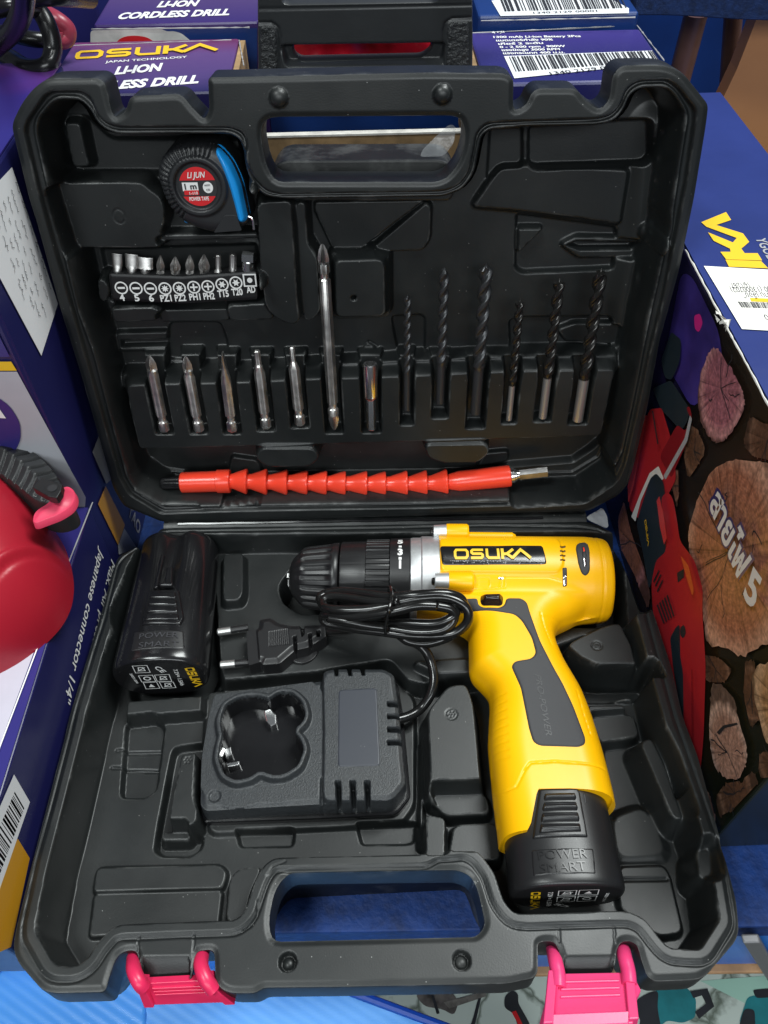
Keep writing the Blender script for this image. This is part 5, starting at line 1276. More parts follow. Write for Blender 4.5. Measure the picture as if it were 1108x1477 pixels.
def twist(name, fr, L_, r, sf, rs_, m_f, m_s, label, group, brad=False):
    t = thing(name, label, 'drill bit', fr, group)
    L0 = L_*(1-sf); n = 40; R_ = []
    st = np.linspace(L0, L_-(.0022 if brad else r*0.9), int((L_-L0)/0.00045))
    pit = r*6.2
    def fl(ph, k, dep):
        def f(th):
            d = ((th-ph) % math.pi); d = np.minimum(d, math.pi-d)            # two lands
            return 1-dep*k*np.clip((d-0.48)/0.5, 0, 1)**1.2
        return f
    prof = [(L0-.0016, rs_)]
    for x in st:
        k = min(1, (x-L0)/(r*2.2)); rr = rs_+(r-rs_)*min(1, (x-L0)/(.0015))
        prof.append((x, rr, fl((x/pit)*2*math.pi, k, .48)))
    ph = (L_/pit)*2*math.pi
    if brad: prof += [(L_-.0020, r*.98, fl(ph, 1, .5)), (L_-.0016, r*.5, fl(ph, 1, .5)), (L_-.0015, r*.22), (L_, r*.04)]
    else: prof += [(L_-r*.45, r*.6, fl(ph, 1, .45)), (L_, r*.06)]
    bar('flute', fr, prof, m_f, t, n, 40)
    bar('shank', fr, [(0, rs_*.8), (.0005, rs_), (L0-.0012, rs_), (L0-.0004, rs_*.98)], m_s, t, 28)
    return t
TL = ['thinnest matt black twist drill, directly right of the chrome bit holder', 'medium matt black twist drill, between the thinnest and the thickest matt ones', 'thickest matt black twist drill, tallest of the matt ones']
for i, (p0, p1, r, s_, rs_) in enumerate(TW):
    fr, L_ = tool_frame(p0, p1); twist('twist_drill', fr, L_, r, s_, rs_, MT['black_steel'], MT['black_steel'], TL[i], 'matt black twist drills in the lid')
WDL = ['thinnest spur-point wood drill with a bright shank, right of the matt black drills', 'medium spur-point wood drill with a bright shank, middle of the leaning three', 'thickest spur-point wood drill with a bright shank, far right in the lid']
for i, (p0, p1, r, s_, rs_) in enumerate(WD):
    fr, L_ = tool_frame(p0, p1); twist('wood_drill', fr, L_, r, s_, rs_, MT['black_gloss_steel'], MT['bright_steel'], WDL[i], 'wood drills with bright shanks in the lid', True)

# bit strip with ten small bits
SH = -0.0175
SFR = LID.sub(*LID.px(262, 415, SH), SH)
spts = A(SFR.P([(157, 395), (262, 399), (370, 392), (371, 432), (262, 438), (161, 433)], 0))
bs = thing('bit_strip', 'black rubber strip with white size marks holding ten small bits below the tape measure', 'bit holder', SFR)
hs = HF(spts[:, 0].min()-.003, spts[:, 0].max()+.003, spts[:, 1].min()-.003, spts[:, 1].max()+.003, 0.0004, 0.0)
sds = hs.sd(fillet(spts, 0.0012)); hs.H -= 0.0004*S((sds+.0012)/.0012)
hs.build('strip_body', MT['strip'], bs, sds, -0.0075, 0.0012)
P = []
th = np.linspace(0, 2*math.pi, 25)[:-1]
nm = ['4', '5', '6', 'PZ1', 'PZ2', 'PH1', 'PH2', 'T15', 'T20', 'AD']
xs = [175.3, 196.5, 217.3, 238.3, 259, 279.8, 300.2, 320.5, 340.5, 360.5]
yc = [415, 415.5, 416, 416, 415.5, 414, 413, 410, 407.5, 404]
for i, s_ in enumerate(nm):
    c = A(SFR.px(xs[i], yc[i], 0)); R1 = 0.0029
    if i < 9: v, f = stroke_vf([(c[0]+R1*math.cos(t), c[1]+R1*math.sin(t)) for t in th], 0.0007, True); v[:, 2] = .0003; P.append((v, f))
    else: v, f = stroke_vf([(c[0]-R1, c[1]-R1), (c[0]+R1, c[1]-R1), (c[0]+R1, c[1]+R1), (c[0]-R1, c[1]+R1)], 0.0007, True); v[:, 2] = .0003; P.append((v, f))
    if i < 3: P.append(([(c[0]-.0018, c[1]-.0005, .0003), (c[0]+.0018, c[1]-.0005, .0003), (c[0]+.0018, c[1]+.0005, .0003), (c[0]-.0018, c[1]+.0005, .0003)], [(0, 1, 2, 3)]))
    elif i in (5, 6):
        for a, b_ in (((-.0019, 0), (.0019, 0)), ((0, -.0019), (0, .0019))): v, f = stroke_vf([c+A(a), c+A(b_)], 0.0008); v[:, 2] = .0003+.0001*(a[0] == 0); P.append((v, f))
    else:
        k = 8 if i in (3, 4) else 6
        sp_ = [(c[0]+(.0020 if j % 2 == 0 else .0010)*math.cos(j*math.pi/k), c[1]+(.0020 if j % 2 == 0 else .0010)*math.sin(j*math.pi/k)) for j in range(2*k)] if i < 9 else [(c[0]+.0013*math.cos(t), c[1]+.0013*math.sin(t)) for t in th]
        P.append(poly_vf(sp_, .0003))
    wd = 3.6 if len(s_) == 1 else (8.2 if s_ != 'AD' else 6.5); yb = yc[i]+18.2-(0.5 if i > 6 else 0)
    P.append(text(SFR, s_, (xs[i]+2.5-wd, yb+.3), (xs[i]+2.5+wd*.95, yb-.3), 0, bold=0.03, ysize=0.0047))
V, F = join(P); flat('white_lettering', (V, F), MT['white_ink'], bs)
BTX = [(170, 366, 393), (191, 366.5, 394), (210, 371, 395), (231.5, 368, 396), (253, 370, 397), (274, 367.5, 396), (294.5, 367, 396), (315, 367.5, 395.5), (336, 366, 394), (358, 365, 393)]
BL = ['narrowest slotted bit, leftmost in the rubber strip above the 4', 'slotted bit of middle width above the 5 on the rubber strip', 'widest slotted bit above the 6 on the rubber strip', 'small cross-tip bit above the PZ1 mark', 'larger cross-tip bit above the PZ2 mark',
      'slim cross-tip bit above the PH1 mark', 'broad cross-tip bit above the PH2 mark', 'small star-tip bit with a cone collar above the T15 mark', 'straight star-tip bit above the T20 mark', 'shiny chrome socket adapter with a ball at the right end of the rubber strip']
BH = -0.021
for i, (x, y0, y1) in enumerate(BTX):
    fr, L_ = tool_frame((x-1.5 if i < 3 else x, y0), (x, y1+2), BH)
    Lb = L_
    if i < 3:
        asp = (1.0, 1.25, 1.6)[i]; k = .0024*asp
        prof = [(0, .0021), (.0016, .0021), (.0022, .0021, blade(.98)), (.0036, k, blade(.5)), (.0050, k, blade(.3)), (Lb-.0003, k*1.03, blade(.18)), (Lb, k*1.0, blade(.15))]
        o = bar('slotted_bit', fr, prof, MT['dull_steel'], None, 36, 30)
    elif i < 7:
        k = (.0020, .0026, .0022, .0028)[i-3]; prof = [(0, .0021), (.0016, .0021), (.003, k*.9, starf), (.0055, k, starf), (Lb-.003, k*.7, starf), (Lb-.0003, k*.2, starf), (Lb, k*.08)]
        o = bar('cross_tip_bit', fr, prof, MT['dull_steel'])
    elif i < 9:
        k = (.0014, .0018)[i-7]; prof = [(0, .0026 if i == 7 else .002), (.001, .0026 if i == 7 else .002), (.0032, k*1.05), (.0038, k, torxf), (Lb-.0004, k, torxf), (Lb, k*.8, torxf)]
        o = bar('star_tip_bit', fr, prof, MT['dull_steel'])
    else:
        prof = [(0, .003), (Lb*.55, .003), (Lb*.6, .0024), (Lb*.65, .0032, lambda t: .86/np.maximum(np.abs(np.cos(t)), np.abs(np.sin(t)))), (Lb, .0032, lambda t: .86/np.maximum(np.abs(np.cos(t)), np.abs(np.sin(t))))]
        o = bar('socket_adapter', fr, prof, MT['chrome'], None, 40)
    tag(o, BL[i], 'screwdriver bit' if i < 9 else 'socket adapter', fr, 'small bits in the rubber strip')

# ------------------------------------------------------------------ tape measure
TAH = -0.006
TF = LID.sub(*LID.px(290, 272, TAH), TAH)
tm = thing('tape_measure', 'small black and blue tape measure with a round red label', 'tape measure', TF)
T = lambda pts, h=0.0: A(TF.P(pts, h))
outl = T([(227, 252), (231, 232), (246, 214), (268, 206), (290, 205), (307, 208), (319, 214), (336, 233), (350, 264), (361, 318), (354, 326), (346, 327), (349, 334), (309, 336), (283, 329), (260, 317), (240, 292)], -0.003)
ht = HF(outl[:, 0].min()-.004, outl[:, 0].max()+.004, outl[:, 1].min()-.004, outl[:, 1].max()+.004, 0.00035, 0.0)
fo = fillet(outl, 0.006, 6); sdt = ht.sd(fo)
ht.H = -0.0045+0.0045*np.sqrt(np.clip(1-(1-np.clip(-sdt, 0, .006)/.006)**2, 0, 1))
c0 = A(TF.px(286, 269, 0)); rx = np.linalg.norm(A(TF.px(313, 269, 0))-c0)
rad = np.hypot(ht.X-c0[0], ht.Y-c0[1])
ht.H += 0.0012*S((rx*1.62-rad)/.0012)-0.0014*S((rx*1.30-rad)/.001)
ang = np.arctan2(ht.Y-c0[1], ht.X-c0[0])
trd = S((np.cos(ang*46)-.55)/.3)*S((sdt+.0058)/.0012)*(np.cos(ang-2.6) > .05)
ht.H -= 0.0016*trd
ht.build('tape_body', MT['tape_black'], tm, sdt, -0.022, 0.0015)
bl_ = T([(309, 211), (318, 214), (335, 233), (349, 264), (360, 317), (353, 325), (343, 323), (335, 291), (327, 264), (318, 241), (308, 222)], 0.0)
ht.patch('blue_grip', MT['tape_blue'], tm, bl_, 0.0022, 0.003, 0.0022)
ht.patch('blue_foot', MT['tape_blue'], tm, T([(262, 316), (271, 321), (274, 326), (264, 325)], -.002), 0.0006, 0.001)
V, F = prism_vf([tuple(p) for p in fillet(T([(324, 311), (341, 311), (349, 333), (308, 336)], .001), .0008)], -0.012, 0.0008)
bevel(mesh('foot_guard', V, F, MT['tape_black'], tm, smooth=False), .0005)
# label
rr = rx
disc = np.array([(c0[0]+rr*math.cos(t), c0[1]+rr*math.sin(t)) for t in np.linspace(0, 2*math.pi, 49)[:-1]])
zl = float(ht.at(c0[0], c0[1]))
lab = flat('round_label', poly_vf([tuple(p) for p in disc], zl+.0003), MT['black_ink'], tm)
def seg(y0, y1):
    P_ = [(c0[0]+rr*math.cos(t), c0[1]+rr*math.sin(t)) for t in np.linspace(0, 2*math.pi, 97)[:-1]]
    up = [p for p in P_ if y0 <= p[1]-c0[1] <= y1]; cx_ = c0
    up.sort(key=lambda p: math.atan2(p[1]-c0[1]-(y0+y1)/2, p[0]-c0[0])); return poly_vf(up, zl+.0005)
flat('red_field', join([seg(rr*.26, rr*1.01), seg(-rr*1.01, -rr*.46)]), MT['red_ink'], lab)
TX = lambda s_, x0, x1, y, ys, z, **k: lay(text_vf(s_, k.get('bold', .02), k.get('shear', 0)), (c0[0]+x0*rr, c0[1]+y*rr), (c0[0]+x1*rr, c0[1]+(y+.02)*rr), zl+z, ysize=ys*rr)
wb = ([(c0[0]+a*rr, c0[1]+b_*rr, zl+.0005) for a, b_ in ((-.84, -.22), (.0, -.22), (.0, .22), (-.84, .22))], [(0, 1, 2, 3)])
wc = poly_vf([(c0[0]+.52*rr+.27*rr*math.cos(t), c0[1]-.05*rr+.29*rr*math.sin(t)) for t in th], zl+.0005)
flat('white_field', join([wb, wc]), MT['white_ink'], lab)
flat('white_lettering', join([TX('LI JUN', -.5, .48, .45, .42, .0008, shear=.3, bold=.015), TX('POWER TAPE', -.55, .5, -.72, .28, .0008), TX('1-110', -.5, -.05, -.4, .2, .0008)]), MT['white_ink'], lab)
flat('red_strip', ([(c0[0]+a*rr, c0[1]+b_*rr, zl+.0006) for a, b_ in ((-.78, -.42), (.0, -.42), (.0, -.18), (-.78, -.18))], [(0, 1, 2, 3)]), MT['red_ink'], lab)
flat('black_lettering', join([TX('1 m', -.72, -.08, -.13, .42, .0007, bold=.03), TX('RED', .36, .66, .02, .12, .0007), TX('CE', .42, .62, -.22, .14, .0007)]), MT['black_ink'], lab)
hk = [TF.p3(358, 312, -.003), TF.p3(363, 314, -.003), TF.p3(365, 318, -.003), TF.p3(366.5, 331, -.003)]
V, F = tube_vf(np.array(hk), 0.0006, 8); mesh('end_hook', V, F, MT['chrome'], tm)

# ------------------------------------------------------------------ flexible shaft lying on the lid's lower wall
FH = -0.0145
FX = LID.sub(*LID.px(500, 695, FH), FH)
fs = thing('flexible_shaft', 'orange-red segmented flexible drill shaft lying along the bottom of the lid', 'flexible shaft', FX)
axp = [(233, 697), (262, 696), (330, 694), (372, 695), (430, 696), (500, 697.5), (560, 698), (616, 697), (647, 695.5), (690, 692), (735, 686.5), (790, 680)]
cl_ = catmull([FX.p3(x, y, 0) for x, y in axp], 24); arc = np.r_[0, np.cumsum(np.linalg.norm(np.diff(cl_, axis=0), axis=1))]
pxx = np.array([0.0]*len(cl_))
def arc_at(x):   # arc length at photo x
    us = np.array([FX.p3(a, 695, 0)[0] for a in (x,)])[0]
    return float(np.interp(us, cl_[:, 0], arc))
def along(s): return A([np.interp(s, arc, cl_[:, k]) for k in range(3)])
def sweep(name, m, prof, n=36, fn=None, sharp=30):
    R_ = []
    for q in prof:
        s = q[0]; p = along(s); t = along(s+.002)-along(s-.002); R_.append(ring(p, t, (0, 0, 1), q[1], n, 0, q[2] if len(q) > 2 else None))
    V, F = rings_mesh(R_); return mesh(name, V, F, m, fs, sharp=sharp)
s_ = arc_at
sweep('socket', MT['gloss_black'], [(s_(233), .0031), (s_(234.5), .0036, hexf), (s_(240), .0036, torxf), (s_(263), .0036, torxf)])
sweep('sleeve', MT['red_flex'], [(s_(261), .0052), (s_(262.5), .0060), (s_(313), .0061), (s_(314), .0068), (s_(331), .0069), (s_(332.5), .0066), (s_(333), .0046)])
ends = [358, 387, 415.5, 444, 472, 500, 529, 557.5, 587, 616.5, 647]
starts = [331]+[e-1.2 for e in ends[:-1]]
for i, (a, b_) in enumerate(zip(starts, ends)):
    k = rng.uniform(.95, 1.04); b_ += rng.uniform(-1.2, 1.2)
    q0, q1 = s_(a), s_(b_); L_ = q1-q0
    R0_, R1_ = .0045, .0075*k
    sweep('segment', MT['red_flex'], [(q0-.0016, .0034), (q0-.0012, R0_), (q0+L_*.2, R0_*1.0), (q0+L_*.45, R0_*1.24), (q0+L_*.7, R0_*1.46), (q0+L_*.9, R1_), (q1-.0008, R1_*1.01), (q1-.0002, R1_*.98), (q1, R1_*.9), (q1+.0001, R0_*.8)])
sweep('sleeve', MT['red_flex'], [(s_(645), .0044), (s_(650), .0049), (s_(662), .0062), (s_(732), .0063), (s_(735), .0061), (s_(736), .0052)])
sweep('ferrule', MT['chrome'], [(s_(735), .0044), (s_(741), .0043), (s_(742), .0036), (s_(744), .0036), (s_(745), .0030), (s_(748), .0028)])
sweep('hex_shank', MT['dull_steel'], [(s_(746), .0024), (s_(748), .0030, hexf), (s_(787), .0031, hexf), (s_(789), .0026, hexf)])

# ------------------------------------------------------------------ cordless drill
DZ = -0.0055
pa, pb = BASE.px(420, 833, DZ), BASE.px(885, 838, DZ)
dang = math.atan2(pb[1]-pa[1], pb[0]-pa[0])
DF = BASE.sub(pa[0], pa[1], DZ, dang)
dr = thing('cordless_drill', 'yellow cordless drill with black chuck and charcoal grip, lying in the case', 'drill', DF)
D = lambda pts, h=0.0: A(DF.P(pts, h))
dx = lambda px_, py=836: DF.px(px_, py, 0)[0]
XY0, XE = dx(634), dx(874)
RB = 0.0243
prof = [(XY0-.03, RB), (dx(800), RB), (dx(842), RB*1.0), (dx(854), RB*.985), (dx(856), RB*.96), (dx(858), RB*.985), (dx(868), RB*.955), (dx(873), RB*.90), (XE, RB*.82)]
bx = np.array([p[0] for p in prof]); brd = np.array([p[1] for p in prof])
step = 0.0005
hd = HF(XY0-.034, XE+.006, -0.150, 0.030, step, 0.0)
rX = np.interp(hd.X, bx, brd)
barrel = fillet(A([(x, r) for x, r in prof]+[(x, -r) for x, r in prof[::-1]]), 0.001)
hz = 0.0175
gp = D([(640, 862, 0), (600, 872, 0), (594, 890, 0), (612, 898, 0), (660, 905, 0), (676, 915, 0), (677, 975, 0), (691, 988, 0), (704, 1002, 0), (707, 1018, 0), (705, 1055, 0), (704, 1075, 0), (707, 1110, 0), (712, 1160, 0), (719, 1215, 0), (730, 1310, 0), (902, 1300, 0), (885, 1160, 0), (874, 1115, 0), (866, 1085, 0), (851, 1037, 0), (837, 1002, 0), (813, 962, 0), (801, 934, 0), (799, 920, 0), (806, 908, 0), (824, 900, 0), (860, 880, 0), (800, 850, 0)])
sdg = hd.sd(fillet(gp, 0.004)); sdb = hd.sd(barrel)
kf = 0.006
hmix = np.clip(0.5+0.5*(sdb-sdg)/kf, 0, 1); sdu = sdb*(1-hmix)+sdg*hmix-kf*hmix*(1-hmix)
def prof_g(d, R_, H_, e=2.3): return H_*np.power(np.clip(1-np.power(1-np.clip(d, 0, R_)/R_, e), 0, 1), 1/e)
zg = prof_g(-sdg, 0.0155, hz)
zb = np.sqrt(np.clip(rX**2-hd.Y**2, 0, None))*(sdb < 0)
kz = 0.005; hh_ = np.clip(0.5+0.5*(zb-zg)/kz, 0, 1)
Zs = zg*(1-hh_)+zb*hh_+kz*hh_*(1-hh_)*(sdg < 0)*(sdb < .004)
rim = prof_g(-sdu, 0.004, 1.0)
hd.H = np.where(sdu < 0, np.maximum(Zs, 0)*np.clip(rim*3, 0, 1), 0)
hd.blur(2)
# moulded details of the yellow housing
def dpt(x, y): return px_on(DF, hd, x, y, 0.018)
def dp(pts): return np.array([dpt(*p)[:2] for p in pts])
hd.pad(dp([(634, 779), (801, 777), (808, 785), (812, 815), (804, 827), (640, 826)]), 0.0, 0.0001) if False else None
panel = fillet(dp([(634, 777), (800, 776), (807, 782), (813, 815), (806, 827), (636, 826)]), 0.003); dpn = hd.sd(panel, .01)
hd.H += 0.0011*S((.0006-dpn)/.0012)
hd.groove(dp([(676, 850), (720, 848), (725, 832), (790, 832), (812, 838)]), 0.0005, 0.0012)
hd.groove(dp([(640, 845), (676, 846), (680, 830)]), 0.0005, 0.0012)
hd.groove(dp([(786, 889), (798, 893), (808, 905), (812, 912)]), 0.0005, 0.0014)
hd.groove(dp([(780, 884), (784, 900), (796, 930)]), 0.0005, 0.0014)
hd.groove(dp([(712, 1152), (730, 1142), (745, 1135), (757, 1110), (765, 1100), (800, 1098), (850, 1102), (872, 1110)]), 0.0006, 0.0013)
for i in range(9):
    hd.groove(dp([(712+i*.3, 1010+i*11), (728+i*.6, 1000+i*11.5)]), 0.00035, 0.002)
hd.groove(dp([(832, 995), (842, 1030), (852, 1060)]), 0.0005, 0.0012)
for q in ((722, 833, 728, 848), (690, 834, 706, 846)):
    hd.groove(dp([(q[0], q[1]), (q[0], q[3]), (q[2], q[3]), (q[2], q[1]), (q[0], q[1])]), 0.0004, 0.0009)
# where the yellow ends
xcut = dx(632)
clip = np.concatenate([A([(xcut, 0.05), (XE+.02, 0.05), (XE+.02, -0.05)]),
    dp([(890, 1156)])+A([[0.01, 0]]), dp([(884, 1156), (882, 1150), (870, 1143), (850, 1138.5), (835, 1137.5), (822, 1137), (777, 1137.5), (774, 1145), (766, 1187), (761, 1197), (745, 1200), (730, 1206), (722, 1217)])-A([[0, 0]]),
    A([DF.px(719, 1222, 0), (DF.px(719, 1222, 0)[0]-.03, DF.px(719, 1222, 0)[1]), (xcut-.012, -0.045), (xcut-.012, -0.0255), (xcut, -0.0250)])])
sdcl = hd.sd(clip)
sdf_ = np.maximum(sdu, sdcl)
def closed_body(name, hf, sd, m, parent, zlow, thick=None):
    X, Y, used, F = hf.snapped(sd); Z = hf.at(X, Y); Z = np.where(sdu_edge(X, Y), 0, Z) if False else Z
    V = np.stack([X.ravel(), Y.ravel(), Z.ravel()], -1)[used]; n = len(V)
    W = V.copy(); W[:, 2] = np.maximum(-W[:, 2]*zlow, -0.022)
    # stitch the border
    E = np.concatenate([F[:, [0, 1]], F[:, [1, 2]], F[:, [2, 3]], F[:, [3, 0]]]); key = np.sort(E, axis=1)
    _, inv, cnt = np.unique(key[:, 0].astype(np.int64)*n+key[:, 1], return_inverse=True, return_counts=True)
    bd = E[cnt[inv] == 1]
    side = np.stack([bd[:, 1], bd[:, 0], bd[:, 0]+n, bd[:, 1]+n], -1)
    return mesh(name, np.concatenate([V, W]), np.concatenate([F, F[:, ::-1]+n, side]), m, parent, sharp=50)
sdu_edge = None
closed_body('housing', hd, sdf_, MT['yellow'], dr, 1.0)
# charcoal rubber inlay
inl = dp([(640, 863), (690, 862), (691, 872), (698, 875.5), (720, 876), (727, 872), (729, 862), (752, 862), (761, 868), (766, 885), (780, 924), (800, 963), (813, 986), (828, 1018), (846, 1066), (845, 1075), (836, 1079), (778, 1077), (768, 1071), (762, 1052), (750, 992), (736, 961), (742, 953), (766, 949), (772, 942), (766, 920), (752, 896), (742, 887), (730, 885), (680, 884), (640, 886)])
hd.patch('grip_inlay', MT['rubber'], dr, inl, 0.0007, 0.0022, 0.0009, 0.0006)
V, F = lay(text_vf('PRO-POWER', .0, .25), dpt(771, 974)[:2], dpt(787, 1062)[:2], 0, ysize=.0042)
V, F = drape(hd, (V, F), .00085); flat('embossed_lettering', (V, F), mat('glossier_rubber', (0.022, 0.022, 0.024), 0.4), dr)
npl = hd.patch('name_plate', MT['gloss_black'], dr, dp([(633.5, 789), (783, 786.5), (790, 815), (637, 816.5)]), 0.0005, 0.002, 0.0006, 0.0006)
V, F, Wl = logo_vf(); V, F = subdiv((V, F)); a, b_ = dpt(655, 808)[:2], dpt(767, 808)[:2]
# subdivide the logo so that it follows the barrel
lv = lay((V, F), a, b_, 0, ysize=0.0066, width=Wl); flat('brand_lettering', drape(hd, lv, .0008), MT['gold'], npl)
# glitter crumbs along the lower edge of the plate
P = []
for i in range(150):
    x, y = rng.uniform(650, 786), 807+abs(rng.gauss(0, 3.4)); y = min(y, 814.5)
    if x < 720: y = max(y, 810)
    c = dpt(x, y); k = rng.uniform(.0001, .00028); P.append(([(c[0]-k, c[1]-k*.6, c[2]+.0007), (c[0]+k, c[1]-k*.5, c[2]+.0007), (c[0]+k*.7, c[1]+k*.7, c[2]+.0007), (c[0]-k*.6, c[1]+k*.5, c[2]+.0007)], [(0, 1, 2, 3)]))
flat('plate_sparkle', join(P), MT['silver'], npl)
# openings: skins laid on the housing, with their inner shade painted dark
def opening_skin(name, pts, m, off=.0003, r=.0008): return hd.patch(name, m, dr, dp(pts), off, r, .0003, .0002)
opening_skin('vent_slot', [(811, 818), (818, 818), (818.5, 846), (811.5, 847)], MT['black_ink'])
opening_skin('motor_magnet', [(811.3, 831), (818.3, 829), (818.6, 845), (812, 846.5)], MT['chrome'], .0005)
opening_skin('vent_grommet', [(832, 784), (846, 783), (850, 790), (851, 825), (845, 831.5), (839, 828), (834, 815), (830, 792)], MT['rubber'], .0009, .003)
opening_skin('vent_slot', [(838, 790), (843, 789), (846, 800), (847, 818), (842, 822), (839, 815)], MT['black_ink'], .0011, .0015)
opening_skin('motor_magnet', [(838.5, 806), (844, 804), (846, 818), (842, 821.5), (839.5, 814)], MT['chrome'], .0013, .001)
opening_skin('motor_winding', [(839, 791), (843, 790), (845, 797), (840, 799)], MT['red_flex'], .0013, .001)
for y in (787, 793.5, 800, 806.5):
    opening_skin('vent_slit', [(807, y), (816, y-.3), (816.5, y+3.0), (807.5, y+3.3)], mat('shadowed_slit', (0.10, 0.05, 0.002), 0.5), .0003, .0004)
opening_skin('vent_slit', [(718, 832), (727, 832), (727, 836), (718, 836)], MT['chrome'], .0004, .0004)
# direction switch
sw = dp([(694, 858), (724, 857), (727, 862), (726, 872), (722, 875), (696, 875), (692, 870), (692, 862)])
hd.patch('direction_switch', mat('brown_black_switch', (0.016, 0.009, 0.007), 0.2), dr, sw, 0.0042, 0.002, 0.0028, .0004)
# gear housing, collar and chuck: turned parts on the barrel axis
def turn(name, m, prof, n=96, fn=None, sharp=35):
    return lathe(name, m, dr, (0, 0, 0), (1, 0, 0), prof, n, (0, 0, 1), sharp, (True, True), fn)
turn('gear_housing', MT['silver'], [(dx(590.5), .0215), (dx(592), .0226), (dx(596), .0229), (dx(606), .0230), (dx(608), .0237), (dx(634), .0239), (dx(640), .0239)])
turn('torque_ring', MT['satin_black'], [(dx(562), .0205), (dx(563), .0222), (dx(590), .0226), (dx(591), .0216)], 96)
def ribs(k, dep, duty=.3): return lambda th: 1-dep*S((np.cos(th*k)-duty)/.25)
turn('ribbed_collar', MT['satin_black'], [(dx(528), .0195), (dx(529), .0212), (dx(529.5), .0216, ribs(44, .035)), (dx(561.5), .0219, ribs(44, .035)), (dx(562.5), .0210)], 44*8)
turn('clutch_sleeve', MT['satin_black'], [(dx(492), .0190), (dx(493), .0199), (dx(495), .0202, ribs(26, .012, .86)), (dx(524), .0205, ribs(26, .012, .86)), (dx(529), .0206)], 26*10)
x0c, x1c = dx(430), dx(490.5)
def cr(f, dep): return lambda th: 1-dep*S((np.cos(th*20)+.1)/.35)
pr = []
for xp, r, dep in ((421, .0090, 0), (424, .0108, 0), (436, .0158, 0), (438, .0165, .03), (440, .0169, .085), (446, .0174, .10), (470, .0186, .10), (477, .0189, .09), (480, .0192, .0), (482, .0195, 0), (489.5, .0197, 0), (490.5, .0190, 0)):
    pr.append((dx(xp), r, cr(0, dep)))
ck = turn('chuck', MT['satin_black'], pr, 20*14, sharp=None)
xt = dx(418.5)
o = lathe('chuck_nose', MT['chrome'], dr, (0, 0, 0), (1, 0, 0), [(xt, .0060), (xt+.0004, .0076), (xt+.0012, .0084), (dx(424), .0106)], 48)
o = lathe('chuck_bore', MT['black_ink'], dr, (0, 0, 0), (1, 0, 0), [(xt-.0002, .0058), (xt-.0001, .0001)], 32)
for k in range(3):
    a = k*2*math.pi/3+.4
    V, F = box_vf(xt-.0012, xt+.002, -.0012, .0012, .0008, .0048); V = [(p[0], p[1]*math.cos(a)-p[2]*math.sin(a), p[1]*math.sin(a)+p[2]*math.cos(a)) for p in V]
    mesh('chuck_jaw', V, F, MT['bright_steel'], ck, smooth=False)
# torque numbers round the ring
P = []
def on_cyl(s_txt, ang, hgt, xc, r, turn90=True):
    V, F = text_vf(s_txt, .05); V = V-A([V[:, 0].max()/2, .35, 0]); k = hgt/.7
    # letters stand along the axis, feet towards the chuck front, wrapped round the ring
    xx = xc+V[:, 0]*k; aa = ang+V[:, 1]*k/r
    return np.c_[xx, -r*np.sin(-aa)*1.0, r*np.cos(aa)], F
rT = .0226
for s_t, y in (('1', 814), ('3', 796), ('5', 781.5)):
    z_ = 0.0
    c = px_on(DF, type('cyl', (), {'at': staticmethod(lambda u, v: np.sqrt(max(0, rT**2-v*v)))}), 578, y, .01)
    P.append(on_cyl(s_t, math.atan2(c[1], c[2]), .0042, dx(577), rT))
for y in (805.5, 788.5):
    c = px_on(DF, type('cyl', (), {'at': staticmethod(lambda u, v: np.sqrt(max(0, rT**2-v*v)))}), 578, y, .01)
    a_ = math.atan2(c[1], c[2]); k_ = .0008; P.append(([(dx(577)+p*k_, rT*math.sin(a_+q*k_/rT), rT*math.cos(a_+q*k_/rT)) for p, q in ((-1, -1), (1, -1), (1, 1), (-1, 1))], [(0, 1, 2, 3)]))
V, F = join(P); V = V*A([1, 1.006, 1.006]); flat('torque_numbers', (V, F), MT['white_ink'], dr)
# screw bosses, two pairs
def boss(x0_, x1_, xm, y, rb, up):
    c = px_on(DF, type('cyl', (), {'at': staticmethod(lambda u, v: np.sqrt(max(0, (RB+up)**2-v*v)))}), xm, y, .012)
    yb, zb_ = c[1], c[2]
    lathe('screw_boss', MT['silver'], dr, (0, yb, zb_), (1, yb, zb_), [(dx(x0_), rb*.7), (dx(x0_)+.0004, rb*.9), (dx(xm), rb)], 32)
    q = lathe('boss_cover', MT['yellow'], dr, (0, yb, zb_), (1, yb, zb_), [(dx(xm)-.0003, rb*1.05), (dx(xm)+.0004, rb*1.1), (dx(x1_)-.001, rb*1.1), (dx(x1_), rb*.95)], 32)
    lathe('screw', MT['black_gloss_steel'], dr, (0, yb, zb_), (1, yb, zb_), [(dx(x0_)-.0016, rb*.3), (dx(x0_)-.0012, rb*.42), (dx(x0_)+.0003, rb*.42)], 16)
def boss_at(yb, zb_, x0_, xm, x1_, rb):
    lathe('screw_boss', MT['silver'], dr, (0, yb, zb_), (1, yb, zb_), [(dx(x0_), rb*.7), (dx(x0_)+.0004, rb*.9), (dx(xm), rb)], 32)
    lathe('boss_cover', MT['yellow'], dr, (0, yb, zb_), (1, yb, zb_), [(dx(xm)-.0003, rb*1.05), (dx(xm)+.0004, rb*1.1), (dx(x1_)-.001, rb*1.1), (dx(x1_), rb*.95)], 32)
    lathe('screw', MT['black_gloss_steel'], dr, (0, yb, zb_), (1, yb, zb_), [(dx(x0_)-.0016, rb*.3), (dx(x0_)-.0012, rb*.42), (dx(x0_)+.0003, rb*.42)], 16)
boss_at(.0196, .0176, 624, 644, 675, .0042)
boss(624, 677, 644, 838.5, .0047, .0012)
lathe('top_rail', MT['yellow'], dr, (0, .0178, .0155), (1, .0178, .0155), [(dx(672), .0028), (dx(738), .0028), (dx(743), .0016)], 24)

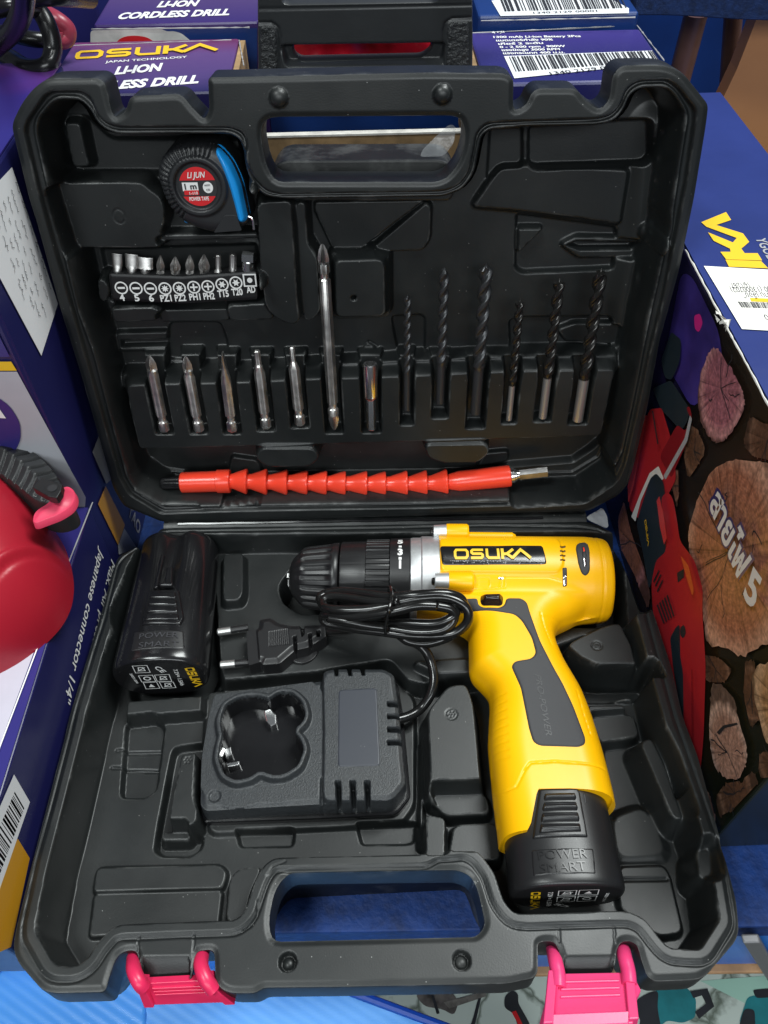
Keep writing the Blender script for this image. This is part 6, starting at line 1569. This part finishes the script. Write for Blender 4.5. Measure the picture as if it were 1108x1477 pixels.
# battery packs: rounded D-section, extruded and capped
def pack_section(n, hw, ht_, hb_, e=2.6):
    th_ = np.arange(n)*2*math.pi/n; c, s = np.cos(th_), np.sin(th_)
    x = hw*np.sign(c)*np.abs(c)**(2/e); z = np.where(s > 0, ht_, hb_)*np.sign(s)*np.abs(s)**(2/e); return x, z
def battery(name, root, fr, p_top, p_end, hw0, hw1, ht0, ht1, hb_, m, e=2.5, n=96, lobes=0.0, extra=0.0):
    """axis in fr's plane from p_top to p_end (local 2-D); returns a function (t, x) -> surface point and end frame"""
    a, b_ = A(p_top), A(p_end); L_ = np.linalg.norm(b_-a); d = (b_-a)/L_; sx = A([-d[1], d[0]])*1.0
    if sx[0] < 0: sx = -sx
    R_ = []
    for t, k in ((-.02, .80), (-.005, .9), (0.015, .97), (.05, 1), (.25, 1), (.5, 1), (.75, 1), (.93, 1), (.965, .992), (.985, .972), (.996, .94), (1.0, .90)):
        tt = min(1, max(0, t)); hw = hw0+(hw1-hw0)*tt; ht_ = ht0+(ht1-ht0)*tt
        x, z = pack_section(n, hw*k, ht_*k, hb_*k, e)
        if lobes and t < .55:
            f = lobes*S((.55-t)/.12); z = np.where(z > 0, z*(1-f*(.42*np.exp(-(x/(hw*.26))**2))), z)
        c = a+d*(L_*t); R_.append(np.c_[c[0]+sx[0]*x, c[1]+sx[1]*x, z])
    V, F = rings_mesh(R_); o = mesh(name, V, F, m, root, sharp=40)
    return o, a, d, sx, L_
def pack_frame(fr, a, d, sx, L_, t):      # end-cap frame: u = sideways, v = up
    p = a+d*(L_*t)
    return Frame(fr.world((p[0], p[1], 0)), fr.U*sx[0]+fr.V*sx[1], fr.N)
class PackTop:
    def __init__(s, a, d, sx, L_, hw0, hw1, ht0, ht1, e): s.__dict__.update(locals())
    def at(s, u, v):
        u, v = np.asarray(u, float), np.asarray(v, float)
        qx, qy = u-s.a[0], v-s.a[1]; t = np.clip((qx*s.d[0]+qy*s.d[1])/s.L_, 0, 1); x = qx*s.sx[0]+qy*s.sx[1]
        hw = s.hw0+(s.hw1-s.hw0)*t; ht_ = s.ht0+(s.ht1-s.ht0)*t
        return ht_*np.power(np.clip(1-np.abs(np.clip(x/hw, -1, 1))**s.e, 0, 1), 1/s.e)

def local_patch(name, m, parent, fr, top, pts, off, step=.0004, w=.0008, r=.001, dip=.0012, ribs_=None):
    P = np.array([px_on(fr, top, x, y, .012)[:2] for x, y in pts]); h = HF(P[:, 0].min()-.003, P[:, 0].max()+.003, P[:, 1].min()-.003, P[:, 1].max()+.003, step)
    h.H = top.at(h.X, h.Y)
    if ribs_ is not None:
        for (xa_, ya_, xb_, yb_), dep, wd in ribs_:
            h.groove(np.array([px_on(fr, top, xa_, ya_, .012)[:2], px_on(fr, top, xb_, yb_, .012)[:2]]), dep, wd)
    return h.patch(name, m, parent, P, off, r, w, dip)

def end_label(root_o, fr, items, mapf, end):
    pass

# pack under the drill's grip
e_ = 2.5
ta, te = DF.px(793, 1128, 0), DF.px(818, 1294, 0)
hw1 = abs(DF.px(902, 1288, 0)[0]-DF.px(735, 1290, 0)[0])/2
bt, a_, d_, sx_, L_ = battery('battery', dr, DF, ta, te, .0228, hw1, .0162, .0178, .017, MT['satin_black'], e_)
pt_ = PackTop(a_, d_, sx_, L_, .0228, hw1, .0162, .0178, e_)
local_patch('release_frame', MT['satin_black'], bt, DF, pt_, [(776, 1138), (834, 1137), (838, 1143), (850, 1210), (766, 1213), (768, 1195)], .0012, w=.001)
local_patch('release_button', MT['satin_black'], bt, DF, pt_, [(783, 1144), (831, 1143), (841, 1204), (774, 1207)], .0024, w=.0012,
            ribs_=[((782, y, 834+(y-1150)*.15, y-1), .0016, .0022) for y in (1158, 1173, 1189)]+[((781, y, 834, y-1), -.0008, .0018) for y in (1152, 1167, 1182, 1197)])
local_patch('side_channel', MT['black_ink'], bt, DF, pt_, [(840, 1143), (846, 1143), (848, 1160), (843, 1160)], .0002, w=.0003)
local_patch('label_panel', MT['satin_black'], bt, DF, pt_, [(765, 1226), (857, 1223), (861, 1262), (768, 1266)], -.0001 if False else .0003, w=.0005)
P = []
for s_t, (xa_, ya_), (xb_, yb_) in (('POWER', (777, 1241), (848, 1238)), ('SMART', (780, 1260), (846, 1256))):
    p, q = px_on(DF, pt_, xa_, ya_, .012), px_on(DF, pt_, xb_, yb_, .012); v, f = lay(text_vf(s_t, .0), p[:2], q[:2], 0, ysize=.0052); v[:, 2] = pt_.at(v[:, 0], v[:, 1])+.0008; P.append((v, f))
flat('embossed_lettering', join(P), mat('faint_grey_emboss', (0.016, 0.016, 0.017), 0.3), bt)
EF = pack_frame(DF, a_, d_, sx_, L_, 1.0005)
def endtext(fr, items, root_o, rootfr, gold, mono):
    """writing printed on the pack's flat end"""
    G, W_ = [], []
    for kind, *r in items:
        if kind == 'logo':
            V, F, Wl = logo_vf(); G.append(lay((V, F), fr.px(*r[0]), fr.px(*r[1]), .0003, ysize=r[2], width=Wl))
        elif kind == 'text': W_.append(text(fr, r[0], r[1], r[2], 0, bold=.02, ysize=r[3]))
        else:
            q = [A(fr.px(*p)) for p in r[0]]; v, f = stroke_vf(q, .00038, True); v[:, 2] = .0003; W_.append((v, f))
            c = sum(q)/4
            k = .0016
            if kind == 'boxtri': W_.append(([(*(c+A([-k, -k])), .0003), (*(c+A([k, -k])), .0003), (*(c+A([0, k])), .0003)], [(0, 1, 2)]))
            elif kind == 'boxring': v, f = stroke_vf([c+k*A([math.cos(t), math.sin(t)]) for t in th], .0007, True); v[:, 2] = .0003; W_.append((v, f))
            else:
                v, f = stroke_vf([c+A([-k, -k]), c+A([-k*.7, k]), c+A([k*.7, k]), c+A([k, -k])], .0005, True); v[:, 2] = .0003; W_.append((v, f))
                v, f = stroke_vf([c+A([-k*1.3, -k]), c+A([k*1.3, k])], .0005); v[:, 2] = .0004; W_.append((v, f))
    o1 = flat('brand_lettering', join(G), MT['gold'], root_o); o2 = flat('printed_symbols', join(W_), MT['white_ink'], root_o)
    for o in (o1, o2): o.matrix_local = rootfr.mat().inverted() @ fr.mat()
endtext(EF, [('logo', (766, 1286), (764, 1309), .0040), ('text', '7.2V = 1.5Ah', (791, 1286), (788, 1306), .0028),
             ('boxbin', [(806, 1284), (832, 1283), (830, 1290), (805, 1291)]), ('boxtri', [(836, 1283), (864, 1282), (862, 1289), (834, 1290)]),
             ('boxbin', [(804, 1293), (830, 1292), (828, 1299), (803, 1300)]), ('boxring', [(834, 1292), (861, 1291), (858, 1298), (832, 1299)]),
             ('text', 'CE', (822, 1306), (803, 1302), .003), ('text', '20231204', (875, 1287), (868, 1299), .0018)], bt, DF, 0, 0)

# ------------------------------------------------------------------ spare battery pack
QZ = -0.008
QF = BASE.sub(*BASE.px(240, 880, QZ), QZ)
qp = thing('battery_pack', 'glossy black spare battery pack in the upper left bay of the lower half', 'battery pack', QF)
ta, te = QF.px(262, 790, 0), QF.px(232, 979, 0)
hw1 = abs(QF.px(304, 945, 0)[0]-QF.px(166, 960, 0)[0])/2
pk_, a_, d_, sx_, L_ = battery('pack_body', qp, QF, ta, te, .0215, hw1, .0178, .0190, .018, MT['gloss_black'], 2.4, lobes=.8)
pt_ = PackTop(a_, d_, sx_, L_, .0215, hw1, .0178, .0190, 2.4)
def LP(name, m, pts, off, **k): return local_patch(name, m, qp, QF, pt_, pts, off, **k)
LP('release_frame', MT['gloss_black'], [(212, 853), (260, 852), (268, 893), (262, 904), (204, 904), (205, 893)], .0012, w=.001)
LP('release_button', MT['gloss_black'], [(217, 857), (256, 856), (262, 899), (208, 900)], .0023, w=.001, ribs_=[((216-(y-860)*.12, y, 258, y-.5), .0016, .0022) for y in (868, 878, 888)])
LP('guide_rail', MT['gloss_black'], [(232, 800), (238, 800), (228, 850), (221, 850)], .0010, w=.0006)
LP('guide_rail', MT['gloss_black'], [(240, 818), (250, 818), (249, 846), (236, 846)], .0007, w=.0006)
LP('latch_step', MT['gloss_black'], [(230, 842), (252, 842), (250, 847), (229, 847)], .0016, w=.0005)
LP('label_panel', MT['satin_black'], [(193, 912), (266, 910), (268, 938), (188, 941)], .0003, w=.0005)
P = []
for s_t, (xa_, ya_), (xb_, yb_) in (('POWER', (201, 923), (258, 921)), ('SMART', (200, 936), (258, 934))):
    p, q = px_on(QF, pt_, xa_, ya_, .012), px_on(QF, pt_, xb_, yb_, .012); v, f = lay(text_vf(s_t, .0), p[:2], q[:2], 0, ysize=.0046); v[:, 2] = pt_.at(v[:, 0], v[:, 1])+.0008; P.append((v, f))
flat('embossed_lettering', join(P), mat('shiny_grey_emboss', (0.05, 0.05, 0.055), 0.2), qp)
EF = pack_frame(QF, a_, d_, sx_, L_, 1.0005)
endtext(EF, [('logo', (266, 963), (281, 989), .0048), ('text', '7.2V= 1.5Ah', (250, 965), (261, 988), .0028), ('text', 'CE', (222, 962), (234, 970), .0042),
             ('boxbin', [(191, 960), (212, 959), (217, 969), (196, 970)]), ('boxring', [(200, 974), (220, 973), (225, 982), (205, 983)]), ('boxbin', [(223, 973), (244, 972), (248, 982), (227, 982)]),
             ('boxtri', [(207, 984), (226, 983), (231, 992), (211, 993)]), ('boxbin', [(230, 983), (250, 983), (254, 991), (235, 992)]), ('text', '20231204', (187, 971), (197, 985), .0018)], qp, QF, 0, 0)
for k, x in enumerate((226, 292)):
    pass

# ------------------------------------------------------------------ charger with cord
CZ = -0.0075
CGF = BASE.sub(*BASE.px(440, 1070, CZ), CZ)
cg = thing('battery_charger', 'charcoal battery charger with a clover-shaped well, a coiled cord and plug', 'charger', CGF)
G = lambda pts, h=0.0: A(CGF.P(pts, h))
outl = G([(309, 999), (463, 979), (468, 968), (481, 965), (553, 965), (568, 973), (574, 1015), (585, 1130), (569, 1150), (560, 1154), (465, 1156), (295, 1166), (288, 1158), (290, 1092), (300, 1030)])
hc = HF(outl[:, 0].min()-.009, outl[:, 0].max()+.009, outl[:, 1].min()-.009, outl[:, 1].max()+.009, 0.0004, -0.002)
fo = fillet(outl, 0.002); sdc_ = hc.sd(fo)
hc.pad(G([(467, 968), (481, 965), (553, 965), (568, 973), (574, 1015), (585, 1130), (569, 1150), (560, 1154), (470, 1154), (466, 1140)]), 0.0008, 0.0012, 0.002)
hc.groove(G([(464, 970), (466, 1060), (464, 1158)], -.002), 0.0022, 0.0022)
hc.H -= 0.0012*S((sdc_+.0022)/.0022)
inn = [(317, 1038), (325, 1016), (344, 1005), (364, 1002), (378, 1004), (388, 1007), (394, 1003), (404, 997), (421, 998), (436, 1011), (441, 1030), (437, 1042), (427, 1050), (426, 1057), (434, 1066), (439, 1080), (430.5, 1104), (410, 1117), (392, 1118), (380, 1113), (372, 1113), (362, 1121), (340, 1126), (323, 1117), (314, 1093), (318, 1070), (321, 1060), (319, 1052)]
inner_ = fillet(G(inn, 0.001), .0022, 4); sdi = hc.sd(inner_)
hc.H = np.maximum(hc.H, np.where(sdi < .012, (-0.002+0.0036*S((.0032-sdi)/.0016)), -1))
wellH = -0.0178
tw = S(-sdi/.0012); hc.H = hc.H+(wellH-hc.H)*tw
fl_ = G([(345, 1075), (360, 1064), (390, 1062), (430, 1075), (428, 1100), (408, 1112), (380, 1113), (345, 1118), (336, 1100)], wellH)
hc.pad(fl_, wellH+.0025, .0012, .004, 'max')
# vents
for pts in ([(481, 963), (488, 963), (488, 976), (483, 976)], [(500, 963), (507, 963), (508, 976), (503, 976)], [(519, 963), (526, 963), (527, 975), (522, 975)]):
    hc.pit(G(pts), -0.007, .0008, .0006)
for y in (1012, 1030, 1049, 1068):
    hc.pit(G([(558, y), (582, y-1), (583, y+8), (559, y+8)]), -0.007, .0008, .0008)
for x in (483, 504, 525):
    hc.pit(G([(x, 1126), (x+9, 1126), (x+10, 1168), (x+2, 1168)]), -0.010, .0009, .0012)
c = CGF.px(309.6, 1148, -.002); hc.dimple(c, .0030, .0010, .0006)
hc.build('charger_body', MT['charger'], cg, sdc_, -0.0150, 0.0024)
foot = np.array(fo); ctr = foot.mean(0); foot = foot+(foot-ctr)/np.linalg.norm(foot-ctr, axis=1)[:, None]*0.0030
V, F = prism_vf([tuple(p) for p in foot], -0.0205, -0.0128); bevel(mesh('charger_base', V, F, MT['gloss_black'], cg, smooth=False), .0012)
# gloss lining of the well
lin = hc.patch('well_lining', MT['gloss_black'], cg, inner_, 0.0003, 0, .0003, .0004, rounded=False)
hc.patch('label_panel', MT['charger_panel'], cg, G([(488, 995), (544, 992), (549, 1105), (487, 1107)], .0008), .0003, .002, .0004, .0003)
o = lathe('led_lens', MT['led'], cg, (c[0], c[1], -.0035), (c[0], c[1], 1), [(0, .0023), (.0010, .0023), (.0015, .0018), (.0017, .0005)], 24)
for pts in ([(380, 1025), (390, 1021), (398, 1030), (399, 1044), (391, 1048), (384, 1040)], [(322, 1080), (333, 1076), (335, 1088), (325, 1094)], [(326, 1100), (345, 1097), (346, 1103), (328, 1107)]):
    q = G(pts, -.0085); V, F = prism_vf([tuple(p) for p in q], -.0185, -.0085); bevel(mesh('contact', V, F, MT['chrome'], cg, smooth=False), .0006)
lip_ = G([(288, 1163), (306, 1195), (575, 1183), (595, 1160), (597, 1040), (586, 1010)], -.0165)
# plug
UP = 0.0052
pl = A(CGF.P([(355, 908), (372, 905), (374, 892), (390, 889), (402, 897), (422, 901), (468, 899), (470, 916), (443, 932), (425, 936), (403, 955), (378, 957), (376, 952), (358, 958)], UP-.002))
hp = HF(pl[:, 0].min()-.004, pl[:, 0].max()+.004, pl[:, 1].min()-.004, pl[:, 1].max()+.004, .0003, UP-0.002)
sdp = hp.sd(fillet(pl, .0012)); hp.H -= 0.0016*S((sdp+.003)/.003)
hp.pit(A(CGF.P([(352, 903), (371, 903), (376, 960), (356, 962)], UP-.002)), UP-0.0035, .0012, .001)
for i in range(11): hp.groove(A(CGF.P([(389+i*2.6, 911-i*.4), (389+i*2.8, 932-i*.3)], UP-.002)), .0004, .0007)
for pts in ([(422, 918), (428, 916), (429, 938), (424, 938)], [(432, 900), (439, 899), (439, 915), (435, 919)], [(444, 914), (450, 912), (451, 934), (446, 936)], [(456, 909), (462, 908), (462, 917), (457, 918)]):
    hp.pit(A(CGF.P(pts, UP-.002)), UP-0.0075, .0008, .0008)
pg = hp.build('plug', MT['satin_black'], cg, sdp, UP-0.0125, .0009)
for (x0_, y0_), (x1_, y1_), xs_ in (((313, 912), (358, 905), 333), ((317, 959), (360, 955), 339)):
    p, q = CGF.p3(x0_, y0_, UP-.0075), CGF.p3(x1_, y1_, UP-.0075); Ln = np.linalg.norm(q-p); f = (xs_-x0_)/(x1_-x0_)
    lathe('pin_tip', MT['bright_steel'], pg, p, q, [(0, .0011), (.0007, .0020), (Ln*f, .0020)], 24)
    lathe('pin_sleeve', MT['satin_black'], pg, p, q, [(Ln*f, .0018), (Ln, .0018)], 24)
tb_ = CGF.P([(417, 938), (424, 932), (450, 930), (458, 936), (458, 944), (448, 953), (437, 957), (424, 955), (416, 948)], UP-.011)
q = fillet(A(tb_), .002); V, F = prism_vf([tuple(p) for p in q], UP-.013, UP-.011); bevel(mesh('cord_tag', V, F, MT['satin_black'], pg, smooth=False), .0003)
hcn = CGF.px(436, 944, UP-.011); flat('tag_hole', poly_vf([(hcn[0]+.0010*math.cos(t), hcn[1]+.0010*math.sin(t)) for t in th], UP-.0107), MT['black_ink'], pg)
# the coiled cord
K = lambda pts: [CGF.p3(x, y, z-CZ) for x, y, z in pts]
loops = [
    [(466, 912, -.010), (500, 909, -.004), (540, 902, .004), (580, 899, .010), (625, 900, .013), (648, 893, .016), (658, 882, .018), (650, 871, .019), (622, 867, .019), (580, 871, .020), (530, 879, .017), (490, 880, .015), (470, 877, .012), (466, 869, .009), (474, 861, .010), (500, 862, .013), (540, 868, .018), (575, 868, .022)],
    [(575, 868, .022), (610, 862, .024), (645, 862, .024), (668, 872, .022), (676, 887, .018), (670, 903, .013), (648, 915, .009), (600, 917, .007), (550, 911, .006), (515, 907, .005), (492, 903, .004), (472, 899, .004), (466, 891, .006), (474, 886, .010), (510, 890, .014), (560, 883, .020), (600, 874, .023), (630, 874, .022)],
    [(630, 874, .022), (650, 879, .020), (655, 892, .016), (640, 908, .012), (605, 912, .009), (560, 906, .008)],
    [(470, 856, .008), (492, 853, .011), (525, 856, .016), (560, 861, .021), (600, 858, .025), (640, 856, .025), (664, 863, .022), (672, 880, .019)],
    [(560, 906, .008), (530, 902, .010), (500, 896, .011), (474, 892, .010)],
    [(470, 856, .008), (462, 862, .007), (465, 871, .008)],
    [(575, 915, .004), (590, 925, .002), (615, 928, .002), (642, 921, .004), (660, 910, .008)],
    [(600, 928, .001), (612, 937, -.001), (621, 953, -.004), (626, 978, -.007), (621, 1002, -.011), (608, 1021, -.0150), (592, 1032, -.0155), (574, 1038, -.0150)],
]
Vs = []
for lp in loops:
    Vs.append(tube_vf(catmull(K(lp), 10), .0025, 14))
V, F = join(Vs); mesh('cord', V, F, MT['cord'], cg, sharp=None)
tie = K([(563, 846, .022), (565, 860, .026), (561, 880, .026), (557, 900, .016), (556, 914, .008), (552, 908, .0), (556, 880, .004), (561, 855, .016), (563, 846, .022), (572, 853, .021), (580, 860, .020)])
V, F = tube_vf(catmull(tie, 8), .0009, 10); mesh('wire_tie', V, F, MT['cord'], cg)
# ------------------------------------------------------------------ end
bpy.context.view_layer.update()
